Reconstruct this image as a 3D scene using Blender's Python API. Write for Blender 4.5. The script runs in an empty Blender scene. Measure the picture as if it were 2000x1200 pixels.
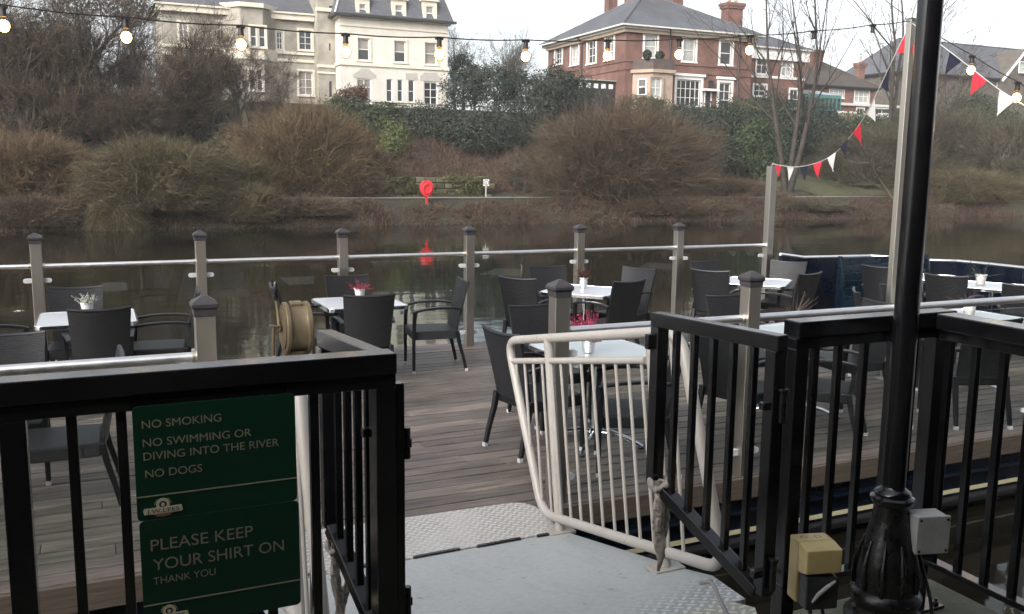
import bpy, bmesh, math, random
import numpy as np
from mathutils import Vector, Matrix

R = math.radians
PI = math.pi
SC = bpy.context.scene
COL = SC.collection

# ------------------------------------------------------------------ camera, light, exposure
EYE = 2.09                      # metres above the deck boards (deck = 0)
FPX, PITCH, ROLL = 1780.0, R(8.6), R(0.67)
cam_data = bpy.data.cameras.new('camera')
cam_data.sensor_width = 36.0
cam_data.lens = FPX / 2000 * 36
cam_data.clip_start = 0.05
cam_data.clip_end = 2000
cam = bpy.data.objects.new('camera', cam_data)
COL.objects.link(cam)
_c, _s, _cp, _sp = math.cos(ROLL), math.sin(ROLL), math.cos(PITCH), math.sin(PITCH)
_right = Vector((_c, _sp * _s, _cp * _s))
_up = Vector((-_s, _sp * _c, _cp * _c))
_fwd = Vector((0, _cp, -_sp))
_m = Matrix((_right, _up, -_fwd)).transposed().to_4x4()
_m.translation = (0, 0, EYE)
cam.matrix_world = _m
SC.camera = cam

SUN_EL, SUN_AZ = R(32), R(212)  # azimuth clockwise from +Y: behind the camera, to the left
world = bpy.data.worlds.new('World')
SC.world = world
world.use_nodes = True
wn = world.node_tree
wn.nodes.clear()
w_out = wn.nodes.new('ShaderNodeOutputWorld')
w_bg = wn.nodes.new('ShaderNodeBackground')
w_sky = wn.nodes.new('ShaderNodeTexSky')
w_sky.sky_type = 'NISHITA'
w_sky.sun_disc = False
w_sky.sun_elevation = SUN_EL
w_sky.sun_rotation = SUN_AZ
w_sky.air_density = 1.0
w_sky.dust_density = 4.0
w_sky.ozone_density = 1.0
# overcast: most of the blue is washed out by thin cloud
w_bw = wn.nodes.new('ShaderNodeRGBToBW')
w_mix = wn.nodes.new('ShaderNodeMixRGB')
w_mix.inputs[0].default_value = 0.72
w_cn = wn.nodes.new('ShaderNodeTexNoise')
w_cn.inputs['Scale'].default_value = 2.2
w_cn.inputs['Detail'].default_value = 5
w_cm = wn.nodes.new('ShaderNodeMapRange')
w_cm.inputs['From Min'].default_value = 0.35
w_cm.inputs['From Max'].default_value = 0.7
w_cm.inputs['To Min'].default_value = 0.5
w_cm.inputs['To Max'].default_value = 0.95
w_tc = wn.nodes.new('ShaderNodeTexCoord')
wn.links.new(w_tc.outputs['Generated'], w_cn.inputs['Vector'])
wn.links.new(w_cn.outputs[0], w_cm.inputs['Value'])
wn.links.new(w_cm.outputs[0], w_mix.inputs[0])
wn.links.new(w_sky.outputs[0], w_bw.inputs[0])
wn.links.new(w_sky.outputs[0], w_mix.inputs[1])
w_br = wn.nodes.new('ShaderNodeMath'); w_br.operation = 'MULTIPLY'; w_br.inputs[1].default_value = 1.25   # bright thin cloud
wn.links.new(w_bw.outputs[0], w_br.inputs[0])
wn.links.new(w_br.outputs[0], w_mix.inputs[2])
wn.links.new(w_mix.outputs[0], w_bg.inputs['Color'])
w_bg.inputs['Strength'].default_value = 0.15
wn.links.new(w_bg.outputs[0], w_out.inputs['Surface'])

sun_d = bpy.data.lights.new('sun', 'SUN')
sun_d.energy = 0.5
sun_d.angle = R(25)
sun_d.color = (1.0, 0.93, 0.84)
sun = bpy.data.objects.new('sun', sun_d)
COL.objects.link(sun)
sun.location = (0, -10, 30)
_sd = Vector((math.sin(SUN_AZ) * math.cos(SUN_EL), math.cos(SUN_AZ) * math.cos(SUN_EL), math.sin(SUN_EL)))
sun.rotation_euler = _sd.to_track_quat('Z', 'Y').to_euler()

SC.view_settings.view_transform = 'Standard'
SC.view_settings.look = 'None'
SC.view_settings.exposure = 1.3
SC.view_settings.gamma = 1.0
SC.render.engine = 'CYCLES'
SC.cycles.transparent_max_bounces = 24
SC.cycles.max_bounces = 8
SC.cycles.caustics_reflective = False
SC.cycles.caustics_refractive = False
SC.cycles.use_denoising = True

# ------------------------------------------------------------------ frames: a runs along the deck, b across the river, z up
TH = R(65.5)
UX, UY = math.sin(TH), math.cos(TH)
NX, NY = -math.cos(TH), math.sin(TH)
ROT = math.atan2(UY, UX)

def W(a, b, z=0.0):
    return Vector((a * UX + b * NX, a * UY + b * NY, z))

def ray(X, Y):
    x, y = (X - 1000) / FPX, -(Y - 600) / FPX
    x, y = x * _c - y * _s, x * _s + y * _c
    return Vector((x, _cp + _sp * y, -_sp + _cp * y))

def _ab(v):
    return v.x * UX + v.y * UY, v.x * NX + v.y * NY

def on_z(X, Y, z):
    d = ray(X, Y); t = (z - EYE) / d.z
    return _ab(d * t)

def on_b(X, Y, b):
    d = ray(X, Y); da, db = _ab(d); t = b / db
    return da * t, d.z * t + EYE

def on_a(X, Y, a):
    d = ray(X, Y); da, db = _ab(d); t = a / da
    return db * t, d.z * t + EYE

def at_d(X, Y, dist):
    d = ray(X, Y) * (dist / ray(X, Y).y)
    a, b = _ab(d)
    return a, b, d.z + EYE

# ------------------------------------------------------------------ materials
def _new(name):
    m = bpy.data.materials.new(name)
    m.use_nodes = True
    nt = m.node_tree
    p = nt.nodes['Principled BSDF']
    return m, nt, p

def N(nt, typ, **kw):
    n = nt.nodes.new(typ)
    for k, v in kw.items():
        if k in n.inputs: n.inputs[k].default_value = v
        else: setattr(n, k, v)
    return n

def coords(nt, scale=(1, 1, 1), space='Object', rot=(0, 0, 0)):
    t = N(nt, 'ShaderNodeTexCoord')
    mp = N(nt, 'ShaderNodeMapping')
    mp.inputs['Scale'].default_value = scale
    mp.inputs['Rotation'].default_value = rot
    nt.links.new(t.outputs[space], mp.inputs['Vector'])
    return mp.outputs[0]

def ramp(nt, src, stops):
    r = N(nt, 'ShaderNodeValToRGB')
    e = r.color_ramp.elements
    while len(e) < len(stops): e.new(0.5)
    for i, (p, c) in enumerate(stops):
        e[i].position = p
        e[i].color = (*c, 1) if len(c) == 3 else c
    nt.links.new(src, r.inputs[0])
    return r.outputs[0]

def mixc(nt, f, a, b, mode='MIX'):
    m = N(nt, 'ShaderNodeMixRGB', blend_type=mode)
    for i, s in ((0, f), (1, a), (2, b)):
        if isinstance(s, (int, float)): m.inputs[i].default_value = s
        elif isinstance(s, tuple): m.inputs[i].default_value = (*s, 1)
        else: nt.links.new(s, m.inputs[i])
    return m.outputs[0]

def math_(nt, op, a, b=None):
    m = N(nt, 'ShaderNodeMath', operation=op)
    for i, s in enumerate((a, b)):
        if s is None: continue
        if isinstance(s, (int, float)): m.inputs[i].default_value = s
        else: nt.links.new(s, m.inputs[i])
    return m.outputs[0]

def noise(nt, vec, scale, detail=4, rough=0.55):
    n = N(nt, 'ShaderNodeTexNoise', Scale=scale, Detail=detail, Roughness=rough)
    nt.links.new(vec, n.inputs['Vector'])
    return n.outputs[0]

def bump(nt, p, h, strength=0.3, dist=0.01):
    b = N(nt, 'ShaderNodeBump', Strength=strength, Distance=dist)
    nt.links.new(h, b.inputs['Height'])
    nt.links.new(b.outputs[0], p.inputs['Normal'])

def pbr(name, c1, c2=None, rough=0.5, metal=0.0, scale=6.0, bmp=0.15, bscale=40.0, rvar=0.15, aniso=(1, 1, 1), spec=0.5, dist=0.004):
    m, nt, p = _new(name)
    c2 = c2 or tuple(min(1, x * 1.35) for x in c1)
    v = coords(nt, aniso)
    n1 = noise(nt, v, scale, 6, 0.6)
    nt.links.new(ramp(nt, n1, [(0.3, c1), (0.7, c2)]), p.inputs['Base Color'])
    n2 = noise(nt, v, scale * 2.3, 5)
    mr = N(nt, 'ShaderNodeMapRange')
    mr.inputs['From Min'].default_value, mr.inputs['From Max'].default_value = 0.3, 0.7
    mr.inputs['To Min'].default_value, mr.inputs['To Max'].default_value = max(0.02, rough - rvar), min(1, rough + rvar)
    nt.links.new(n2, mr.inputs['Value'])
    nt.links.new(mr.outputs[0], p.inputs['Roughness'])
    p.inputs['Metallic'].default_value = metal
    p.inputs['Specular IOR Level'].default_value = spec
    if bmp: bump(nt, p, noise(nt, v, bscale, 3), bmp, dist)
    return m

def foliage(name, stops, rough=0.6, trans=0.0):
    """colour differs from leaf to leaf and clump to clump"""
    m, nt, p = _new(name)
    g = N(nt, 'ShaderNodeNewGeometry')
    v = coords(nt)
    n1 = noise(nt, v, 0.9, 3)
    s = math_(nt, 'ADD', math_(nt, 'MULTIPLY', g.outputs['Random Per Island'], 0.55), math_(nt, 'MULTIPLY', n1, 0.45))
    nt.links.new(ramp(nt, s, stops), p.inputs['Base Color'])
    p.inputs['Roughness'].default_value = rough
    p.inputs['Specular IOR Level'].default_value = 0.35
    return m

MT = {}
def worn_black():
    m, nt, p = _new('black_paint')
    v = coords(nt)
    n = noise(nt, v, 5, 5); chips = noise(nt, v, 38, 4, 0.6); dust = noise(nt, v, 2.2, 6, 0.7)
    c = ramp(nt, n, [(0.3, (0.0042, 0.0042, 0.0056)), (0.7, (0.0075, 0.0075, 0.0095))])
    c = mixc(nt, ramp(nt, dust, [(0.45, (0, 0, 0)), (0.8, (0.35,) * 3)]), c, (0.045, 0.042, 0.038))
    c = mixc(nt, ramp(nt, chips, [(0.70, (0, 0, 0)), (0.74, (0.8,) * 3)]), c, (0.055, 0.035, 0.022))
    nt.links.new(c, p.inputs['Base Color'])
    nt.links.new(ramp(nt, dust, [(0.3, (0.10,) * 3), (0.7, (0.24,) * 3)]), p.inputs['Roughness'])
    p.inputs['Specular IOR Level'].default_value = 0.6
    return m
MT['black_paint'] = worn_black()
MT['cast_iron'] = pbr('cast_iron', (0.004, 0.004, 0.005), (0.010, 0.0095, 0.009), 0.32, scale=14, bmp=0.5, bscale=45, dist=0.004)
MT['galvanised'] = pbr('galvanised', (0.42, 0.43, 0.44), (0.55, 0.56, 0.57), 0.45, scale=20, bmp=0.1)
MT['steel'] = pbr('brushed_steel', (0.56, 0.52, 0.46), (0.60, 0.56, 0.50), 0.36, 1.0, scale=5, aniso=(40, 40, 1.0), bmp=0.02, rvar=0.05)
MT['rail_steel'] = pbr('polished_steel', (0.80, 0.79, 0.77), (0.88, 0.87, 0.85), 0.36, 1.0, scale=6, bmp=0.03, rvar=0.08)
MT['chrome'] = pbr('chrome', (0.75, 0.76, 0.78), (0.82, 0.83, 0.85), 0.12, 1.0, scale=6, bmp=0.0, rvar=0.05)
MT['cap'] = pbr('cap_bronze', (0.030, 0.028, 0.030), (0.05, 0.045, 0.05), 0.42, scale=15, bmp=0.1)
MT['white_tube'] = pbr('white_tube_paint', (0.34, 0.315, 0.285), (0.40, 0.375, 0.345), 0.4, scale=5, bmp=0.08, bscale=40)
MT['white_render'] = pbr('white_plain', (0.72, 0.72, 0.70), (0.8, 0.8, 0.78), 0.5, scale=8, bmp=0.05)
MT['pot_white'] = pbr('glazed_pot', (0.68, 0.68, 0.66), (0.78, 0.78, 0.76), 0.3, scale=8, bmp=0.0)
MT['pot_silver'] = pbr('tin_pot', (0.60, 0.60, 0.60), (0.72, 0.72, 0.72), 0.25, 0.9, scale=12, bmp=0.1)
MT['soil'] = pbr('soil', (0.02, 0.015, 0.01), (0.05, 0.035, 0.025), 0.95, scale=40, bmp=0.8)
MT['telegraph'] = pbr('bronze_paint', (0.105, 0.078, 0.042), (0.16, 0.122, 0.072), 0.45, 0.2, scale=9, bmp=0.25, bscale=30)
MT['cream_paint'] = pbr('cream_paint', (0.46, 0.38, 0.20), (0.58, 0.49, 0.28), 0.45, scale=8, bmp=0.15)
MT['yellow_plastic'] = pbr('yellow_plastic', (0.46, 0.35, 0.15), (0.58, 0.46, 0.23), 0.42, scale=12, bmp=0.08)
MT['black_plastic'] = pbr('black_plastic', (0.015, 0.015, 0.017), (0.03, 0.03, 0.032), 0.4, scale=20, bmp=0.05)
MT['grey_box'] = pbr('grey_enclosure', (0.30, 0.31, 0.30), (0.40, 0.41, 0.40), 0.5, scale=15, bmp=0.15)
MT['foam'] = pbr('foam_lagging', (0.20, 0.17, 0.145), (0.42, 0.38, 0.34), 0.85, scale=25, bmp=0.9, bscale=35, dist=0.01)
MT['cable_grey'] = pbr('cable_grey', (0.20, 0.20, 0.20), (0.28, 0.28, 0.28), 0.5, bmp=0)
MT['cable_black'] = pbr('cable_black', (0.012, 0.012, 0.012), (0.02, 0.02, 0.02), 0.5, bmp=0)
MT['sign_green'] = pbr('sign_green', (0.003, 0.034, 0.018), (0.004, 0.043, 0.023), 0.36, scale=3, bmp=0.0, rvar=0.05)
MT['sign_gold'] = pbr('sign_gold', (0.26, 0.255, 0.185), (0.31, 0.30, 0.22), 0.5, scale=20, bmp=0)
MT['sign_cream'] = pbr('sign_cream', (0.62, 0.58, 0.42), (0.68, 0.64, 0.48), 0.5, scale=20, bmp=0)
MT['sign_black'] = pbr('sign_black', (0.01, 0.01, 0.008), (0.015, 0.015, 0.012), 0.5, bmp=0)
MT['sign_copper'] = pbr('sign_copper', (0.36, 0.15, 0.09), (0.42, 0.2, 0.12), 0.5, bmp=0)
MT['hull_blue'] = pbr('hull_blue', (0.0022, 0.0045, 0.011), (0.0038, 0.0075, 0.017), 0.3, scale=1.2, bmp=0.05, bscale=8)
MT['hull_black'] = pbr('hull_black', (0.006, 0.006, 0.008), (0.012, 0.012, 0.014), 0.5, scale=3, bmp=0.2, bscale=12)
MT['bench_blue'] = pbr('bench_blue', (0.0025, 0.008, 0.016), (0.004, 0.013, 0.024), 0.32, scale=4, bmp=0.1, bscale=12)
MT['cream_line'] = pbr('cream_line', (0.62, 0.57, 0.36), (0.70, 0.65, 0.42), 0.5, bmp=0)
MT['fascia'] = pbr('fascia_timber', (0.055, 0.042, 0.031), (0.115, 0.09, 0.066), 0.75, scale=5, aniso=(0.6, 6, 10), bmp=0.5, bscale=20)
MT['quay'] = pbr('quay_concrete', (0.075, 0.075, 0.045), (0.17, 0.165, 0.12), 0.9, scale=3.5, bmp=0.6, bscale=30, dist=0.01)
MT['quay_stone'] = pbr('quay_stone', (0.03, 0.03, 0.026), (0.07, 0.066, 0.055), 0.9, scale=2, bmp=0.7, bscale=6, dist=0.03)
MT['red_gloss'] = pbr('lifebuoy_red', (0.56, 0.018, 0.028), (0.66, 0.03, 0.042), 0.5, bmp=0)
MT['flag_red'] = pbr('flag_red', (0.55, 0.022, 0.04), (0.64, 0.035, 0.055), 0.8, scale=30, bmp=0.3, bscale=200)
MT['flag_white'] = pbr('flag_white', (0.62, 0.61, 0.58), (0.72, 0.71, 0.69), 0.8, scale=30, bmp=0.3, bscale=200)
MT['flag_navy'] = pbr('flag_navy', (0.008, 0.008, 0.022), (0.013, 0.013, 0.032), 0.8, scale=30, bmp=0.3, bscale=200)
MT['cord'] = pbr('cord', (0.5, 0.5, 0.48), (0.6, 0.6, 0.58), 0.8, bmp=0)
MT['socket'] = pbr('socket_rubber', (0.012, 0.009, 0.008), (0.02, 0.016, 0.014), 0.6, bmp=0)
MT['shadow_room'] = pbr('dark_interior', (0.015, 0.015, 0.015), (0.03, 0.028, 0.026), 0.9, bmp=0)

def emis(name, col, s):
    m, nt, p = _new(name)
    p.inputs['Base Color'].default_value = (0.9, 0.9, 0.85, 1)
    p.inputs['Emission Color'].default_value = (*col, 1)
    p.inputs['Emission Strength'].default_value = s
    return m
MT['bulb_lit'] = emis('bulb_lit', (1.0, 0.50, 0.17), 1.0)
MT['bulb_core'] = emis('bulb_core', (1.0, 0.80, 0.50), 14.0)

def glassy(name, tint, gloss_rough=0.015, ior=1.5):
    m, nt, p = _new(name)
    nt.nodes.remove(p)
    out = nt.nodes['Material Output']
    tr = N(nt, 'ShaderNodeBsdfTransparent'); tr.inputs[0].default_value = (*tint, 1)
    gl = N(nt, 'ShaderNodeBsdfGlossy'); gl.inputs['Roughness'].default_value = gloss_rough
    gl.inputs[0].default_value = (1, 1, 1, 1)
    fr = N(nt, 'ShaderNodeFresnel'); fr.inputs[0].default_value = ior
    mx = N(nt, 'ShaderNodeMixShader')
    ge = N(nt, 'ShaderNodeNewGeometry')
    fac = math_(nt, 'MULTIPLY', fr.outputs[0], math_(nt, 'SUBTRACT', 1.0, ge.outputs['Backfacing']))
    nt.links.new(fac, mx.inputs[0]); nt.links.new(tr.outputs[0], mx.inputs[1]); nt.links.new(gl.outputs[0], mx.inputs[2])
    nt.links.new(mx.outputs[0], out.inputs['Surface'])
    return m
MT['glass'] = glassy('balustrade_glass', (0.92, 0.945, 0.93))
MT['bulb_glass'] = glassy('bulb_glow_tint', (1.0, 0.70, 0.38))  # orange tint puts the warm rim of a lit bulb's glow into the glass
MT['bulb_clear'] = glassy('bulb_clear', (0.92, 0.92, 0.9))

def pane_mat(name, col, rough=0.06):
    m, nt, p = _new(name)
    v = coords(nt)
    n = noise(nt, v, 1.1, 3)
    nt.links.new(ramp(nt, n, [(0.35, tuple(x * 0.6 for x in col)), (0.7, col)]), p.inputs['Base Color'])
    p.inputs['Roughness'].default_value = rough
    p.inputs['Specular IOR Level'].default_value = 0.8
    bump(nt, p, noise(nt, v, 2.5, 2), 0.08, 0.02)
    return m
MT['pane'] = pane_mat('window_pane', (0.035, 0.038, 0.04))
MT['pane_curtain'] = pane_mat('window_pane_with_blind', (0.30, 0.27, 0.23), 0.12)
MT['pane_pale'] = pane_mat('window_pane_with_white_curtain', (0.48, 0.49, 0.47), 0.12)

def wood_deck():
    m, nt, p = _new('weathered_deck_board')
    g = N(nt, 'ShaderNodeNewGeometry')
    v = coords(nt, (0.8, 16, 8))
    grain = noise(nt, v, 3.2, 9, 0.72)
    streak = noise(nt, coords(nt, (0.55, 7, 4)), 2.2, 5, 0.65)
    v2 = coords(nt, (1, 1, 1))
    blotch = noise(nt, v2, 0.9, 6, 0.68)
    base = ramp(nt, grain, [(0.30, (0.066, 0.056, 0.049)), (0.48, (0.136, 0.118, 0.106)), (0.70, (0.235, 0.209, 0.192))])
    tone = ramp(nt, g.outputs['Random Per Island'], [(0.0, (0.66, 0.65, 0.65)), (0.5, (0.95, 0.92, 0.90)), (1.0, (1.25, 1.2, 1.15))])
    c = mixc(nt, 1.0, base, tone, 'MULTIPLY')
    c = mixc(nt, 1.0, c, ramp(nt, streak, [(0.34, (0.50, 0.48, 0.47)), (0.48, (0.95, 0.94, 0.93)), (0.66, (1.25, 1.23, 1.22))]), 'MULTIPLY')
    c = mixc(nt, 1.0, c, ramp(nt, blotch, [(0.3, (0.62, 0.60, 0.58)), (0.62, (1.12, 1.1, 1.08))]), 'MULTIPLY')
    specks = noise(nt, coords(nt, (3, 9, 3)), 9.0, 2, 0.5)
    c = mixc(nt, ramp(nt, specks, [(0.73, (0, 0, 0)), (0.77, (0.8, 0.8, 0.8))]), c, (0.36, 0.33, 0.30))
    nt.links.new(c, p.inputs['Base Color'])
    nt.links.new(ramp(nt, blotch, [(0.3, (0.30,) * 3), (0.65, (0.60,) * 3)]), p.inputs['Roughness'])
    bump(nt, p, math_(nt, 'ADD', grain, math_(nt, 'MULTIPLY', streak, 0.8)), 0.8, 0.010)
    return m
MT['deck'] = wood_deck()

def wicker():
    m, nt, p = _new('woven_resin')
    t = N(nt, 'ShaderNodeTexCoord')
    sp = N(nt, 'ShaderNodeSeparateXYZ'); nt.links.new(t.outputs['Object'], sp.inputs[0])
    yz = math_(nt, 'ADD', sp.outputs[2], math_(nt, 'MULTIPLY', sp.outputs[1], 0.9))
    cb = N(nt, 'ShaderNodeCombineXYZ'); nt.links.new(sp.outputs[0], cb.inputs[0]); nt.links.new(yz, cb.inputs[1])
    br = N(nt, 'ShaderNodeTexBrick', Scale=1.0, offset=0.5)
    br.inputs['Brick Width'].default_value = 0.030
    br.inputs['Row Height'].default_value = 0.012
    br.inputs['Mortar Size'].default_value = 0.0022
    br.inputs['Mortar Smooth'].default_value = 0.8
    br.inputs['Color1'].default_value = (0.0090, 0.0098, 0.0130, 1)
    br.inputs['Color2'].default_value = (0.0036, 0.0040, 0.0058, 1)
    br.inputs['Mortar'].default_value = (0.001, 0.001, 0.0013, 1)
    nt.links.new(cb.outputs[0], br.inputs['Vector'])
    oi = N(nt, 'ShaderNodeObjectInfo')
    nt.links.new(mixc(nt, 1.0, br.outputs[0], ramp(nt, oi.outputs['Random'], [(0.0, (0.75, 0.75, 0.75)), (1.0, (1.7, 1.65, 1.55))]), 'MULTIPLY'), p.inputs['Base Color'])
    inv = math_(nt, 'SUBTRACT', 1.0, br.outputs['Fac'])
    p.inputs['Roughness'].default_value = 0.44
    bump(nt, p, inv, 0.7, 0.004)
    return m
MT['wicker'] = wicker()
MT['resin'] = pbr('woven_resin_wrap', (0.0045, 0.005, 0.0068), (0.0075, 0.008, 0.0105), 0.40, scale=60, bmp=0.5, bscale=140, dist=0.003)

def brushed_top():
    m, nt, p = _new('aluminium_table_top')
    v = coords(nt, (1, 40, 1))
    n = noise(nt, v, 5, 5)
    nt.links.new(ramp(nt, n, [(0.3, (0.86, 0.87, 0.88)), (0.7, (0.94, 0.945, 0.95))]), p.inputs['Base Color'])
    p.inputs['Metallic'].default_value = 1.0
    p.inputs['Roughness'].default_value = 0.5
    bump(nt, p, n, 0.06, 0.002)
    return m
MT['table_top'] = brushed_top()

def checker(name, c1, c2, strength, worn, edge=None):
    m, nt, p = _new(name)
    v = coords(nt, (1, 1, 1), rot=(0, 0, R(45)))
    sp = N(nt, 'ShaderNodeSeparateXYZ'); nt.links.new(v, sp.inputs[0])
    S = 0.042
    u_ = math_(nt, 'DIVIDE', sp.outputs[0], S); w_ = math_(nt, 'DIVIDE', sp.outputs[1], S)
    par = math_(nt, 'MODULO', math_(nt, 'ADD', math_(nt, 'ADD', math_(nt, 'FLOOR', u_), math_(nt, 'FLOOR', w_)), 2000.0), 2.0)
    fu = math_(nt, 'SUBTRACT', math_(nt, 'FRACT', u_), 0.5); fw = math_(nt, 'SUBTRACT', math_(nt, 'FRACT', w_), 0.5)
    k1 = math_(nt, 'ADD', 5.0, math_(nt, 'MULTIPLY', par, 45.0)); k2 = math_(nt, 'SUBTRACT', 50.0, math_(nt, 'MULTIPLY', par, 45.0))
    e = math_(nt, 'ADD', math_(nt, 'MULTIPLY', math_(nt, 'MULTIPLY', fu, fu), k1), math_(nt, 'MULTIPLY', math_(nt, 'MULTIPLY', fw, fw), k2))
    h = N(nt, 'ShaderNodeMapRange'); nt.links.new(e, h.inputs['Value'])
    h.inputs['From Min'].default_value, h.inputs['From Max'].default_value = 0.5, 1.2
    h.inputs['To Min'].default_value, h.inputs['To Max'].default_value = 1.0, 0.0
    v2 = coords(nt)
    wear = noise(nt, v2, 2.2, 5)
    mask = ramp(nt, wear, [(0.40, (worn,) * 3), (0.60, (1, 1, 1))])
    if edge is not None:             # tread only survives where few feet fall
        so = N(nt, 'ShaderNodeSeparateXYZ'); nt.links.new(v2, so.inputs[0])
        k = math_(nt, 'SUBTRACT', math_(nt, 'ADD', so.outputs[1], math_(nt, 'MULTIPLY', wear, 0.5)), math_(nt, 'MULTIPLY', so.outputs[0], 0.45))
        mr_ = N(nt, 'ShaderNodeMapRange'); nt.links.new(k, mr_.inputs['Value'])
        mr_.inputs['From Min'].default_value, mr_.inputs['From Max'].default_value = edge - 0.08, edge + 0.1
        mr_.inputs['To Min'].default_value, mr_.inputs['To Max'].default_value = 1.0, worn
        mask = mr_.outputs[0]
    hw = math_(nt, 'MULTIPLY', h.outputs[0], mask)
    n = noise(nt, v2, 26, 8, 0.75)
    c = ramp(nt, n, [(0.3, c1), (0.7, c2)])
    ring = N(nt, 'ShaderNodeMapRange'); nt.links.new(e, ring.inputs['Value'])
    ring.inputs['From Min'].default_value, ring.inputs['From Max'].default_value = 0.9, 2.6
    ring.inputs['To Min'].default_value, ring.inputs['To Max'].default_value = 0.0, 1.0
    c = mixc(nt, math_(nt, 'MULTIPLY', mask, 0.75), c, mixc(nt, ring.outputs[0], tuple(min(1, x * 1.3) for x in c2), tuple(x * 0.72 for x in c1)))
    spots = noise(nt, v2, 17, 3)
    c = mixc(nt, ramp(nt, spots, [(0.66, (0, 0, 0)), (0.74, (0.6,) * 3)]), c, (0.16, 0.11, 0.07))
    scuff = noise(nt, coords(nt, (3.0, 0.7, 1), rot=(0, 0, 0.3)), 4.0, 8, 0.75)
    c = mixc(nt, ramp(nt, scuff, [(0.50, (0, 0, 0)), (0.70, (0.30,) * 3)]), c, tuple(x * 0.6 for x in c1))
    rust = noise(nt, v2, 1.7, 7, 0.7)
    c = mixc(nt, ramp(nt, rust, [(0.62, (0, 0, 0)), (0.72, (0.55,) * 3)]), c, (0.20, 0.12, 0.07))
    nt.links.new(c, p.inputs['Base Color'])
    p.inputs['Roughness'].default_value = 0.55
    p.inputs['Metallic'].default_value = 0.1
    bump(nt, p, hw, strength, 0.004)
    return m
MT['plate_flap'] = checker('checker_plate_worn', (0.40, 0.385, 0.36), (0.53, 0.515, 0.49), 0.8, 0.3)
MT['plate_ramp'] = checker('grip_painted_plate', (0.345, 0.366, 0.366), (0.430, 0.450, 0.448), 0.6, 0.05, -0.55)
MT['plate_entry'] = checker('checker_plate_mossy', (0.34, 0.34, 0.28), (0.50, 0.495, 0.44), 1.0, 0.8)

def masonry(name, cols, mortar, bw, rh, ms, scale_noise=0.6, rough=0.85, dirt=(0.5, 1.1)):
    m, nt, p = _new(name)
    t = N(nt, 'ShaderNodeTexCoord')
    sp = N(nt, 'ShaderNodeSeparateXYZ'); nt.links.new(t.outputs['Object'], sp.inputs[0])
    xy = math_(nt, 'ADD', sp.outputs[0], sp.outputs[1])
    cb = N(nt, 'ShaderNodeCombineXYZ'); nt.links.new(xy, cb.inputs[0]); nt.links.new(sp.outputs[2], cb.inputs[1])
    br = N(nt, 'ShaderNodeTexBrick', Scale=1.0)
    for k, val in (('Brick Width', bw), ('Row Height', rh), ('Mortar Size', ms), ('Mortar Smooth', 0.3)):
        br.inputs[k].default_value = val
    br.inputs['Color1'].default_value = (*cols[0], 1); br.inputs['Color2'].default_value = (*cols[1], 1)
    br.inputs['Mortar'].default_value = (*mortar, 1)
    nt.links.new(cb.outputs[0], br.inputs['Vector'])
    v = coords(nt)
    n = noise(nt, v, scale_noise, 6, 0.65)
    c = mixc(nt, 1.0, br.outputs[0], ramp(nt, n, [(0.3, (dirt[0],) * 3), (0.65, (dirt[1],) * 3)]), 'MULTIPLY')
    nt.links.new(c, p.inputs['Base Color'])
    p.inputs['Roughness'].default_value = rough
    bump(nt, p, math_(nt, 'SUBTRACT', 1.0, br.outputs['Fac']), 0.4, 0.01)
    return m
MT['brick'] = masonry('red_brick', ((0.215, 0.092, 0.070), (0.160, 0.072, 0.056)), (0.19, 0.135, 0.115), 0.23, 0.078, 0.010)
MT['pub_brick'] = masonry('pub_brick', ((0.13, 0.06, 0.045), (0.10, 0.05, 0.04)), (0.12, 0.10, 0.09), 0.23, 0.078, 0.010)
MT['slate'] = masonry('slate_roof', ((0.108, 0.113, 0.126), (0.080, 0.085, 0.098)), (0.05, 0.05, 0.056), 0.34, 0.22, 0.012, 0.35, 0.6, (0.75, 1.15))
MT['brown_tile'] = masonry('brown_tile_roof', ((0.078, 0.064, 0.052), (0.058, 0.048, 0.04)), (0.03, 0.03, 0.03), 0.28, 0.2, 0.012, 0.5, 0.8, (0.75, 1.15))
MT['dark_stone'] = pbr('dark_stone', (0.07, 0.06, 0.05), (0.13, 0.115, 0.095), 0.9, scale=1.2, bmp=0.3, bscale=6)
MT['rubble'] = foliage('mossy_rubble', [(0.15, (0.03, 0.03, 0.02)), (0.45, (0.075, 0.07, 0.04)), (0.7, (0.15, 0.135, 0.085)), (0.95, (0.34, 0.31, 0.22))], 0.95)
MT['stone_wall'] = masonry('rubble_stone', ((0.20, 0.18, 0.11), (0.11, 0.10, 0.065)), (0.04, 0.04, 0.025), 0.55, 0.3, 0.04, 1.6, 0.95, (0.35, 1.3))
MT['stucco'] = pbr('cream_stucco', (0.54, 0.515, 0.455), (0.66, 0.635, 0.57), 0.8, scale=0.8, bmp=0.1, bscale=8)
MT['stucco_trim'] = pbr('cream_trim', (0.58, 0.53, 0.43), (0.68, 0.63, 0.53), 0.75, scale=1.2, bmp=0.1, bscale=8)
MT['stucco_dull'] = pbr('dull_stucco', (0.17, 0.155, 0.125), (0.40, 0.37, 0.315), 0.85, scale=0.7, bmp=0.15, bscale=6)  # greyer, darker stucco for the tower, left wing and its chimneys
MT['stucco_grey'] = pbr('bare_render', (0.36, 0.34, 0.31), (0.44, 0.42, 0.38), 0.9, scale=3, bmp=0.3, bscale=8)
MT['sandstone'] = pbr('sandstone', (0.30, 0.225, 0.17), (0.42, 0.33, 0.26), 0.85, scale=1.5, bmp=0.15, bscale=8)
MT['paint_white'] = pbr('white_joinery', (0.70, 0.69, 0.66), (0.78, 0.77, 0.74), 0.5, scale=3, bmp=0)
MT['gutter_white'] = pbr('pale_gutter', (0.50, 0.49, 0.44), (0.60, 0.59, 0.54), 0.5, scale=3, bmp=0)
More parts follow.
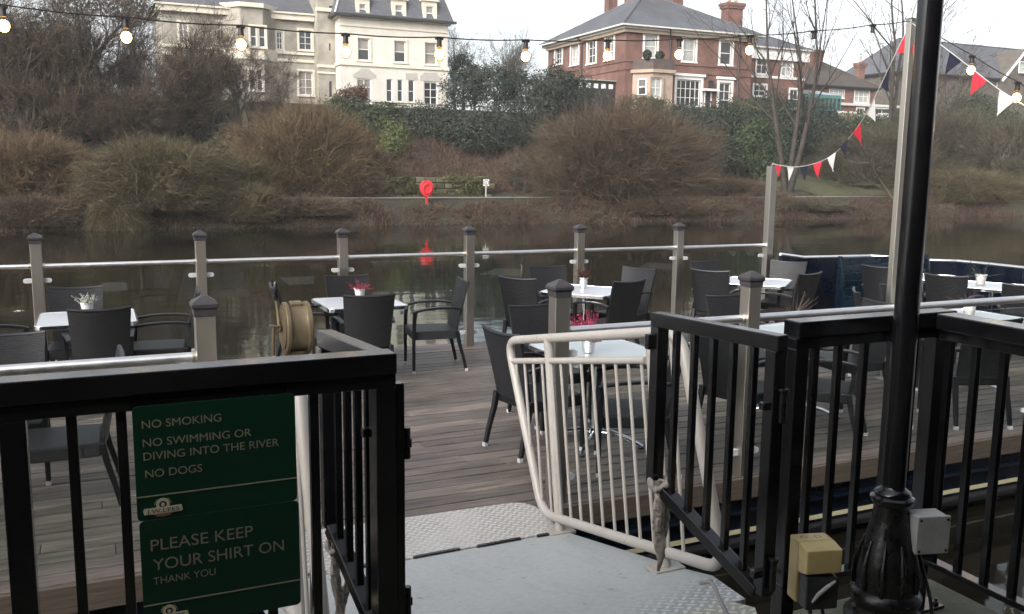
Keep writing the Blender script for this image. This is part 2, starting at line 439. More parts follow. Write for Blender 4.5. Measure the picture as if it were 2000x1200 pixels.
MT['lead_dark'] = pbr('dark_gutter', (0.02, 0.02, 0.022), (0.035, 0.035, 0.038), 0.5, scale=3, bmp=0)
MT['balcony_dark'] = pbr('weathered_balcony', (0.06, 0.045, 0.04), (0.10, 0.08, 0.07), 0.8, scale=2, bmp=0.2)
MT['teal'] = pbr('teal_joinery', (0.06, 0.15, 0.14), (0.09, 0.20, 0.19), 0.5, scale=2, bmp=0)
MT['glass_roof'] = pane_mat('glass_roof', (0.42, 0.52, 0.55), 0.15)
MT['green_roof'] = pbr('verdigris_roof', (0.24, 0.26, 0.20), (0.34, 0.36, 0.29), 0.6, scale=1.5, aniso=(6, 1, 1), bmp=0.1)
MT['bark'] = pbr('bark', (0.024, 0.019, 0.015), (0.055, 0.045, 0.036), 0.9, scale=2, bmp=0.5, bscale=6, dist=0.03)
MT['bark_pale'] = pbr('pale_bark', (0.22, 0.19, 0.16), (0.38, 0.35, 0.30), 0.85, scale=2, bmp=0.4, bscale=6, dist=0.03)
MT['bark_moss'] = pbr('mossy_bark', (0.075, 0.068, 0.042), (0.13, 0.115, 0.075), 0.9, scale=2, bmp=0.4, bscale=6, dist=0.03)
MT['twig_brown'] = foliage('twig_brown', [(0.2, (0.040, 0.028, 0.019)), (0.5, (0.084, 0.059, 0.038)), (0.8, (0.130, 0.094, 0.062))], 0.75)
MT['twig_tawny'] = foliage('twig_tawny', [(0.2, (0.050, 0.034, 0.018)), (0.5, (0.110, 0.075, 0.039)), (0.8, (0.170, 0.120, 0.067))], 0.75)
MT['twig_olive'] = foliage('twig_olive', [(0.2, (0.036, 0.030, 0.015)), (0.5, (0.082, 0.067, 0.034)), (0.8, (0.140, 0.116, 0.064))], 0.75)
MT['twig_dark'] = foliage('twig_dark', [(0.2, (0.015, 0.010, 0.006)), (0.5, (0.048, 0.033, 0.021)), (0.8, (0.120, 0.088, 0.058))], 0.8)
MT['twig_grey'] = foliage('twig_grey', [(0.2, (0.015, 0.013, 0.008)), (0.5, (0.050, 0.043, 0.027)), (0.8, (0.150, 0.132, 0.090))], 0.8)
MT['leaf_dark'] = foliage('leaf_dark', [(0.2, (0.010, 0.015, 0.010)), (0.5, (0.022, 0.031, 0.020)), (0.8, (0.044, 0.057, 0.038))], 0.6)
MT['leaf_mid'] = foliage('leaf_mid', [(0.2, (0.015, 0.024, 0.011)), (0.5, (0.034, 0.050, 0.022)), (0.8, (0.068, 0.092, 0.04))], 0.6)
MT['leaf_bright'] = foliage('leaf_bright', [(0.2, (0.035, 0.055, 0.014)), (0.5, (0.085, 0.110, 0.030)), (0.8, (0.155, 0.170, 0.055))], 0.5)
MT['leaf_beech'] = foliage('leaf_beech', [(0.2, (0.050, 0.022, 0.016)), (0.5, (0.090, 0.042, 0.030)), (0.8, (0.13, 0.066, 0.046))], 0.7)
MT['bracken'] = foliage('bracken', [(0.2, (0.030, 0.018, 0.013)), (0.5, (0.072, 0.044, 0.030)), (0.8, (0.135, 0.090, 0.058))], 0.85)
MT['grass'] = foliage('rough_grass', [(0.2, (0.04, 0.042, 0.016)), (0.5, (0.085, 0.088, 0.035)), (0.8, (0.14, 0.135, 0.06))], 0.8)
MT['heather_white'] = foliage('heather_white', [(0.2, (0.25, 0.30, 0.22)), (0.5, (0.5, 0.52, 0.46)), (0.8, (0.72, 0.72, 0.68))], 0.7)
MT['heather_red'] = foliage('heather_red', [(0.2, (0.12, 0.012, 0.02)), (0.5, (0.28, 0.03, 0.05)), (0.8, (0.42, 0.12, 0.14))], 0.7)
MT['heather_pink'] = foliage('heather_pink', [(0.2, (0.22, 0.015, 0.05)), (0.5, (0.42, 0.035, 0.10)), (0.8, (0.55, 0.10, 0.18))], 0.7)
MT['heather_brown'] = foliage('heather_brown', [(0.2, (0.055, 0.022, 0.018)), (0.5, (0.11, 0.045, 0.038)), (0.8, (0.17, 0.075, 0.06))], 0.8)
MT['dry_twig'] = foliage('dry_twig', [(0.2, (0.07, 0.045, 0.037)), (0.5, (0.14, 0.094, 0.078)), (0.8, (0.22, 0.165, 0.142))], 0.8)

def ground_mat():
    m, nt, p = _new('river_bank_earth')
    v = coords(nt)
    n = noise(nt, v, 0.35, 8, 0.7)
    n2 = noise(nt, v, 4.0, 6, 0.7)
    c = ramp(nt, n, [(0.3, (0.022, 0.016, 0.011)), (0.5, (0.036, 0.030, 0.016)), (0.7, (0.045, 0.031, 0.021))])
    c = mixc(nt, 1.0, c, ramp(nt, n2, [(0.3, (0.5,) * 3), (0.7, (1.35,) * 3)]), 'MULTIPLY')
    nt.links.new(c, p.inputs['Base Color'])
    p.inputs['Roughness'].default_value = 0.95
    bump(nt, p, n2, 1.0, 0.15)
    return m
MT['earth'] = ground_mat()
MT['path'] = pbr('gravel_path', (0.17, 0.155, 0.13), (0.27, 0.25, 0.21), 0.95, scale=3, bmp=0.5, bscale=20)
MT['lawn'] = pbr('lawn', (0.040, 0.043, 0.017), (0.068, 0.068, 0.029), 0.95, scale=1.2, bmp=0.8, bscale=12, dist=0.05)

def water_mat():
    m, nt, p = _new('river_water')
    p.inputs['Base Color'].default_value = (0.010, 0.009, 0.006, 1)
    p.inputs['Roughness'].default_value = 0.05
    p.inputs['IOR'].default_value = 1.33
    v = coords(nt, (0.55, 1.0, 1), rot=(0, 0, -ROT))
    n = noise(nt, v, 1.6, 3, 0.5)
    n2 = noise(nt, v, 0.35, 2, 0.5)
    h = math_(nt, 'ADD', math_(nt, 'MULTIPLY', n, 0.5), math_(nt, 'MULTIPLY', n2, 1.6))
    bump(nt, p, h, 0.16, 0.06)
    return m
MT['water'] = water_mat()

# ------------------------------------------------------------------ mesh building
class MB:
    def __init__(s): s.v = []; s.f = []
    def add(s, vs, fs):
        o = len(s.v); s.v.extend(tuple(p) for p in vs); s.f.extend([tuple(i + o for i in f) for f in fs]); return s
    def box(s, x0, x1, y0, y1, z0, z1):
        vs = [(x, y, z) for z in (z0, z1) for y in (y0, y1) for x in (x0, x1)]
        return s.add(vs, [(0, 2, 3, 1), (4, 5, 7, 6), (0, 1, 5, 4), (2, 6, 7, 3), (0, 4, 6, 2), (1, 3, 7, 5)])
    def beam(s, p, q, w, h, up=(0, 0, 1)):
        p, q = Vector(p), Vector(q); d = (q - p).normalized(); up = Vector(up)
        if abs(d.dot(up)) > 0.99: up = Vector((0, 1, 0))
        x = d.cross(up).normalized(); y = x.cross(d)
        vs = [e + x * sx * w / 2 + y * sy * h / 2 for e in (p, q) for sx, sy in ((-1, -1), (1, -1), (1, 1), (-1, 1))]
        return s.add(vs, [(3, 2, 1, 0), (4, 5, 6, 7), (0, 1, 5, 4), (1, 2, 6, 5), (2, 3, 7, 6), (3, 0, 4, 7)])
    def tube(s, pts, r, n=10, cap=True, sx=1.0):
        pts = [Vector(p) for p in pts]
        rs = r if isinstance(r, (list, tuple)) else [r] * len(pts)
        t0 = (pts[1] - pts[0]).normalized()
        x = t0.orthogonal().normalized() if abs(t0.z) < 0.95 else Vector((1, 0, 0))
        rings = []
        for i, p in enumerate(pts):
            if i == 0: t = t0
            elif i == len(pts) - 1: t = (pts[i] - pts[i - 1]).normalized()
            else: t = ((pts[i + 1] - pts[i]).normalized() + (pts[i] - pts[i - 1]).normalized()).normalized()
            x = (x - t * x.dot(t)).normalized(); y = t.cross(x)
            rings.append([p + (x * math.cos(2 * PI * k / n) + y * math.sin(2 * PI * k / n) * sx) * rs[i] for k in range(n)])
        vs = [v for g in rings for v in g]
        fs = [(i * n + k, i * n + (k + 1) % n, (i + 1) * n + (k + 1) % n, (i + 1) * n + k) for i in range(len(pts) - 1) for k in range(n)]
        if cap:
            fs.append(tuple(range(n))[::-1]); fs.append(tuple((len(pts) - 1) * n + k for k in range(n)))
        return s.add(vs, fs)
    def lathe(s, prof, n=24, c=(0, 0, 0), cap=True, axis='z'):
        vs = []
        for r, z in prof:
            for k in range(n):
                x, y = r * math.cos(2 * PI * k / n), r * math.sin(2 * PI * k / n)
                p = (x, y, z) if axis == 'z' else ((z, x, y) if axis == 'x' else (x, z, y))
                vs.append((p[0] + c[0], p[1] + c[1], p[2] + c[2]))
        m = len(prof)
        fs = [(i * n + k, i * n + (k + 1) % n, (i + 1) * n + (k + 1) % n, (i + 1) * n + k) for i in range(m - 1) for k in range(n)]
        if cap: fs.append(tuple(range(n))[::-1]); fs.append(tuple((m - 1) * n + k for k in range(n)))
        if axis == 'y': fs = [f[::-1] for f in fs]
        return s.add(vs, fs)
    def prism(s, outline, lo, hi, axis='z'):
        n = len(outline)
        def P(p, h):
            return (p[0], p[1], h) if axis == 'z' else ((p[0], h, p[1]) if axis == 'y' else (h, p[0], p[1]))
        vs = [P(p, lo) for p in outline] + [P(p, hi) for p in outline]
        fs = [tuple(range(n))[::-1], tuple(range(n, 2 * n))] + [(k, (k + 1) % n, n + (k + 1) % n, n + k) for k in range(n)]
        return s.add(vs, fs)
    def quad(s, a, b, c, d): return s.add([a, b, c, d], [(0, 1, 2, 3)])
    def ell(s, c, r, n=14, m=8):
        prof = []
        vs = []; fs = []
        for i in range(m + 1):
            ph = PI * i / m
            for k in range(n):
                t = 2 * PI * k / n
                vs.append((c[0] + r[0] * math.sin(ph) * math.cos(t), c[1] + r[1] * math.sin(ph) * math.sin(t), c[2] - r[2] * math.cos(ph)))
        for i in range(m):
            for k in range(n):
                fs.append((i * n + k, i * n + (k + 1) % n, (i + 1) * n + (k + 1) % n, (i + 1) * n + k))
        return s.add(vs, fs)
    def build(s, name, mat, parent=None, smooth=False, bevel=0.0, recalc=True, seg=2):
        me = bpy.data.meshes.new(name)
        me.from_pydata(s.v, [], s.f)
        if recalc or smooth:
            bm = bmesh.new(); bm.from_mesh(me)
            bmesh.ops.remove_doubles(bm, verts=bm.verts, dist=1e-6)
            bmesh.ops.recalc_face_normals(bm, faces=bm.faces)
            if smooth:
                for f in bm.faces: f.smooth = True
                for e in bm.edges:
                    if len(e.link_faces) == 2 and e.calc_face_angle(0) > R(38): e.smooth = False
            bm.to_mesh(me); bm.free()
        return link(name, me, mat, parent, bevel, seg)

def link(name, me, mat, parent=None, bevel=0.0, seg=2):
    if isinstance(mat, str): mat = MT[mat]
    me.materials.append(mat)
    o = bpy.data.objects.new(name, me)
    COL.objects.link(o)
    if parent is not None: o.parent = parent
    if bevel:
        b = o.modifiers.new('edge', 'BEVEL'); b.width = bevel; b.segments = seg; b.limit_method = 'ANGLE'; b.angle_limit = R(40)
    return o

def tag(o, label, cat, group=None):
    o['label'] = label; o['category'] = cat
    if group: o['group'] = group
    return o

def thing(name, label, cat, loc=(0, 0, 0), rot=0.0, group=None, frame=True):
    """an Empty at the base of a thing; loc is (a, b, z) in the deck frame"""
    o = bpy.data.objects.new(name, None)
    o.empty_display_size = 0.2
    COL.objects.link(o)
    o.location = W(*loc)
    o.rotation_euler = (0, 0, ROT + rot)
    return tag(o, label, cat, group)

def struct(o, kind='structure'):
    o['kind'] = kind
    return o

def place(o, a=0, b=0, z=0, rot=0.0):
    o.location = W(a, b, z); o.rotation_euler = (0, 0, ROT + rot); return o

def copy_tree(o, parent=None):
    c = o.copy(); COL.objects.link(c)
    if parent is not None: c.parent = parent
    for ch in list(o.children): copy_tree(ch, c)
    return c

# ------------------------------------------------------------------ fast numpy geometry for vegetation
class Big:
    """many quads / tubes gathered as arrays, linked as ONE mesh"""
    def __init__(s): s.V = []; s.F = []; s.n = 0
    def quads(s, v):                      # (n,4,3)
        n = len(v)
        s.V.append(v.reshape(-1, 3)); s.F.append(np.arange(n * 4).reshape(n, 4) + s.n); s.n += n * 4
    def tubes(s, P, Rr, sides=4, seed=0):
        n, k, _ = P.shape
        T = np.empty_like(P)
        T[:, 1:-1] = P[:, 2:] - P[:, :-2]; T[:, 0] = P[:, 1] - P[:, 0]; T[:, -1] = P[:, -1] - P[:, -2]
        T /= np.linalg.norm(T, axis=2, keepdims=True) + 1e-9
        mean = P[:, -1] - P[:, 0]
        ref = np.where((np.abs(mean[:, 2:3]) > 0.7 * np.linalg.norm(mean, axis=1, keepdims=True)), np.array([[1., 0.3, 0.]]), np.array([[0.05, 0.02, 1.]]))
        if seed:
            ref = np.random.default_rng(seed).normal(size=ref.shape)
        X = np.cross(T, ref[:, None, :]); X /= np.linalg.norm(X, axis=2, keepdims=True) + 1e-9
        Y = np.cross(T, X)
        if sides == 2:
            V = np.stack([P - X * Rr[..., None], P + X * Rr[..., None]], 2)
        else:
            an = np.arange(sides) * 2 * PI / sides
            V = P[:, :, None] + Rr[:, :, None, None] * (X[:, :, None] * np.cos(an)[None, None, :, None] + Y[:, :, None] * np.sin(an)[None, None, :, None])
        sd = V.shape[2]
        idx = np.arange(n * k * sd).reshape(n, k, sd) + s.n
        if sides == 2:
            F = np.stack([idx[:, :-1, 0], idx[:, :-1, 1], idx[:, 1:, 1], idx[:, 1:, 0]], -1).reshape(-1, 4)
        else:
            nx = np.roll(idx, -1, axis=2)
            F = np.stack([idx[:, :-1], nx[:, :-1], nx[:, 1:], idx[:, 1:]], -1).reshape(-1, 4)
        s.V.append(V.reshape(-1, 3)); s.F.append(F); s.n += n * k * sd
    def build(s, name, mat, parent=None, smooth=False):
        V = np.concatenate(s.V).astype(np.float32); F = np.concatenate(s.F).astype(np.int32)
        me = bpy.data.meshes.new(name)
        me.vertices.add(len(V)); me.vertices.foreach_set('co', V.ravel())
        me.loops.add(F.size); me.loops.foreach_set('vertex_index', F.ravel())
        me.polygons.add(len(F)); me.polygons.foreach_set('loop_start', np.arange(0, F.size, 4, dtype=np.int32))
        me.polygons.foreach_set('loop_total', np.full(len(F), 4, dtype=np.int32))
        if smooth: me.polygons.foreach_set('use_smooth', np.ones(len(F), dtype=bool))
        me.update(calc_edges=True)
        return link(name, me, mat, parent)

def unit(v): return v / (np.linalg.norm(v, axis=-1, keepdims=True) + 1e-9)

def leaf_cloud(big, rng, cen, rad, n, size, shell=(0.62, 1.05), lump=0.22, up=0.0, bottom=-0.7):
    """leaf-sized quads through the outer volume of a lumpy ellipsoid"""
    cen, rad = np.array(cen, float), np.array(rad, float)
    d = unit(rng.normal(size=(n, 3)))
    d[:, 2] = np.where(d[:, 2] < bottom, -d[:, 2], d[:, 2])
    k = unit(rng.normal(size=(9, 3))); ph = rng.uniform(0, 6, 9)
    w = sum(np.sin(d @ k[i] * (4 + i) + ph[i]) for i in range(9)) / 4.0
    r = rng.uniform(*shell, size=n) ** 0.7 * (1 + lump * w)
    c = cen + d * r[:, None] * rad
    nrm = unit(d + rng.normal(size=(n, 3)) * 0.9 + np.array([0, 0, up]))
    t = unit(np.cross(nrm, rng.normal(size=(n, 3)))); b = np.cross(nrm, t)
    sz = size * rng.uniform(0.5, 1.3, n)[:, None]
    v = np.stack([c - t * sz * 0.5, c + b * sz * 0.32, c + t * sz * 0.5, c - b * sz * 0.32], 1)
    big.quads(v)

def twig_dome(rng, ra, rb, h, n_stem, n_twig, tlen=0.9, r0=0.05, rt=0.012, base_spread=0.25, droop=0.0, low=0.0):
    """bare shrub: stems sweep out from the stool to fill a rounded crown, each carries many fine twigs. returns stems, twigs"""
    d = unit(rng.normal(size=(n_stem, 3)))
    d[:, 2] = np.where(d[:, 2] < -0.45, -d[:, 2], d[:, 2])
    d = unit(d)
    k = unit(rng.normal(size=(8, 3))); ph = rng.uniform(0, 6, 8)
    w = sum(np.sin(d @ k[i] * (3 + i) + ph[i]) for i in range(8)) / 3.0
    rr = (rng.uniform(0.05, 1.0, n_stem) ** 0.40) * (1 + 0.15 * w) * np.where(rng.random(n_stem) < 0.05, 1.18, 1.0)
    c0 = np.array([0, 0, h * 0.36])
    tip = c0 + d * rr[:, None] * np.array([ra, rb, h * 0.64])
    tip[:, 2] = np.maximum(tip[:, 2], 0.1 + rng.uniform(0, 0.3, n_stem))
    base = tip * np.array([base_spread, base_spread, 0]) + rng.normal(size=(n_stem, 3)) * np.array([ra, rb, 0]) * 0.16
    mid = base + (tip - base) * np.array([0.42, 0.42, 0.62]) + rng.normal(size=(n_stem, 3)) * 0.07 * h
    t = np.linspace(0, 1, 6)[None, :, None]
    S = (1 - t) ** 2 * base[:, None] + 2 * t * (1 - t) * mid[:, None] + t ** 2 * tip[:, None]
    S[:, 1:-1] += rng.normal(size=(n_stem, 4, 3)) * 0.025 * h
    SR = np.linspace(r0, rt, 6)[None, :] * rng.uniform(0.5, 1.1, (n_stem, 1))
    m = n_stem * n_twig
    si = np.repeat(np.arange(n_stem), n_twig)
    f = rng.uniform(0.25, 1.0, m) ** 0.8 * 4.999
    i0 = f.astype(int); fr = (f - i0)[:, None]
    p0 = S[si, i0] * (1 - fr) + S[si, i0 + 1] * fr
    out = unit(p0 - np.array([0, 0, h * 0.2])) * np.array([1, 1, 0.8]) + np.array([0, 0, 0.25 - droop])
    dr = unit(unit(out) * 0.8 + rng.normal(size=(m, 3)) * 0.55)
    L = tlen * rng.uniform(0.35, 1.2, m)[:, None]
    # keep the outline rounded: no twig reaches far past the crown
    q = (p0 + dr * L - c0) / np.array([ra, rb, h * 0.64]); ov = np.linalg.norm(q, axis=1)
    L = L * np.where(ov > 1.22, 0.5, 1.0)[:, None]
    p1 = p0 + dr * L * 0.5 + rng.normal(size=(m, 3)) * 0.05
    p2 = p0 + dr * L + rng.normal(size=(m, 3)) * 0.10 - np.array([0, 0, droop * 0.5]) * L
    p2[:, 2] = np.maximum(p2[:, 2], 0.0)
    T = np.stack([p0, p1, p2], 1)
    TR = np.stack([np.full(m, rt), np.full(m, rt * 0.8), np.full(m, rt * 0.4)], 1) * rng.uniform(0.6, 1.3, (m, 1))
    return S, SR, T, TR

def grow_tree(rng, H, r0, spread=0.75, levels=5, kids=(5, 5, 4, 4), lean=(0, 0), up=0.25, trunk_frac=0.45, first=0.35, jitter=0.12, ratio=0.62, stems=1, stem_spread=0.25, minr=0.008):
    """bare tree; returns list per level of (points, radii) arrays, base at origin"""
    out = [[] for _ in range(levels)]
    K = 6
    def branch(p, d, L, r, lev):
        pts = [p]; q = p.copy(); dd = d.copy()
        for i in range(K - 1):
            dd = dd + rng.normal(size=3) * jitter + np.array([0, 0, up * 0.16 * (1 if lev else 0.3)])
            dd /= np.linalg.norm(dd)
            q = q + dd * L / (K - 1); pts.append(q)
        r1 = max(r * (0.42 if lev < levels - 1 else 0.3), minr * 0.6)
        out[lev].append((np.array(pts), np.linspace(r, r1, K)))
        if lev + 1 >= levels: return
        nk = kids[min(lev, len(kids) - 1)]
        for j in range(nk):
            f = first + (1 - first) * (j + rng.uniform(0.1, 0.9)) / nk if lev == 0 else rng.uniform(0.2, 1.0)
            x = min(f * (K - 1), K - 1.001); i = int(x); pp = pts[i] + (pts[i + 1] - pts[i]) * (x - i)
            ax = pts[i + 1] - pts[i]; ax = ax / np.linalg.norm(ax)
            side = np.cross(ax, rng.normal(size=3)); side /= np.linalg.norm(side)
            ang = rng.uniform(0.45, 1.0) * spread
            nd = ax * math.cos(ang) + side * math.sin(ang)
            rr = r + (r1 - r) * f
            branch(pp, nd, L * ratio * rng.uniform(0.65, 1.15) * (1.1 - 0.35 * f if lev == 0 else 1), max(rr * rng.uniform(0.45, 0.68), minr), lev + 1)
        # leader
        nd = dd + rng.normal(size=3) * 0.2; nd /= np.linalg.norm(nd)
        branch(pts[-1], nd, L * ratio * 0.95, max(r1, minr), lev + 1)
    for st in range(stems):
        an = 2 * PI * st / stems + rng.uniform(0, 1)
        d = np.array([lean[0], lean[1], 1.0])
        if stems > 1: d = d + np.array([math.cos(an), math.sin(an), 0]) * stem_spread
        branch(np.zeros(3) if stems == 1 else np.array([math.cos(an), math.sin(an), 0]) * r0 * 0.5, d / np.linalg.norm(d), H * trunk_frac, r0 * (1 if stems == 1 else rng.uniform(0.7, 1.0)), 0)
    return out

def text_obj(name, s, mat, parent, x, y, z, width, height, depth=0.0012):
    """lettering on a plane facing -y, left edge at x, baseline at z; stretched to the given width and cap height"""
    cu = bpy.data.curves.new(name, 'FONT'); cu.body = s; cu.size = 1.0; cu.extrude = 0.0
    cu.resolution_u = 6
    tmp = bpy.data.objects.new(name + '_tmp', cu); COL.objects.link(tmp)
    dg = bpy.context.evaluated_depsgraph_get()
    me = bpy.data.meshes.new_from_object(tmp.evaluated_get(dg))
    bpy.data.objects.remove(tmp); bpy.data.curves.remove(cu)
    n = len(me.vertices); co = np.empty(n * 3, np.float32); me.vertices.foreach_get('co', co); co = co.reshape(-1, 3)
    x0, x1 = co[:, 0].min(), co[:, 0].max(); cap = 0.70
    sx = width / (x1 - x0); sy = height / cap
    new = np.stack([x + (co[:, 0] - x0) * sx, np.full(n, y - depth), z + co[:, 1] * sy], 1)
    me.vertices.foreach_set('co', new.astype(np.float32).ravel()); me.update()
    return link(name, me, mat, parent)

# ------------------------------------------------------------------ the setting: water, far bank, quay
ZW = -0.56                       # water level
ZQ = 0.46                        # quay level

_rk = np.random.default_rng(3)
_BK = [(_rk.normal(size=2) * (0.25 + 0.12 * i), _rk.uniform(0, 6)) for i in range(14)]
def bank_z(a, b):
    a, b = np.asarray(a, float), np.asarray(b, float)
    nz = sum(np.sin(a * k[0] + b * k[1] + p) * 0.12 / (1 + 0.25 * i) for i, (k, p) in enumerate(_BK))
    nz = np.where(((b > 43.3) & (b < 45.8)) | (b > 71), 0.0, nz * np.clip((b - 39.5) / 2, 0, 1) * np.clip(np.abs(b - 44.55) - 1.0, 0, 1))
    return bank_base(a, b) + nz

def bank_base(a, b):
    xs = [39.0, 40.6, 41.6, 43.0, 43.6, 46.0, 47.2, 53, 60, 66, 69.5, 72, 140, 400]
    zs = [-1.6, -0.75, 0.05, 0.55, 0.58, 0.60, 0.85, 1.35, 2.5, 3.9, 6.0, 6.9, 7.4, 8.0]
    return np.interp(b, xs, zs)

w = MB().quad((-400, -60, ZW), (600, -60, ZW), (600, 44, ZW), (-400, 44, ZW)).build('river_water', 'water')
struct(place(w))

def make_bank():
    ga = np.concatenate([np.linspace(-420, -60, 14)[:-1], np.linspace(-60, 110, 200), np.linspace(110, 620, 16)[1:]])
    gb = np.concatenate([np.linspace(39, 43.3, 22), np.array([43.35, 45.7]), np.linspace(46, 75, 60), np.linspace(80, 400, 14)])
    A, B = np.meshgrid(ga, gb)
    Z = bank_z(A, B)
    nb, na = A.shape
    V = np.stack([A, B, Z], -1).reshape(-1, 3)
    idx = np.arange(na * nb).reshape(nb, na)
    F = np.stack([idx[:-1, :-1], idx[:-1, 1:], idx[1:, 1:], idx[1:, :-1]], -1).reshape(-1, 4)
    g = Big(); g.V.append(V); g.F.append(F); g.n = len(V)
    return g.build('river_bank', 'earth', smooth=True)
struct(place(make_bank()))
pth = MB().quad((-200, 43.7, 0.605), (300, 43.7, 0.605), (300, 45.3, 0.605), (-200, 45.3, 0.605)).build('towpath', 'path')
struct(place(pth))
# mown grass on the right of the far bank
a0, _ = on_b(1575, 385, 48); a1, _ = on_b(1745, 385, 48)
def make_lawn():
    nb_, na_ = 16, 24
    B = np.linspace(46.1, 54.0, nb_)[:, None] * np.ones((1, na_))
    A = np.linspace(0, 1, na_)[None, :] * np.ones((nb_, 1))
    A = a0 + 0.5 * np.sin(B * 1.7) + A * (a1 - a0 + 0.5 * np.sin(B * 2.3 + 1) - 0.5 * np.sin(B * 1.7))
    Z = bank_z(A, B) + 0.05
    idx = np.arange(na_ * nb_).reshape(nb_, na_)
    g = Big(); g.V.append(np.stack([A, B, Z], -1).reshape(-1, 3)); g.F.append(np.stack([idx[:-1, :-1], idx[:-1, 1:], idx[1:, 1:], idx[1:, :-1]], -1).reshape(-1, 4)); g.n = na_ * nb_
    return g.build('lawn', 'lawn', smooth=True)
struct(place(make_lawn()))

# the quay the picture is taken from: a stone-faced landing, its far edge just beyond the railings
q = MB()
q.prism([(-60, -60), (3.03, -60), (3.03, 1.2), (3.03, 2.50), (-60, 2.50)], -3.0, ZQ)
struct(place(q.build('quay', 'quay', bevel=0.02)))

# ------------------------------------------------------------------ helpers for things authored in absolute (a, b, z)
ORG = {}
def thing_abs(name, label, cat, org, group=None):
    t = thing(name, label, cat, org, 0.0, group); ORG[t.name] = org; return t
def absb(mb, name, mat, parent, **kw):
    r = parent
    while r.parent: r = r.parent
    o = ORG[r.name]
    mb.v = [(p[0] - o[0], p[1] - o[1], p[2] - o[2]) for p in mb.v]
    return mb.build(name, mat, parent, **kw)

ZT = 1.60                        # top of the black railings

# ------------------------------------------------------------------ black railings on the quay
def railing(label, segs, org):
    t = thing_abs('railing', label, 'railing', org, 'black railings on the quay')
    for s in segs: s(t)
    return t

def run(t, a0, b0, a1, b1, posts, bars, ztop=ZT, zbot=0.66, wide=0.078, end=(0, 0)):
    d = Vector((a1 - a0, b1 - b0)); L = d.length; d /= L
    P = lambda s, z: (a0 + d.x * s, b0 + d.y * s, z)
    absb(MB().beam(P(-end[0], ztop - 0.028), P(L + end[1], ztop - 0.028), wide, 0.056), 'top_rail', 'black_paint', t, bevel=0.004)
    absb(MB().beam(P(-end[0] * 0.5, ztop - 0.076), P(L + end[1] * 0.5, ztop - 0.076), 0.055, 0.038), 'sub_rail', 'black_paint', t, bevel=0.003)
    absb(MB().beam(P(0, zbot), P(L, zbot), 0.05, 0.022), 'bottom_rail', 'black_paint', t, bevel=0.003)
    for s in posts:
        post = absb(MB().beam(P(s, ZQ), P(s, ztop - 0.095), 0.056, 0.056), 'post', 'black_paint', t, bevel=0.003)
        m = MB(); p = P(s, 0)
        m.box(p[0] - 0.075, p[0] + 0.075, p[1] - 0.075, p[1] + 0.075, ZQ, ZQ + 0.012)
        for sx in (-1, 1):
            for sy in (-1, 1):
                m.lathe([(0.011, ZQ + 0.012), (0.011, ZQ + 0.024), (0.006, ZQ + 0.024), (0.006, ZQ + 0.036)], 8, (p[0] + sx * 0.053, p[1] + sy * 0.053, 0))
        absb(m, 'base_plate', 'black_paint', post, bevel=0.002)
    for s in bars:
        absb(MB().beam(P(s, zbot + 0.011), P(s, ztop - 0.095), 0.024, 0.024), 'bar', 'black_paint', t, bevel=0.002)

bx = 2.337
railing('black railing left of the gangway with two green notices', [lambda t: run(
    t, -1.9, bx, 0.712, bx, [0.32, 1.699, 2.584], [0.55 + 0.115 * i for i in range(10)] + [1.821, 1.929, 2.045, 2.159, 2.275, 2.394], end=(0.05, 0.0))], (-1.9, bx, ZQ))
railing('black railing right of the gangway turning back along the quay', [
    lambda t: run(t, 2.10, bx + 0.012, 2.835, bx + 0.012, [0.030, 0.68], [0.108, 0.212, 0.332, 0.462, 0.572], end=(0.0, 0.0)),
    lambda t: run(t, 2.77, 2.305, 2.77, -0.6, [2.2], [0.03 + 0.108 * i for i in range(19)], ztop=ZT - 0.004, wide=0.10, end=(0.0, 0.0))], (2.5, bx, ZQ))

def gate(label, a0, b0, a1, b1, zb0, zb1, nbar):
    t = thing_abs('gate', label, 'gate', (a0, b0, ZQ), 'black gates folded back at the gangway')
    d = Vector((a1 - a0, b1 - b0)); L = d.length; d /= L
    P = lambda s, z: (a0 + d.x * s, b0 + d.y * s, z)
    zt = ZT - 0.012
    absb(MB().beam(P(0, zb0), P(0, zt - 0.05), 0.048, 0.048), 'stile', 'black_paint', t, bevel=0.003)
    absb(MB().beam(P(L, zb1), P(L, zt - 0.05), 0.048, 0.048), 'stile', 'black_paint', t, bevel=0.003)
    absb(MB().beam(P(-0.024, zt - 0.025), P(L + 0.024, zt - 0.025), 0.05, 0.05), 'top_rail', 'black_paint', t, bevel=0.003)
    absb(MB().beam(P(0.02, zb0), P(L - 0.02, zb1), 0.05, 0.042), 'sloping_rail', 'black_paint', t, bevel=0.003)
    for i in range(nbar):
        s = L * (i + 1) / (nbar + 1)
        absb(MB().beam(P(s, zb0 + (zb1 - zb0) * s / L + 0.015), P(s, zt - 0.05), 0.022, 0.022), 'bar', 'black_paint', t, bevel=0.002)
    for z in (1.36, 0.80):
        m = MB()
        m.lathe([(0.012, z - 0.05), (0.012, z + 0.05), (0.017, z + 0.05), (0.017, z + 0.06)], 10, (a0 - d.x * 0.035, b0 - d.y * 0.035, 0))
        m.box(a0 - 0.05, a0 + 0.03, b0 - 0.012, b0 + 0.012, z - 0.012, z + 0.012)
        absb(m, 'hinge', 'cast_iron', t, bevel=0.002)
    m = MB(); p = P(L, 0)
    m.box(p[0] - 0.055, p[0] + 0.0, p[1] - 0.012, p[1] + 0.012, zt - 0.13, zt - 0.075)
    absb(m, 'latch', 'cast_iron', t, bevel=0.003)
    return t
gate('right gate leaf of black bars hung with torn foam lagging', 1.925, 2.215, 1.822, 2.715, 0.725, 0.955, 5)
gate('left gate leaf of black bars seen end on beside the notices', 0.692, 2.405, 0.632, 2.77, 0.745, 0.955, 4)
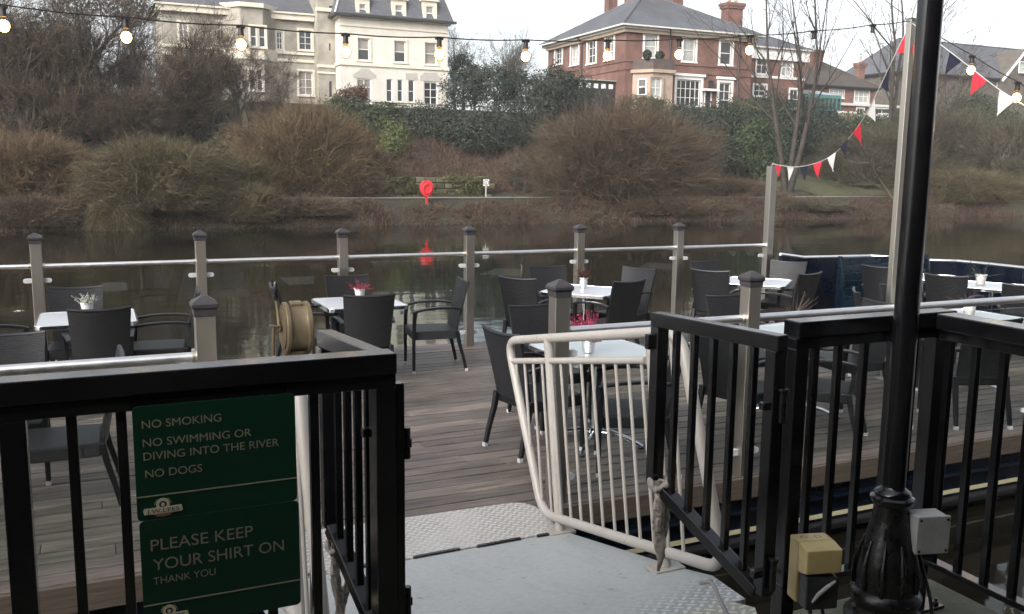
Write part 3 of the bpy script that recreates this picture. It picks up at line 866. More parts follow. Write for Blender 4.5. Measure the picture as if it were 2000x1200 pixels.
stub = thing_abs('hinge_post', 'short black hinge post at the open end of the left railing', 'gate post', (0.735, 2.36, ZQ))
absb(MB().box(0.721, 0.747, 2.345, 2.375, ZQ, 1.505), 'post', 'black_paint', stub, bevel=0.003)
for z_ in (1.33, 0.86): absb(MB().lathe([(0.011, z_ - 0.045), (0.011, z_ + 0.045)], 10, (0.757, 2.36, 0)).box(0.745, 0.77, 2.352, 2.368, z_ - 0.012, z_ + 0.012), 'hinge', 'cast_iron', stub, bevel=0.002)

def lagging(label, a, b, z, seed, k_=1.0):
    rng = random.Random(seed)
    t = thing_abs('foam_lagging', label, 'foam lagging', (a, b, z - 0.34))
    for k, (dx, L, w0) in enumerate(((-0.016, 0.35, 0.026), (0.034, 0.27, 0.020))):
        n, sd = 34, 12
        vs = []; fs = []
        for i in range(n):
            f = i / (n - 1)
            cx = a + dx * (1 - 0.75 * f) + 0.006 * math.sin(f * 9 + k + seed) ; cy = b - 0.025 + 0.012 * k + 0.004 * math.sin(f * 13)
            wr = k_ * w0 * (1.0 if f < 0.72 else max(0.25, (1.1 - f) / 0.38)) 
            for q_ in range(sd):
                u_ = 2 * PI * q_ / sd
                rr_ = 1 + rng.uniform(-0.16, 0.16) + 0.18 * math.sin(3 * u_ + 7 * f) * math.sin(11 * f + k)
                vs.append((cx + wr * rr_ * math.cos(u_), cy + wr * 0.55 * rr_ * math.sin(u_), z + 0.03 - L * f + rng.uniform(-0.004, 0.004)))
        for i in range(n - 1):
            for q_ in range(sd): fs.append((i * sd + q_, i * sd + (q_ + 1) % sd, (i + 1) * sd + (q_ + 1) % sd, (i + 1) * sd + q_))
        fs.append(tuple(range(sd))); fs.append(tuple((n - 1) * sd + q_ for q_ in range(sd)))
        absb(MB().add(vs, fs), 'strip', 'foam', t)
    m = MB()
    pts = [(a + 0.036 * math.cos(u), b + 0.036 * math.sin(u) - 0.005, z + 0.006 + 0.012 * math.sin(3 * u)) for u in [2 * PI * i / 20 for i in range(21)]]
    m.tube(pts, [k_ * 0.014 * rng.uniform(0.65, 1.35) for _ in pts], 8)
    absb(m, 'wrap', 'foam', t)
lagging('torn grey foam hanging from the corner of the right gate leaf', 1.828, 2.69, 0.95, 1, 0.9)
lagging('torn grey foam hanging inside the left gate leaf', 0.645, 2.72, 0.90, 2, 0.6)

# ------------------------------------------------------------------ the two green notices
def rounded(x0, x1, z0, z1, r, n=5):
    pts = []
    for cx, cz, s in ((x1 - r, z0 + r, -90), (x1 - r, z1 - r, 0), (x0 + r, z1 - r, 90), (x0 + r, z0 + r, 180)):
        for i in range(n + 1):
            an = R(s + 90 * i / n); pts.append((cx + r * math.cos(an), cz + r * math.sin(an)))
    return pts

def emblem(parent, x, z, y):
    e = MB()
    e.prism([(x + 0.0155 * math.cos(u), z + 0.008 + 0.0155 * math.sin(u)) for u in [2 * PI * k / 28 for k in range(28)]], y - 0.0016, y, 'y')
    e.prism([(x - 0.042, z - 0.014), (x + 0.042, z - 0.014), (x + 0.045, z - 0.010), (x + 0.042, z + 0.002), (x - 0.042, z + 0.002), (x - 0.045, z - 0.004)], y - 0.0026, y - 0.0017, 'y')
    em = e.build('emblem', 'sign_cream', parent)
    MB().prism([(x + 0.0085 * math.cos(u), z + 0.008 + 0.0085 * math.sin(u)) for u in [2 * PI * k / 20 for k in range(20)]], y - 0.0021, y - 0.0017, 'y').build('roundel', 'sign_black', em)
    MB().prism([(x + 0.0045 * math.cos(u), z + 0.008 + 0.0045 * math.sin(u)) for u in [2 * PI * k / 16 for k in range(16)]], y - 0.0025, y - 0.0022, 'y').build('roundel_centre', 'sign_cream', em)
    MB().prism([(x - 0.024, z - 0.0145), (x - 0.015, z - 0.020), (x, z - 0.0225), (x + 0.015, z - 0.020), (x + 0.024, z - 0.0145)], y - 0.0016, y, 'y').build('ribbon', 'sign_copper', em)
    for sx in (-1, 1):
        MB().prism([(x + sx * 0.020 * math.cos(u), z + 0.006 + 0.020 * math.sin(u)) for u in (0.1, 0.4, 0.7, 0.95)] + [(x + sx * 0.018 * math.cos(u), z + 0.006 + 0.018 * math.sin(u)) for u in (0.95, 0.7, 0.4, 0.1)], y - 0.0016, y, 'y').build('wreath', 'sign_gold', em)
    text_obj('emblem_lettering', 'J.W.LEES', 'sign_black', em, x - 0.037, y - 0.0027, z - 0.0105, 0.074, 0.0095)

SY = 2.262
def notice(label, z0, z1, x0, x1, lines, zline, zemb):
    t = thing('notice', label, 'notice', (x0, SY, z0), 0, 'green notices on the railing')
    MB().prism(rounded(0, x1 - x0, 0, z1 - z0, 0.012), -0.004, 0.0, 'y').build('panel', 'sign_green', t)
    # a pale aluminium edge strip shows behind the board
    for s, x, zb, wd, h in lines:
        text_obj('lettering', s, 'sign_gold', t, x - x0, -0.0045, zb - z0, wd, h)
    MB().box(0.001, x1 - x0 - 0.001, -0.0056, -0.0042, zline - z0, zline - z0 + 0.003).build('rule_line', 'sign_gold', t)
    emblem(t, 0.058, zemb - z0, -0.0042)
    return t
notice('green notice reading no smoking and no dogs, the upper board on the railing', 1.2452, 1.527, 0.052, 0.431,
       [('NO SMOKING', 0.072, 1.4735, 0.180, 0.0195), ('NO SWIMMING OR', 0.072, 1.4285, 0.250, 0.0195),
        ('DIVING INTO THE RIVER', 0.072, 1.3955, 0.316, 0.0195), ('NO DOGS', 0.074, 1.352, 0.129, 0.0195)], 1.304, 1.274)
notice('green notice reading please keep your shirt on, the lower board on the railing', 0.962, 1.2445, 0.055, 0.434,
       [('PLEASE KEEP', 0.078, 1.1675, 0.240, 0.029), ('YOUR SHIRT ON', 0.081, 1.1175, 0.313, 0.029),
        ('THANK YOU', 0.080, 1.0815, 0.145, 0.0185)], 1.028, 1.0)

# ------------------------------------------------------------------ lamp post with its boxes and cables
LA, LB = 2.345, 2.10
lp = thing('lamp_post', 'tall black cast iron lamp post standing by the right hand railing', 'lamp post', (LA, LB, ZQ))
MB().lathe([(0.0385, 0.58), (0.038, 1.6), (0.036, 3.2), (0.035, 4.2)], 28).build('column', 'black_paint', lp, smooth=True)
bs = MB()
bs.lathe([(0.150, 0.0), (0.150, 0.05), (0.135, 0.06), (0.125, 0.10), (0.122, 0.135), (0.128, 0.15), (0.128, 0.165), (0.112, 0.178), (0.104, 0.20), (0.106, 0.215), (0.114, 0.225), (0.116, 0.24),
          (0.108, 0.255), (0.098, 0.262), (0.099, 0.285), (0.100, 0.32), (0.096, 0.36), (0.086, 0.40), (0.073, 0.445), (0.062, 0.49), (0.057, 0.52), (0.056, 0.555)], 32)
for k in range(10):        # acanthus-like ribs on the bell
    an = 2 * PI * k / 10
    pts = [((r + 0.004) * math.cos(an), (r + 0.004) * math.sin(an), z) for r, z in ((0.097, 0.27), (0.099, 0.31), (0.096, 0.35), (0.086, 0.395), (0.074, 0.435))]
    bs.tube(pts, [0.008, 0.010, 0.009, 0.006, 0.003], 8)
bs.build('base', 'cast_iron', lp, smooth=True)
MB().lathe([(0.056, 0.552), (0.066, 0.557), (0.071, 0.568), (0.069, 0.578), (0.058, 0.585), (0.060, 0.592), (0.056, 0.600), (0.044, 0.606), (0.0385, 0.615)], 28).build('collar', 'black_paint', lp, smooth=True)

gb = thing('junction_box', 'small grey metal box strapped to the lamp post under its collar', 'junction box', (2.425, 2.03, 0.872), R(-16))
MB().box(-0.055, 0.055, -0.035, 0.035, 0, 0.122).build('casing', 'grey_box', gb, bevel=0.003)
MB().box(-0.058, 0.058, -0.047, -0.0352, -0.002, 0.126).build('lid', 'grey_box', gb, bevel=0.003)
mm = MB()
for sx in (-0.047, 0.047):
    for sz in (0.010, 0.114): mm.lathe([(0.0045, -0.0495), (0.0045, -0.0472)], 8, (sx, 0, sz), axis='y')
mm.build('screw', 'cast_iron', gb)

yb = thing('socket_box', 'yellow weatherproof socket box with black cover low on the railing', 'socket box', (2.115, 2.19, 0.672), R(-15))
MB().prism([(-0.062, 0.0), (0.062, 0.0), (0.062, 0.215), (-0.062, 0.215)], 0.0, 0.062, 'y').build('back_box', 'yellow_plastic', yb, bevel=0.005)
MB().prism([(-0.002, 0.11), (-0.062, 0.125), (-0.062, 0.205), (-0.002, 0.215)], -0.062, 0.062, 'x').build('hood', 'yellow_plastic', yb, bevel=0.004)
sk = MB().prism([(-0.056, 0.0), (0.056, 0.0), (0.056, 0.108), (-0.056, 0.116)], -0.062, -0.002, 'y').build('socket_cover', 'black_plastic', yb, bevel=0.006)
MB().tube([(-0.035, -0.064, 0.03), (-0.02, -0.072, 0.06), (0.01, -0.073, 0.085), (0.04, -0.067, 0.10)], [0.004, 0.007, 0.007, 0.004], 8).build('latch', 'grey_box', sk, smooth=True)
mm = MB()
for sx in (-0.028, 0.02): 
    for k in range(18):
        u0, u1 = 2 * PI * k / 18, 2 * PI * (k + 1) / 18
        mm.quad((sx + 0.013 * math.cos(u0), 0.030 + 0.010 * math.sin(u0), 0.2155), (sx + 0.013 * math.cos(u1), 0.030 + 0.010 * math.sin(u1), 0.2155),
                (sx + 0.010 * math.cos(u1), 0.030 + 0.0075 * math.sin(u1), 0.2155), (sx + 0.010 * math.cos(u0), 0.030 + 0.0075 * math.sin(u0), 0.2155))
mm.build('knockout_ring', 'cast_iron', yb)

def cable(label, pts, r, mat, name='cable', n=8):
    # smooth the control points
    P = [Vector(p) for p in pts]; q = []
    for i in range(len(P) - 1):
        p0, p1, p2, p3 = P[max(i - 1, 0)], P[i], P[i + 1], P[min(i + 2, len(P) - 1)]
        for k in range(8):
            t = k / 8
            q.append(0.5 * ((2 * p1) + (-p0 + p2) * t + (2 * p0 - 5 * p1 + 4 * p2 - p3) * t * t + (-p0 + 3 * p1 - 3 * p2 + p3) * t ** 3))
    q.append(P[-1])
    o = MB().tube(q, r, n).build(name, mat, None, smooth=True)
    place(o); return tag(o, label, 'cable')
cable('grey cable looping out from under the right gate leaf', [(2.06, 2.66, 0.55), (1.965, 2.60, 0.585), (1.955, 2.52, 0.62), (1.925, 2.43, 0.60), (1.935, 2.34, 0.53), (2.0, 2.27, 0.50), (2.06, 2.20, 0.48), (2.12, 2.05, 0.472)], 0.0075, 'cable_grey')
cable('black cable dropping from the underside of the yellow socket box', [(2.10, 2.19, 0.68), (2.10, 2.18, 0.62), (2.075, 2.15, 0.55), (2.05, 2.08, 0.49), (2.02, 1.9, 0.475)], 0.007, 'cable_black')
cable('thin black cable beside the lamp base below the yellow box', [(2.14, 2.18, 0.68), (2.142, 2.16, 0.62), (2.15, 2.13, 0.55), (2.18, 2.05, 0.485), (2.2, 1.9, 0.475)], 0.006, 'cable_black')
cable('black cable hanging down the lamp post from the grey box', [(2.40, 2.035, 0.875), (2.412, 2.012, 0.80), (2.425, 1.99, 0.72), (2.435, 1.98, 0.64), (2.44, 1.965, 0.55), (2.45, 1.94, 0.47)], 0.006, 'cable_black')

# ------------------------------------------------------------------ gangway
gw = thing_abs('gangway', 'grey steel gangway with white tubular handrails sloping down to the deck', 'gangway', (1.5, 3.5, 0.0))
GA0, GA1 = 0.60, 2.36
def slab(pts, th):
    n = len(pts); return MB().add([(p[0], p[1], p[2]) for p in pts] + [(p[0], p[1], p[2] - th) for p in pts],
        [tuple(range(n)), tuple(range(n, 2 * n))[::-1]] + [(k, n + k, n + (k + 1) % n, (k + 1) % n) for k in range(n)])
rz = lambda b: 0.41 + (2.71 - b) * 0.2125
absb(slab([(GA0, 2.72, rz(2.72)), (GA1 - 0.08, 2.72, rz(2.72)), (GA1 + 0.03, 3.08, rz(3.08)), (GA1, 3.3, rz(3.3)), (GA1 - 0.03, 4.345, rz(4.345)), (GA0, 4.29, rz(4.29))], 0.05), 'ramp_plate', 'plate_ramp', gw, bevel=0.004)
absb(slab([(GA0, 4.30, 0.078), (GA1 - 0.06, 4.355, 0.068), (GA1 + 0.0, 4.62, 0.05), (GA1 + 0.01, 4.84, 0.036), (GA1 - 0.03, 4.93, 0.030), (GA1 - 0.10, 4.96, 0.028), (GA0, 5.02, 0.024)], 0.014), 'landing_flap', 'plate_flap', gw, bevel=0.003)
absb(slab([(GA0, 2.28, ZQ + 0.012), (2.03, 2.28, ZQ + 0.012), (2.19, 2.56, ZQ + 0.004), (2.19, 2.70, rz(2.70) + 0.012), (GA0, 2.70, rz(2.70) + 0.012)], 0.010), 'entry_flap', 'plate_entry', gw, bevel=0.002)
m = MB()
for k in range(5): m.beam((GA0 + 0.1 + k * 0.36, 4.318, 0.072), (GA0 + 0.36 + k * 0.36, 4.330, 0.070), 0.02, 0.02)
absb(m, 'hinge', 'cast_iron', gw)
for x_ in (GA0 + 0.1, GA1 - 0.25): absb(MB().box(x_, x_ + 0.1, 2.75, 4.3, -0.12, 0.0), 'bearer', 'hull_black', gw)

def fillet(P, r, n=6):
    P = [Vector(p) for p in P]; out = [P[0]]
    for i in range(1, len(P) - 1):
        a, b, c = P[i - 1], P[i], P[i + 1]
        d0, d1 = (a - b).normalized(), (c - b).normalized(); rr = min(r, (a - b).length * 0.45, (c - b).length * 0.45)
        p0, p1 = b + d0 * rr, b + d1 * rr
        for k in range(n + 1):
            t = k / n; out.append(p0 * (1 - t) ** 2 + b * 2 * t * (1 - t) + p1 * t * t)
    out.append(P[-1]); return out

def handrail(a, lbl, dz=0.0):
    sl = 0.2
    top = lambda b: 1.075 + dz + (4.89 - b) * sl
    mid = lambda b: 0.925 + (4.99 - b) * sl
    bot = lambda b: 0.105 + (4.55 - b) * 0.215
    loop = fillet([(a, 3.9, top(3.9)), (a, 5.06, top(5.06)), (a, 4.54, bot(4.54)), (a, 2.86, bot(2.86)), (a, 3.24, top(3.24)), (a, 3.9, top(3.9))], 0.13)
    h = absb(MB().tube(loop, 0.026, 12, cap=False), 'handrail', 'white_tube', gw, smooth=True)
    if lbl: h['label'] = lbl
    for b0_, b1_ in ((4.985, 4.52), (4.49, 3.50)): absb(MB().tube([(a, b0_, mid(b0_)), (a, b1_, mid(b1_))], 0.018, 10), 'mid_rail', 'white_tube', h, smooth=True)
    for b, fb in ((4.505, 4.34), (3.47, 3.30)):
        absb(MB().tube([(a, b, top(b)), (a + 0.012, fb, rz(fb) + 0.012)], 0.027, 12), 'upright', 'white_tube', h, smooth=True)
        absb(MB().box(a - 0.07, a + 0.09, fb - 0.05, fb + 0.05, rz(fb) + 0.001, rz(fb) + 0.018), 'foot_plate', 'white_tube', h, bevel=0.002)
    for k in range(15):
        f = k / 14
        b = 4.93 - f * 1.62; fb = b - 0.165
        zt_ = mid(b) if b > 3.5 else top(b) - 0.02
        fb2 = fb
        if fb > 4.56:       # these stop on the sloping end of the frame
            b0 = b; lam = (5.02 - b) / 0.5
            zz = 0.95 - lam * 1.25
            absb(MB().tube([(a, b, zt_), (a, b - (zt_ - max(zz, 0.15)) * 0.2, max(zz, 0.15))], 0.0085, 8), 'bar', 'white_tube', h, smooth=True)
        else:
            absb(MB().tube([(a, b, zt_), (a, fb2, bot(fb2))], 0.0085, 8), 'bar', 'white_tube', h, smooth=True)
handrail(2.28, None)
handrail(0.63, None, -0.035)

# ------------------------------------------------------------------ the moored deck
def shore():
    o = MB(); return o
bul_px = [(1524, 497, 12.28), (1570, 503, 12.6), (1640, 501.5, 13.15), (1700, 500, 13.5), (1760, 503.5, 13.4), (1800, 508, 13.25), (1870, 510, 13.2), (1935, 516, 12.75), (2000, 523, 12.2)]
BUL = [at_d(*p) for p in bul_px] + [(11.42, 6.9, 0.88), (11.2, 5.6, 0.89), (10.7, 4.95, 0.9)]
hull_out = [(-9.0, 4.90), (10.6, 4.90)] + [(p[0], p[1]) for p in BUL[::-1]][1:] + [(8.3, 10.02), (-9.0, 10.02)]
bg = thing_abs('moored_deck', 'moored pontoon with weathered board deck and dark blue hull', 'pontoon', (2.0, 7.4, 0.0))
absb(MB().prism(hull_out, -1.0, -0.165), 'hull', 'hull_blue', bg)
def deck_boards():
    m = MB(); rng = random.Random(5)
    wd, gap = 0.136, 0.011
    b = 4.872
    while b < 10.05:
        bc = b + wd / 2
        # where does this row stop at the bow
        xr = 8.25 if bc > 9.95 else 11.2
        poly = hull_out
        hits = []
        for i in range(len(poly)):
            p, q_ = poly[i], poly[(i + 1) % len(poly)]
            if (p[1] - bc) * (q_[1] - bc) < 0: hits.append(p[0] + (q_[0] - p[0]) * (bc - p[1]) / (q_[1] - p[1]))
        if hits: xr = max(hits) - 0.03
        x = -8.9 + rng.uniform(-2.5, 0)
        while x < xr:
            L = rng.choice([2.4, 3.0, 3.6, 4.2]); x1 = min(x + L, xr)
            dz = rng.uniform(-0.002, 0.002)
            if x1 - x > 0.2: m.box(max(x, -9) + 0.002, x1 - 0.002, b + rng.uniform(0, 0.002), b + wd - rng.uniform(0, 0.002), -0.03, dz)
            x = x1
        b += wd + gap
    return m
absb(deck_boards(), 'deck_boards', 'deck', bg, bevel=0.003, seg=1)
absb(MB().prism(hull_out, -0.16, -0.034), 'deck_bearers', 'hull_black', bg)
absb(MB().box(-9.0, 10.5, 4.835, 4.868, -0.155, -0.006), 'edge_board', 'fascia', bg, bevel=0.004)
absb(MB().box(-9.0, 10.5, 10.025, 10.055, -0.155, -0.006), 'edge_board', 'fascia', bg, bevel=0.004)
absb(MB().beam((-9, 4.868, -0.262), (10.5, 4.868, -0.262), 0.05, 0.022), 'rubbing_strake', 'hull_blue', bg, bevel=0.006)
absb(MB().box(-9.0, 10.5, 4.893, 4.899, -0.432, -0.400), 'cream_line', 'cream_line', bg)
absb(MB().beam((-9, 4.855, -0.475), (10.5, 4.855, -0.475), 0.08, 0.05), 'rubbing_strake', 'hull_black', bg, bevel=0.01)
m = MB()
for i in range(len(BUL) - 1):
    p, q_ = BUL[i], BUL[i + 1]
    d = Vector((q_[0] - p[0], q_[1] - p[1])).normalized(); nn = Vector((-d.y, d.x)) * 0.03
    e = 0.0
    m.add([(p[0] + nn.x, p[1] + nn.y, -0.1), (q_[0] + nn.x, q_[1] + nn.y, -0.1), (q_[0] - nn.x, q_[1] - nn.y, -0.1), (p[0] - nn.x, p[1] - nn.y, -0.1),
           (p[0] + nn.x, p[1] + nn.y, p[2] - 0.02), (q_[0] + nn.x, q_[1] + nn.y, q_[2] - 0.02), (q_[0] - nn.x, q_[1] - nn.y, q_[2] - 0.02), (p[0] - nn.x, p[1] - nn.y, p[2] - 0.02)],
          [(0, 1, 5, 4), (2, 3, 7, 6), (4, 5, 6, 7), (3, 2, 1, 0), (0, 4, 7, 3), (1, 2, 6, 5)])
absb(m, 'bulwark', 'hull_blue', bg, recalc=True)
absb(MB().tube([(p[0], p[1], p[2]) for p in BUL], 0.022, 8), 'capping_rail', 'rail_steel', bg, smooth=True)

# blue slatted settle against the bulwark
sa, sz_ = on_b(1637, 507, 9.35)
st = thing('settle', 'dark blue planked settle against the bulwark at the bow', 'bench', (sa, 9.0, 0))
for x in (0.0, 1.62):
    MB().prism([(-0.23, 0), (0.36, 0), (0.36, 0.98), (0.31, 0.98), (0.225, 0.46), (-0.23, 0.46)], x, x + 0.04, 'x').build('end_panel', 'bench_blue', st, bevel=0.006)
MB().box(0.045, 1.615, -0.22, 0.22, 0.41, 0.45).build('seat', 'bench_blue', st, bevel=0.005)
m = MB()
for k in range(5): m.box(0.045, 1.615, 0.235 + 0.016 * k, 0.262 + 0.016 * k, 0.455 + k * 0.102, 0.55 + k * 0.102)
m.build('backrest', 'bench_blue', st, bevel=0.004)
m = MB()
for k in range(4): m.box(0.045, 1.615, -0.205, -0.18, 0.01 + k * 0.1, 0.104 + k * 0.1)
m.build('front_boards', 'bench_blue', st, bevel=0.004)

# ------------------------------------------------------------------ glass balustrades
ca_, cz_ = on_b(1517, 483, 9.95)
def bal_post(t, a, b, top=1.355, cap=True, base=-0.15):
    p = absb(MB().box(a - 0.05, a + 0.05, b - 0.05, b + 0.05, base, top), 'post', 'steel', t, bevel=0.004)
    if cap:
        c = MB(); z = top - 0.035
        for h0, w0, h1, w1 in ((0, 0.056, 0.035, 0.056), (0.035, 0.056, 0.048, 0.066), (0.048, 0.066, 0.064, 0.066), (0.064, 0.066, 0.076, 0.058), (0.076, 0.058, 0.105, 0.012)):
            c.add([(a + sx * w_, b + sy * w_, z + h) for h, w_ in ((h0, w0), (h1, w1)) for sx, sy in ((-1, -1), (1, -1), (1, 1), (-1, 1))],
                  [(0, 1, 5, 4), (1, 2, 6, 5), (2, 3, 7, 6), (3, 0, 4, 7), (4, 5, 6, 7), (3, 2, 1, 0)])
        absb(c, 'cap', 'cap', p, bevel=0.0015, seg=1)
    return p

def bay(t, a0, a1, b, rail_r=0.024):
    x0, x1 = a0 + 0.05, a1 - 0.05
    absb(MB().tube([(x0, b, 1.1), (x1, b, 1.1)], rail_r, 14), 'rail', 'rail_steel', t, smooth=True)
    for xa, xb in ((x0, x0 + 0.02), (x1 - 0.02, x1)): absb(MB().tube([(xa, b, 1.1), (xb, b, 1.1)], rail_r + 0.006, 14), 'rail_socket', 'steel', t, smooth=True)
    g = absb(MB().box(x0 + 0.035, x1 - 0.035, b - 0.005, b + 0.005, 0.07, 1.035), 'glass_panel', 'glass', t)
    for x, s in ((x0, 1), (x1, -1)):
        for z in (0.96, 0.16):
            m = MB()
            lo, hi = (x, x + 0.075) if s > 0 else (x - 0.075, x)
            outline = [(lo, z - 0.02), (hi, z - 0.02), (hi, z + 0.02), (lo, z + 0.02)]
            if s > 0: outline = [(lo, z - 0.022), (hi - 0.015, z - 0.022), (hi, z - 0.012), (hi, z + 0.012), (hi - 0.015, z + 0.022), (lo, z + 0.022)]
            else: outline = [(lo + 0.015, z - 0.022), (hi, z - 0.022), (hi, z + 0.022), (lo + 0.015, z + 0.022), (lo, z + 0.012), (lo, z - 0.012)]
            m.prism(outline, b - 0.018, b + 0.018, 'y')
            absb(m, 'clamp', 'galvanised', t, bevel=0.002)

fb_ = thing_abs('glass_balustrade', 'long glass balustrade along the river side of the deck', 'balustrade', (4.0, 9.96, 0.0), 'glass balustrades round the deck')
far_posts = [-5.05, -3.55, -2.06, -0.555, 0.965, 2.465, 3.975, 5.45, 6.925]
for a in far_posts: bal_post(fb_, a, 9.96)
CA = 8.35
tp = bal_post(fb_, CA, 9.9, top=2.17, cap=False)
absb(MB().tube([(CA, 9.9, 2.17), (CA, 9.9, 2.20), (CA + 0.02, 9.9, 2.215), (CA + 0.03, 9.9, 2.195)], 0.006, 8), 'hook', 'chrome', tp, smooth=True)
for i in range(len(far_posts) - 1): bay(fb_, far_posts[i], far_posts[i + 1], 9.96)
bay(fb_, far_posts[-1], CA, 9.93)

nb_l = thing_abs('glass_balustrade', 'glass balustrade on the quay side left of the gangway', 'balustrade', (-1.0, 4.93, 0.0), 'glass balustrades round the deck')
npl = [-4.05, -2.53, -1.02, 0.485]
for a in npl: bal_post(nb_l, a, 4.925)
for i in range(3): bay(nb_l, npl[i], npl[i + 1], 4.925, 0.029)
nb_r = thing_abs('glass_balustrade', 'glass balustrade on the quay side right of the gangway', 'balustrade', (5.0, 4.93, 0.0), 'glass balustrades round the deck')
npr = [2.565, 4.03, 5.52, 7.02, 8.5]
for a in npr: bal_post(nb_r, a, 4.925)
for i in range(4): bay(nb_r, npr[i], npr[i + 1], 4.925, 0.029)

# ------------------------------------------------------------------ ship's telegraph on its pedestal
tg = thing('ship_telegraph', 'bronze painted ship telegraph on a cream pedestal at the head of the gangway', 'ship telegraph', (1.02, 5.25, 0), R(0))
MB().lathe([(0.17, 0), (0.17, 0.02), (0.12, 0.035), (0.07, 0.07), (0.052, 0.14), (0.046, 0.5), (0.046, 0.90), (0.052, 0.93), (0.05, 0.95)], 24).build('pedestal', 'cream_paint', tg, smooth=True)
MB().lathe([(0.05, 0.945), (0.066, 0.952), (0.068, 0.965), (0.058, 0.975), (0.062, 1.0), (0.075, 1.04), (0.082, 1.075)], 24).build('neck', 'telegraph', tg, smooth=True)
dr = MB().lathe([(0.150, -0.078), (0.156, -0.072), (0.156, -0.055), (0.144, -0.05), (0.140, -0.044), (0.140, 0.044), (0.144, 0.05), (0.156, 0.055), (0.156, 0.072), (0.150, 0.078)], 36, (0, 0, 1.205), axis='x').build('drum', 'telegraph', tg, smooth=True)
for x_ in (-0.085, 0.0785): MB().lathe([(0.125, x_), (0.125, x_ + 0.0065)], 32, (0, 0, 1.205), axis='x').build('dial', 'telegraph', dr)
hb = MB()
hb.prism([(-0.04, 0.128), (0.04, 0.128), (0.046, 0.15), (0.03, 0.158), (-0.03, 0.158), (-0.046, 0.15)], -0.036, 0.036, 'x')
hb.v = [(p[0], p[1], p[2] + 1.205) for p in hb.v]
hb.build('lamp_hatch', 'telegraph', tg, bevel=0.006)
for s, up in ((-1, 1), (1, -1)):
    x = s * 0.100
    L = MB().tube([(x, 0, 1.205), (x * 1.05, 0.02, 1.205 + up * 0.10), (x * 1.12, 0.03, 1.205 + up * 0.165)], [0.013, 0.010, 0.009], 10)
    L.ell((x, 0, 1.205), (0.014, 0.026, 0.026))
    lv = L.build('lever', 'telegraph', tg, smooth=True)
    x2 = x * 1.12; zt_ = 1.205 + up * 0.165
    MB().lathe([(0.010, 0), (0.017, up * 0.03), (0.018, up * 0.07), (0.013, up * 0.105), (0.006, up * 0.115)], 14, (x2, 0.03, zt_)).build('grip', 'cast_iron' if s < 0 else 'telegraph', lv, smooth=True)
m = MB()
m.tube([(-0.10, -0.02, 1.22), (-0.165, -0.02, 1.225)], [0.008, 0.010], 8).tube([(-0.14, -0.02, 1.22), (-0.145, -0.02, 1.05)], 0.009, 8)
m.build('chain_guide', 'telegraph', tg, smooth=True)

tg.scale = (0.94, 0.94, 0.97)
# white rolled fender hanging inside the left handrail
fd = thing('boat_fender', 'white boat fender hung on a rope behind the green notices', 'fender', (0.672, 3.29, 0.95))
MB().lathe([(0.008, 0.0), (0.018, 0.01), (0.031, 0.04), (0.033, 0.10), (0.033, 0.22), (0.031, 0.285), (0.022, 0.305), (0.010, 0.315)], 18).build('body', 'white_render', fd, smooth=True)
MB().tube([(0, 0, 0.0), (0.004, 0, -0.03), (-0.003, 0.004, -0.06), (0.003, 0, -0.30), (0.0, 0, -0.55)], 0.006, 7).build('rope', 'fascia', fd, smooth=True)

# ------------------------------------------------------------------ tables, chairs, pots
def rsq(h, r, n=5):
    return rounded(-h, h, -h, h, r, n)
def make_table(label):
    t = thing('table', label, 'table', (0, 0, 0), 0, 'square aluminium tables on the deck')
    top = MB().prism(rsq(0.40, 0.06), 0.722, 0.737).build('table_top', 'table_top', t, bevel=0.002)
    o, i = rsq(0.408, 0.065), rsq(0.392, 0.052)
    n = len(o); e = MB()
    vs = [(p[0], p[1], z) for z in (0.705, 0.743) for p in o] + [(p[0], p[1], z) for z in (0.705, 0.743) for p in i]
    fs = []
    for k in range(n):
        k2 = (k + 1) % n
        fs += [(k, k2, n + k2, n + k), (2 * n + k2, 2 * n + k, 3 * n + k, 3 * n + k2), (n + k, n + k2, 3 * n + k2, 3 * n + k), (2 * n + k, 2 * n + k2, k2, k)]
    e.add(vs, fs).build('rim', 'chrome', top, bevel=0.003)
    MB().lathe([(0.034, 0.10), (0.034, 0.70), (0.075, 0.705), (0.075, 0.722)], 20).build('column', 'chrome', t, smooth=True)
    MB().lathe([(0.05, 0.075), (0.058, 0.09), (0.05, 0.115), (0.036, 0.13)], 20).build('hub', 'chrome', t, smooth=True)
    for k in range(4):
        an = R(45 + 90 * k); c, s = math.cos(an), math.sin(an)
        L = MB().tube([(c * x, s * x, z) for x, z in ((0.03, 0.10), (0.12, 0.105), (0.24, 0.075), (0.35, 0.03), (0.375, 0.018))], [0.024, 0.023, 0.020, 0.017, 0.015], 10, sx=0.7)
        lg = L.build('foot', 'chrome', t, smooth=True)
        MB().lathe([(0.022, 0.0), (0.022, 0.014)], 12, (c * 0.362, s * 0.362, 0)).build('foot_pad', 'black_plastic', lg)
    return t

TABLES = [  # a, b, rot deg, label
    (-0.12, 8.87, 0, 'aluminium table with a white heather pot, leftmost by the river rail'),
    (2.38, 8.97, 0, 'aluminium table with a red heather pot behind the ship telegraph'),
    (5.02, 9.02, 40, 'aluminium table with a dark heather in a tin pot by the river rail'),
    (3.42, 5.93, 0, 'aluminium table with a pink heather pot just inside the gangway rail'),
    (7.45, 9.02, 42, 'aluminium table with no pot in front of the tall corner post'),
    (5.42, 5.98, 8, 'aluminium table with dry twigs in a pot behind the right hand gate'),
    (9.98, 7.68, 30, 'aluminium table with a leafy white pot beside the bow bulwark'),
    (7.62, 6.05, 4, 'aluminium table with a wispy pot beyond the lamp post railing'),
    (9.95, 8.70, 35, 'aluminium table by the blue settle, mostly hidden by the lamp post'),
    (-0.95, 6.05, 0, 'aluminium table behind the left railing at the edge of the view'),
]
proto_t = None
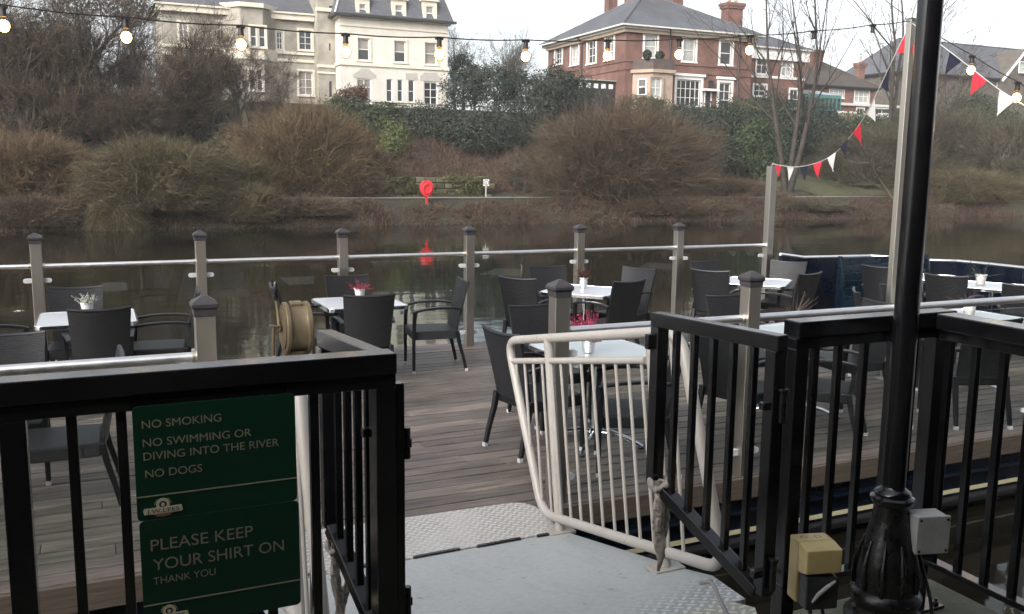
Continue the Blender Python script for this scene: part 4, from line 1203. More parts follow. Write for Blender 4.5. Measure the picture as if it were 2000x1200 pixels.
for i, (a, b, r, l) in enumerate(TABLES):
    if proto_t is None: proto_t = make_table(l); o = proto_t
    else: o = copy_tree(proto_t)
    place(o, a, b, 0, R(r)); o['label'] = l

def make_chair(label):
    t = thing('armchair', label, 'chair', (0, 0, 0), 0, 'dark woven armchairs on the deck')
    s = MB().prism([(-0.225, -0.235), (0.225, -0.235), (0.245, -0.10), (0.248, 0.20), (0.235, 0.235), (-0.235, 0.235), (-0.248, 0.20), (-0.245, -0.10)], 0.345, 0.435)
    s.build('seat', 'wicker', t, bevel=0.018, seg=3)
    # backrest: a thin curved woven shell, wider at the top
    nx, nz = 10, 8; vs = []; fs = []
    for side in (0, 1):
        for j in range(nz + 1):
            f = j / nz
            for i in range(nx + 1):
                x = (i / nx * 2 - 1)
                hw = 0.208 + 0.032 * f
                y = -0.225 - 0.115 * f ** 1.15 - 0.022 * (1 - x * x) - (0.024 if side else 0)
                z = 0.415 + (0.495 + 0.016 * abs(x) ** 2.5) * f
                vs.append((x * hw, y, z))
    M_ = (nx + 1) * (nz + 1)
    g = lambda sd, j, i: sd * M_ + j * (nx + 1) + i
    for j in range(nz):
        for i in range(nx):
            fs.append((g(0, j, i), g(0, j, i + 1), g(0, j + 1, i + 1), g(0, j + 1, i)))
            fs.append((g(1, j, i + 1), g(1, j, i), g(1, j + 1, i), g(1, j + 1, i + 1)))
    for i in range(nx):
        fs.append((g(0, nz, i), g(0, nz, i + 1), g(1, nz, i + 1), g(1, nz, i))); fs.append((g(0, 0, i + 1), g(0, 0, i), g(1, 0, i), g(1, 0, i + 1)))
    for j in range(nz):
        fs.append((g(0, j + 1, 0), g(1, j + 1, 0), g(1, j, 0), g(0, j, 0))); fs.append((g(0, j, nx), g(1, j, nx), g(1, j + 1, nx), g(0, j + 1, nx)))
    bk = MB().add(vs, fs).build('backrest', 'wicker', t, smooth=True)
    tp_ = MB().tube([(x * 0.241, -0.352 - 0.022 * (1 - x * x), 0.912 + 0.016 * abs(x) ** 2.5) for x in [-1 + 0.2 * k for k in range(11)]], 0.015, 8)
    tp_.build('top_roll', 'resin', bk, smooth=True)
    def leg(pts, w0, w1, x):
        m = MB(); n = len(pts)
        for k in range(n - 1):
            pass
        vs = []; fs = []
        for k, (y, z, xo) in enumerate(pts):
            w = w0 + (w1 - w0) * k / (n - 1)
            vs += [(x + xo - w, y - w, z), (x + xo + w, y - w, z), (x + xo + w, y + w, z), (x + xo - w, y + w, z)]
        for k in range(n - 1):
            for e in range(4): fs.append((4 * k + e, 4 * k + (e + 1) % 4, 4 * k + 4 + (e + 1) % 4, 4 * k + 4 + e))
        fs += [(3, 2, 1, 0), tuple(4 * (n - 1) + e for e in range(4))]
        lg = m.add(vs, fs).build('leg', 'resin', t, bevel=0.004)
        y, z, xo = pts[0]
        MB().box(x + xo - w0 - 0.001, x + xo + w0 + 0.001, y - w0 - 0.001, y + w0 + 0.001, -0.0, 0.03).build('foot_cap', 'galvanised', lg, bevel=0.002)
    for sx in (-1, 1):
        leg([(0.222, 0.002, 0), (0.222, 0.33, 0), (0.215, 0.55, 0.008 * sx), (0.205, 0.635, 0.01 * sx)], 0.015, 0.020, sx * 0.252)
        leg([(-0.335, 0.002, 0.012 * sx), (-0.30, 0.16, 0.008 * sx), (-0.262, 0.30, 0), (-0.238, 0.43, 0)], 0.015, 0.021, sx * 0.222)
        arm = MB()
        prof = [(-0.285, 0.655), (-0.18, 0.672), (-0.05, 0.676), (0.08, 0.668), (0.18, 0.650), (0.235, 0.632)]
        vs = []; fs = []
        for k, (y, z) in enumerate(prof):
            xc = sx * (0.235 + 0.030 * min(1, k / 3)); hw = 0.018 + 0.008 * min(1, k / 3)
            vs += [(xc - hw, y, z - 0.012), (xc + hw, y, z - 0.012), (xc + hw, y, z + 0.012), (xc - hw, y, z + 0.012)]
        for k in range(len(prof) - 1):
            for e in range(4): fs.append((4 * k + e, 4 * k + (e + 1) % 4, 4 * k + 4 + (e + 1) % 4, 4 * k + 4 + e))
        fs += [(3, 2, 1, 0), tuple(4 * (len(prof) - 1) + e for e in range(4))]
        arm.add(vs, fs).build('armrest', 'resin', t, bevel=0.006)
    return t

CHAIRS = [  # a, b, facing (0 = across the river, 90 = left, 180 = the quay), label
    (-0.22, 9.23, 180, 'dark woven armchair behind the white heather table, back to the river'),
    (-0.03, 8.43, 2, 'dark woven armchair in front of the white heather table, back to the quay'),
    (0.47, 8.98, 84, 'dark woven armchair right of the white heather table, half hidden by a capped post'),
    (-0.82, 8.80, -88, 'dark woven armchair left of the white heather table'),
    (-0.27, 6.08, 88, 'dark woven armchair seen through the left railing bars facing left'),
    (-0.62, 6.72, 178, 'dark woven armchair at the left edge of the view behind the railing'),
    (2.44, 9.34, 180, 'dark woven armchair behind the red heather table, back to the river'),
    (2.29, 8.47, -6, 'dark woven armchair in front of the red heather table, back to the quay'),
    (3.14, 8.96, 82, 'dark woven armchair right of the red heather table, seen from its side'),
    (1.90, 9.04, -92, 'dark woven armchair left of the red heather table behind the telegraph'),
    (4.42, 9.10, -58, 'dark woven armchair left of the tin pot table by the river rail'),
    (4.92, 9.50, 174, 'dark woven armchair behind the tin pot table, back to the river'),
    (5.05, 8.60, 14, 'dark woven armchair in front of the tin pot table, back to the quay'),
    (5.60, 9.18, 112, 'dark woven armchair right of the tin pot table by the river rail'),
    (2.98, 6.02, -80, 'dark woven armchair left of the pink heather table beside the white handrail'),
    (3.42, 6.68, 182, 'dark woven armchair behind the pink heather table'),
    (3.37, 5.36, 62, 'dark woven armchair seen through the white handrail bars, close to the rail'),
    (4.58, 5.62, -72, 'dark woven armchair behind the open gate leaf facing right'),
    (5.42, 6.62, 180, 'dark woven armchair behind the dry twig table'),
    (5.16, 5.40, 38, 'dark woven armchair close behind the railing between gate and lamp post'),
    (6.14, 6.14, 84, 'dark woven armchair right of the dry twig table'),
    (7.25, 9.44, 184, 'dark woven armchair behind the potless table, back to the river'),
    (6.92, 9.06, -56, 'dark woven armchair left of the potless table'),
    (8.00, 9.22, 122, 'dark woven armchair right of the potless table near the tall post'),
    (7.46, 8.53, 16, 'dark woven armchair in front of the potless table, back to the quay'),
    (9.34, 8.68, -66, 'dark woven armchair between the blue settle and the lamp post'),
    (9.30, 7.66, -66, 'dark woven armchair left of the leafy white pot table at the bow'),
    (9.30, 6.80, -44, 'dark woven armchair at the right edge of the view near the bow'),
    (7.18, 6.60, -128, 'dark woven armchair left of the wispy pot table, beside the lamp post'),
    (6.72, 5.36, -20, 'dark woven armchair seen through the right hand railing and glass'),
    (7.72, 6.72, 178, 'dark woven armchair behind the wispy pot table'),
]
proto_c = None
for i, (a, b, f, l) in enumerate(CHAIRS):
    if proto_c is None: proto_c = make_chair(l); o = proto_c
    else: o = copy_tree(proto_c)
    place(o, a, b, 0, R(f)); o['label'] = l

def pot(label, X, Y, mat, plant, pw=0.058, ph=0.105, z=0.7432, n=90, h=0.10, spread=0.09, kind='tuft', seed=0, xy=None):
    a, b = xy or on_z(X, Y, z)
    t = thing('plant_pot', label, 'plant pot', (a, b, z), 0, 'small plant pots on the tables')
    MB().lathe([(pw * 0.68, 0), (pw * 0.72, 0.004), (pw * 0.95, ph * 0.88), (pw * 1.04, ph * 0.9), (pw * 1.06, ph), (pw * 0.96, ph), (pw * 0.9, ph * 0.85)], 22, cap=False).lathe([(0.001, 0.0005), (pw * 0.68, 0.0005)], 22, cap=False).build('pot', mat, t, smooth=True, recalc=False)
    MB().lathe([(0.001, ph * 0.86), (pw * 0.9, ph * 0.86)], 16, cap=False).build('soil', 'soil', t, recalc=False)
    rng = np.random.default_rng(seed + 10); g = Big()
    d = unit(rng.normal(size=(n, 3)) * np.array([1, 1, 0.5]) + np.array([0, 0, 0.9 if kind != 'twigs' else 1.2])); d[:, 2] = np.abs(d[:, 2])
    L = h * rng.uniform(0.45, 1.15, n)[:, None]
    p0 = np.concatenate([rng.normal(size=(n, 2)) * pw * 0.32, np.full((n, 1), ph * 0.82)], 1)
    p2 = p0 + d * L * np.array([spread / 0.09, spread / 0.09, 1]); p1 = (p0 + p2) / 2 + rng.normal(size=(n, 3)) * 0.006
    g.tubes(np.stack([p0, p1, p2], 1), np.stack([np.full(n, 0.0028), np.full(n, 0.0024), np.full(n, 0.0012)], 1), 3)
    if kind != 'twigs':
        k = 7
        c = (p0[:, None] + (p2 - p0)[:, None] * rng.uniform(0.35, 1.02, (n, k, 1))).reshape(-1, 3) + rng.normal(size=(n * k, 3)) * 0.004
        nr = unit(rng.normal(size=(n * k, 3))); tt = unit(np.cross(nr, rng.normal(size=(n * k, 3)))); bb = np.cross(nr, tt)
        sz = (0.013 if kind == 'tuft' else 0.024) * rng.uniform(0.6, 1.3, n * k)[:, None]
        g.quads(np.stack([c - tt * sz * .5, c + bb * sz * .3, c + tt * sz * .5, c - bb * sz * .3], 1))
    g.build('plant', plant, t)
pot('white pot of pale heather on the leftmost table', 171, 613, 'pot_white', 'heather_white', n=70, h=0.11, seed=1)
pot('white pot of red heather on the table behind the telegraph', 703, 583, 'pot_white', 'heather_red', n=46, h=0.115, seed=2, spread=0.11)
pot('tin pot of upright brown heather on the middle table by the river', 1139, 563, 'pot_silver', 'heather_brown', pw=0.056, ph=0.125, n=110, h=0.17, spread=0.055, seed=3)
pot('tin pot of bright pink heather behind the gangway handrail', 1149, 688, 'pot_silver', 'heather_pink', n=190, h=0.21, spread=0.075, seed=4)
pot('pot of long dry twigs on the table behind the open gate', 1548, 642, 'pot_silver', 'dry_twig', n=24, h=0.27, spread=0.10, kind='twigs', seed=5)
pot('white pot with two leafy stems on the table at the bow', 1915, 557, 'pot_white', 'leaf_mid', pw=0.066, ph=0.13, n=12, h=0.17, spread=0.13, kind='leaf', seed=6)
pot('white pot of wispy mauve twigs beyond the lamp post railing', 1892, 618, 'pot_white', 'dry_twig', pw=0.062, ph=0.12, n=60, h=0.17, spread=0.12, kind='twigs', seed=7)

# ------------------------------------------------------------------ mast, festoon lights, bunting
SB = 6.75; KS = SB / 4.6
ma, mz = on_b(1780, 38, SB)
ms = thing('mast', 'slim pale mast standing on the deck just behind the lamp post', 'mast', (ma, SB, 0))
MB().box(-0.032, 0.032, -0.032, 0.032, 0, mz).build('pole', 'steel', ms, bevel=0.004)
MB().box(-0.075, 0.075, -0.075, 0.075, 0, 0.012).build('base_plate', 'steel', ms, bevel=0.003)
MB().box(-0.035, 0.035, -0.035, 0.035, mz, mz + 0.008).build('cap', 'cap', ms)

def bulb(parent, a, b, z, lit, org):
    s = MB().lathe([(0.012, 0.0), (0.019, -0.006), (0.019, -0.045), (0.022, -0.05), (0.022, -0.06), (0.015, -0.062)], 12, (a, b, z))
    s.box(a - 0.03, a + 0.03, b - 0.012, b + 0.012, z - 0.008, z + 0.010)
    so = absb(s, 'socket', 'socket', parent, smooth=True)
    absb(MB().lathe([(0.014, -0.060), (0.018, -0.070), (0.030, -0.090), (0.038, -0.112), (0.0385, -0.128), (0.032, -0.150), (0.018, -0.163), (0.003, -0.167)], 16, (a, b, z)), 'bulb', 'bulb_glass' if lit else 'bulb_clear', so, smooth=True)
    if lit: absb(MB().ell((a, b, z - 0.118), (0.033, 0.033, 0.038), 14, 10), 'filament', 'bulb_core', so, smooth=True)

def festoon(label, P, lit, sag):
    t = thing_abs('festoon_lights', label, 'string lights', tuple(P[0]), 'strings of bulbs over the deck')
    pts = []
    for i in range(len(P) - 1):
        p, q_ = Vector(P[i]), Vector(P[i + 1])
        for k in range(6):
            f = k / 6; v = p.lerp(q_, f); v.z += 0.008 - sag * 4 * f * (1 - f); pts.append(v)
    pts.append(Vector(P[-1]))
    absb(MB().tube(pts, 0.0048, 6), 'flex', 'socket', t, smooth=True)
    for p, l in zip(P, lit):
        if l is not None: bulb(t, p[0], p[1], p[2] - 0.004, l, None)
    return t
px_s = [(-290, -25), (5, 12), (245, 36), (470, 52), (675, 68), (858, 75), (1027, 80), (1187, 80), (1327, 78), (1465, 71), (1590, 62), (1705, 50), (1780, 41)]
P1 = []
for X, Y in px_s:
    a, z = on_b(X, Y, SB); P1.append((a, SB, z))
festoon('long string of glowing bulbs running from the left to the mast', P1, [True] * 10 + [False] * 2 + [None], 0.012)
# second string comes from the mast back towards the pub
def line_to(X0, Y0, d0, X1, Y1, d1, n):
    p, q_ = Vector(at_d(X0, Y0, d0)), Vector(at_d(X1, Y1, d1)); return [tuple(p.lerp(q_, i / n)) for i in range(n + 1)]
top = (ma, SB, mz)
md = W(ma, SB).y
P2 = [top, at_d(1899, 110, 8.3), at_d(1988, 162, 7.8), at_d(2085, 217, 7.3), at_d(2230, 300, 6.6)]
festoon('short string of bulbs running from the mast to the right past the bunting', P2, [None, True, True, True, None], 0.01)

def bunting(label, P, cols, wflag, hflag, gap=0.0):
    """flags hang from a cord through P; cols are spaced evenly along it"""
    t = thing_abs('bunting', label, 'bunting', tuple(P[0]), 'strings of bunting over the deck')
    V = [Vector(p) for p in P]; q = []
    for i in range(len(V) - 1):
        p0, p1, p2, p3 = V[max(i - 1, 0)], V[i], V[i + 1], V[min(i + 2, len(V) - 1)]
        for k in range(10):
            f = k / 10
            q.append(0.5 * ((2 * p1) + (-p0 + p2) * f + (2 * p0 - 5 * p1 + 4 * p2 - p3) * f * f + (-p0 + 3 * p1 - 3 * p2 + p3) * f ** 3))
    q.append(V[-1])
    absb(MB().tube(q, 0.004, 6), 'cord', 'cord', t, smooth=True)
    cum = [0]
    for i in range(1, len(q)): cum.append(cum[-1] + (q[i] - q[i - 1]).length)
    tot = cum[-1]
    def at(s):
        s = min(max(s, 0), tot)
        for i in range(1, len(q)):
            if cum[i] >= s:
                f = (s - cum[i - 1]) / max(1e-6, cum[i] - cum[i - 1]); return q[i - 1].lerp(q[i], f)
        return q[-1]
    rng = random.Random(len(cols))
    n = len(cols)
    for i, c in enumerate(cols):
        if c is None: continue
        s = tot * (i + 0.5) / n
        p, r_ = at(s - wflag / 2), at(s + wflag / 2)
        mid = (p + r_) / 2
        d = (r_ - p).normalized(); side = Vector((-d.y, d.x, 0)).normalized()
        dn = Vector((0, 0, -1)); pe = (dn - d * dn.dot(d)).normalized()
        tip = mid + (pe + dn * 0.3).normalized() * hflag + side * rng.uniform(-0.03, 0.05) + d * rng.uniform(-0.03, 0.03)
        k = 5; th = side * 0.0015
        rows = []
        for j in range(k + 1):
            f = j / k; bw = side * 0.012 * math.sin(f * 3 + i)
            rows.append((p.lerp(tip, f) + bw, r_.lerp(tip, f) + bw * 0.4 - side * 0.008 * f))
        m = MB(); vs = []
        for sgn in (1, -1):
            for l_, r2 in rows: vs += [l_ + th * sgn, r2 + th * sgn]
        o = 2 * (k + 1); fs = []
        for j in range(k):
            fs.append((2 * j, 2 * j + 1, 2 * j + 3, 2 * j + 2)); fs.append((o + 2 * j + 1, o + 2 * j, o + 2 * j + 2, o + 2 * j + 3))
            fs.append((2 * j, 2 * j + 2, o + 2 * j + 2, o + 2 * j)); fs.append((2 * j + 3, 2 * j + 1, o + 2 * j + 1, o + 2 * j + 3))
        fs.append((1, 0, o, o + 1))
        absb(m.add(vs, fs), 'pennant', {'r': 'flag_red', 'w': 'flag_white', 'n': 'flag_navy'}[c], t, recalc=False)
    return t
cd = W(CA, 9.9).y
BP = [(CA, 9.9, 2.20), at_d(1562, 326, 11.6), at_d(1622, 306, 10.8), at_d(1668, 258, 10.1), at_d(1702, 203, 9.65), at_d(1743, 118, 9.3), (ma, SB, mz - 0.02)]
bunting('bunting of red white and navy flags sagging from tall corner post up to mast', BP, ['r', 'w', 'n', 'r', 'w', 'n', 'r', 'w', 'n', 'r'], 0.235, 0.19)
BP2 = [(ma, SB, mz - 0.03), at_d(1838, 88, 8.6), at_d(1890, 128, 8.3), at_d(1950, 174, 8.0), at_d(2010, 212, 7.7), at_d(2120, 280, 7.2)]
bunting('bunting of white navy and red flags running right from the mast', BP2, [None, 'w', 'n', 'r', 'w', 'n', 'r'], 0.18, 0.185)

# ------------------------------------------------------------------ unseen pub added behind the camera to shade the deck; shows in the glass
pb_ = thing_abs('shading_pub', 'unseen dark brick pub added behind the viewpoint to shade the deck', 'pub', (0, -4.5, ZQ))
absb(MB().box(-26, 22, -12, -4.5, ZQ - 0.05, 7.2), 'wall', 'pub_brick', pb_)
absb(MB().prism([(-4.45, 4.1), (0.95, 3.45), (0.95, 3.60), (-4.45, 4.25)], -26, 10, 'x'), 'shade_canopy', 'lead_dark', pb_)  # unseen canopy added to keep skylight off the near faces of the railings
for k in range(8): absb(MB().box(-25 + k * 4.9, -24.86 + k * 4.9, 0.55, 0.69, ZQ, 3.48), 'shade_canopy_post', 'black_paint', pb_)
absb(MB().prism([(-12.5, 7.2), (-4.0, 7.2), (-8.2, 10.4)], -26.5, 22.5, 'x'), 'roof', 'slate', pb_)
for k in range(10):
    for z in (1.4, 4.6):
        x = -24 + k * 4.6
        absb(MB().box(x, x + 1.3, -4.52, -4.42, z, z + 1.7), 'window_frame', 'paint_white', pb_)
        absb(MB().box(x + 0.1, x + 1.2, -4.425, -4.41, z + 0.1, z + 1.6), 'pane', 'pane', pb_)

# ------------------------------------------------------------------ houses on the far bank
def MBm(plane, c):
    """maps (s, depth into the wall, z) to (a, b, z): plane 'b' faces the river, plane 'a' faces up-river"""
    return (lambda s, d, z: (s, c + d, z)) if plane == 'b' else (lambda s, d, z: (c + d, s, z))

def bxm(mb, M, s0, s1, d0, d1, z0, z1):
    p, q = M(s0, d0, z0), M(s1, d1, z1)
    return mb.box(min(p[0], q[0]), max(p[0], q[0]), min(p[1], q[1]), max(p[1], q[1]), min(p[2], q[2]), max(p[2], q[2]))

def facade(mb, M, s0, s1, z0, z1, rects, dep=0.22):
    xs = sorted({s0, s1, *[r[0] for r in rects], *[r[1] for r in rects]}); zs = sorted({z0, z1, *[r[2] for r in rects], *[r[3] for r in rects]})
    for i in range(len(xs) - 1):
        for j in range(len(zs) - 1):
            cx, cz = (xs[i] + xs[i + 1]) / 2, (zs[j] + zs[j + 1]) / 2
            if any(r[0] < cx < r[1] and r[2] < cz < r[3] for r in rects): continue
            mb.quad(M(xs[i], 0, zs[j]), M(xs[i + 1], 0, zs[j]), M(xs[i + 1], 0, zs[j + 1]), M(xs[i], 0, zs[j + 1]))
    for r in rects:
        a, b, c, d = r
        for (u0, w0), (u1, w1) in (((a, c), (b, c)), ((b, c), (b, d)), ((b, d), (a, d)), ((a, d), (a, c))):
            mb.quad(M(u0, 0, w0), M(u1, 0, w1), M(u1, dep, w1), M(u0, dep, w0))

def window(t, M, r, surround=0.14, nx=2, nz=2, pane='pane', frame='paint_white', sur='paint_white', blind=None, hood=False, sill=True, fw=0.075):
    s0, s1, z0, z1 = r
    m = MB()
    if surround:
        w_ = surround
        bxm(m, M, s0 - w_, s0, -0.05, 0.03, z0 - 0.02, z1); bxm(m, M, s1, s1 + w_, -0.05, 0.03, z0 - 0.02, z1)
        bxm(m, M, s0 - w_, s1 + w_, -0.06, 0.03, z1 + 0.002, z1 + w_ * 1.1)
        if hood: bxm(m, M, s0 - w_ * 1.5, s1 + w_ * 1.5, -0.22, 0.03, z1 + w_ * 1.12, z1 + w_ * 1.12 + 0.22)
        if sill: bxm(m, M, s0 - w_ * 1.15, s1 + w_ * 1.15, -0.13, 0.03, z0 - 0.14, z0 - 0.022)
    else:
        bxm(m, M, s0 - 0.02, s1 + 0.02, -0.07, 0.05, z0 - 0.09, z0 - 0.001)
    win = absb(m, 'window', sur, t)
    f = MB(); d0, d1 = 0.10, 0.16
    bxm(f, M, s0, s0 + fw, d0, d1, z0, z1); bxm(f, M, s1 - fw, s1, d0, d1, z0, z1)
    bxm(f, M, s0 + fw, s1 - fw, d0, d1, z0, z0 + fw); bxm(f, M, s0 + fw, s1 - fw, d0, d1, z1 - fw, z1)
    for i in range(1, nx):
        x = s0 + (s1 - s0) * i / nx; bxm(f, M, x - fw * 0.3, x + fw * 0.3, d0 + 0.012, d1 - 0.012, z0 + fw, z1 - fw)
    for j in range(1, nz):
        z = z0 + (z1 - z0) * j / nz; k = 0.42 if j * 2 == nz else 0.25
        bxm(f, M, s0 + fw, s1 - fw, d0 + 0.004, d1 - 0.004, z - fw * k, z + fw * k)
    absb(f, 'sash', frame, win)
    absb(bxm(MB(), M, s0 + 0.01, s1 - 0.01, 0.165, 0.185, z0 + 0.01, z1 - 0.01), 'pane', pane, win)
    if blind:
        absb(bxm(MB(), M, s0 + fw, s1 - fw, 0.150, 0.162, z1 - (z1 - z0) * blind, z1 - fw), 'blind', 'pane_curtain', win)
    return win

def rb(Xl, Yt, Xr, Yb, b):
    s0 = on_b(Xl, (Yt + Yb) / 2, b)[0]; s1 = on_b(Xr, (Yt + Yb) / 2, b)[0]; xc = (Xl + Xr) / 2
    return [s0, s1, on_b(xc, Yb, b)[1], on_b(xc, Yt, b)[1]]
def ra(Xl, Yt, Xr, Yb, a):
    s0 = on_a(Xl, (Yt + Yb) / 2, a)[0]; s1 = on_a(Xr, (Yt + Yb) / 2, a)[0]; xc = (Xl + Xr) / 2
    return [min(s0, s1), max(s0, s1), on_a(xc, Yb, a)[1], on_a(xc, Yt, a)[1]]
def ins(r, k): return [r[0] + k, r[1] - k, r[2] + k * 0.4, r[3] - k]

def hip_roof(t, a0, a1, b0, b1, z, h, inset, mat, over=0.45, along='a', fascia='gutter_white', name='roof', tf=0.28):
    a0 -= over; a1 += over; b0 -= over; b1 += over
    if along == 'a': r0, r1 = (a0 + inset, (b0 + b1) / 2, z + h), (a1 - inset, (b0 + b1) / 2, z + h)
    else: r0, r1 = ((a0 + a1) / 2, b0 + inset, z + h), ((a0 + a1) / 2, b1 - inset, z + h)
    E_ = [(a0, b0, z), (a1, b0, z), (a1, b1, z), (a0, b1, z)]
    m = MB()
    if along == 'a': m.add(E_ + [r0, r1], [(0, 1, 5, 4), (1, 2, 5), (2, 3, 4, 5), (3, 0, 4), (3, 2, 1, 0)])
    else: m.add(E_ + [r0, r1], [(0, 1, 4), (1, 2, 5, 4), (2, 3, 5), (3, 0, 4, 5), (3, 2, 1, 0)])
    rf = absb(m, name, mat, t)
    f = MB()
    f.box(a0 - 0.04, a1 + 0.04, b0 - 0.06, b0 - 0.002, z - 0.10, z + 0.04).box(a0 - 0.06, a0 - 0.002, b0 + 0.002, b1, z - 0.10, z + 0.04).box(a1 + 0.002, a1 + 0.06, b0 + 0.002, b1, z - 0.10, z + 0.04)
    f.box(a0 + over * 0.35, a1 - over * 0.35, b0 + over * 0.35, b1 - over * 0.35, z - tf, z - 0.004)
    absb(f, 'gutter', fascia, rf)
    hp = MB()
    for c, r in ((E_[0], r0), (E_[1], r1 if along == 'a' else r0), (E_[2], r1), (E_[3], r0 if along == 'a' else r1)):
        hp.tube([(c[0], c[1], c[2] + 0.03), (r[0], r[1], r[2] + 0.03)], 0.09, 6)
    hp.tube([(r0[0], r0[1], r0[2] + 0.03), (r1[0], r1[1], r1[2] + 0.03)], 0.1, 6)
    absb(hp, 'ridge_tiles', 'slate' if mat == 'slate' else mat, rf)
    return rf

def chimney(t, a, b, z0, z1, w, d, mat='brick', pots=2, cap=True):
    c = MB().box(a - w / 2, a + w / 2, b - d / 2, b + d / 2, z0, z1)
    if cap:
        c.box(a - w / 2 - 0.12, a + w / 2 + 0.12, b - d / 2 - 0.12, b + d / 2 + 0.12, z1 - 0.55, z1 - 0.30)
        c.box(a - w / 2 - 0.2, a + w / 2 + 0.2, b - d / 2 - 0.2, b + d / 2 + 0.2, z1 - 0.301, z1 - 0.02)
    ch = absb(c, 'chimney', mat, t)
    for i in range(pots):
        x = a + (i - (pots - 1) / 2) * w * 0.45
        absb(MB().lathe([(0.18, z1 + 0.002), (0.15, z1 + 0.5), (0.19, z1 + 0.55), (0.16, z1 + 0.75)], 12, (x, b, 0)), 'chimney_pot', 'sandstone', ch, smooth=True)
    return ch

# --- cream mansion: right block with mansard, slim tower, greyer left wing
CB = 76.0
cl, cr = on_b(664.8, 130, CB)[0], on_b(874.3, 130, CB)[0]
cz0 = on_b(770, 207, CB)[1]; cz1 = on_b(770, 42.5, CB)[1]; cdep = 10.5
cm = thing_abs('cream_mansion', 'cream stucco mansion with grey mansard roof and three dormers', 'house', (cl, CB, cz0))
Mb = MBm('b', CB)
wr = []
up = [(699, 75, 721.6, 118, 'pane', 0.52), (770, 80.7, 792.5, 122, 'pane', 0.55), (830, 84, 852.7, 126.5, 'pane_curtain', None)]
gf = [(697, 154, 726, 203, 2, 'pane_curtain'), (755, 155, 766.5, 199, 1, 'pane'), (776.6, 156, 787, 199, 1, 'pane'), (797.7, 157, 809.6, 200, 1, 'pane'), (828, 160, 855, 205.5, 2, 'pane')]
R_up = [rb(*u[:4], CB) for u in up]; R_gf = [rb(*u[:4], CB) for u in gf]
wl = MB(); facade(wl, Mb, cl, cr, cz0 - 1.2, cz1, R_up + R_gf)
Ma = MBm('a', cl); side = ra(650.5, 74, 656, 118, cl)
facade(wl, Ma, CB, CB + cdep, cz0 - 1.2, cz1, [])
wl.quad((cr, CB, cz0 - 1.2), (cr, CB + cdep, cz0 - 1.2), (cr, CB + cdep, cz1), (cr, CB, cz1))
absb(wl, 'wall', 'stucco', cm)
absb(MB().box(cl + 0.25, cr - 0.25, CB + 0.25, CB + cdep, cz0 - 1, cz1 - 0.1), 'interior', 'shadow_room', cm)
for r, u in zip(R_up, up): window(cm, Mb, r, 0.17, 1, 2, u[4], sur='stucco_trim', blind=u[5])
for r, u in zip(R_gf, gf): window(cm, Mb, r, 0.0, u[4], 2 if u[4] == 1 else 3, u[5], sur='stucco_trim', fw=0.06 if u[4] == 1 else 0.1)
zs_ = on_b(770, 130, CB)[1]
absb(MB().box(cl - 0.12, cr + 0.12, CB - 0.12, CB - 0.001, zs_ - 0.12, zs_ + 0.14).box(cl - 0.12, cl - 0.001, CB, CB + cdep, zs_ - 0.12, zs_ + 0.14), 'string_course', 'stucco_trim', cm)
zc_ = on_b(770, 57, CB)[1]
absb(MB().box(cl - 0.08, cr + 0.08, CB - 0.08, CB - 0.001, zc_ - 0.04, zc_ + 0.06).box(cl - 0.25, cr + 0.25, CB - 0.25, CB + cdep, cz1 + 0.002, cz1 + 0.18), 'cornice', 'stucco_trim', cm)
def scar(px):
    pts = [on_b(x, y, CB) for x, y in px]
    absb(MB().prism(pts, CB - 0.025, CB - 0.003, 'y'), 'bare_patch', 'stucco_grey', cm)
scar([(690, 152), (689, 145), (699, 140), (706, 134), (720, 135), (727, 141), (735, 147), (734, 153)])
scar([(820, 158), (820, 150), (829, 142), (852, 143), (858, 150), (863, 153), (862, 160)])
scar([(793, 156), (792, 143), (815, 144), (816, 157)])
# mansard: steep slate sides, flat top out of frame
zm0, zm1 = cz1 + 0.2, cz1 + 4.2; ov = 0.5; inn = 1.35
mr = MB()
lo = [(cl - ov, CB - ov), (cr + ov, CB - ov), (cr + ov, CB + cdep + ov), (cl - ov, CB + cdep + ov)]
hi = [(cl + inn - ov, CB + inn - ov), (cr - inn + ov, CB + inn - ov), (cr - inn + ov, CB + cdep - inn), (cl + inn - ov, CB + cdep - inn)]
mr.add([(*p, zm0) for p in lo] + [(*p, zm1) for p in hi], [(k, (k + 1) % 4, 4 + (k + 1) % 4, 4 + k) for k in range(4)] + [(4, 5, 6, 7), (3, 2, 1, 0)])
mrf = absb(mr, 'mansard_roof', 'slate', cm)
absb(MB().box(cl - ov - 0.1, cr + ov + 0.1, CB - ov - 0.1, CB - ov - 0.001, zm0 - 0.10, zm0 + 0.1).box(cl - ov - 0.1, cl - ov - 0.001, CB - ov, CB + cdep, zm0 - 0.10, zm0 + 0.1), 'gutter', 'lead_dark', mrf)
g2 = MB()
for a_, b_ in zip(lo, hi): g2.tube([(*a_, zm0 + 0.02), (*b_, zm1 + 0.02)], 0.09, 6)
absb(g2, 'hip_flashing', 'galvanised', mrf)
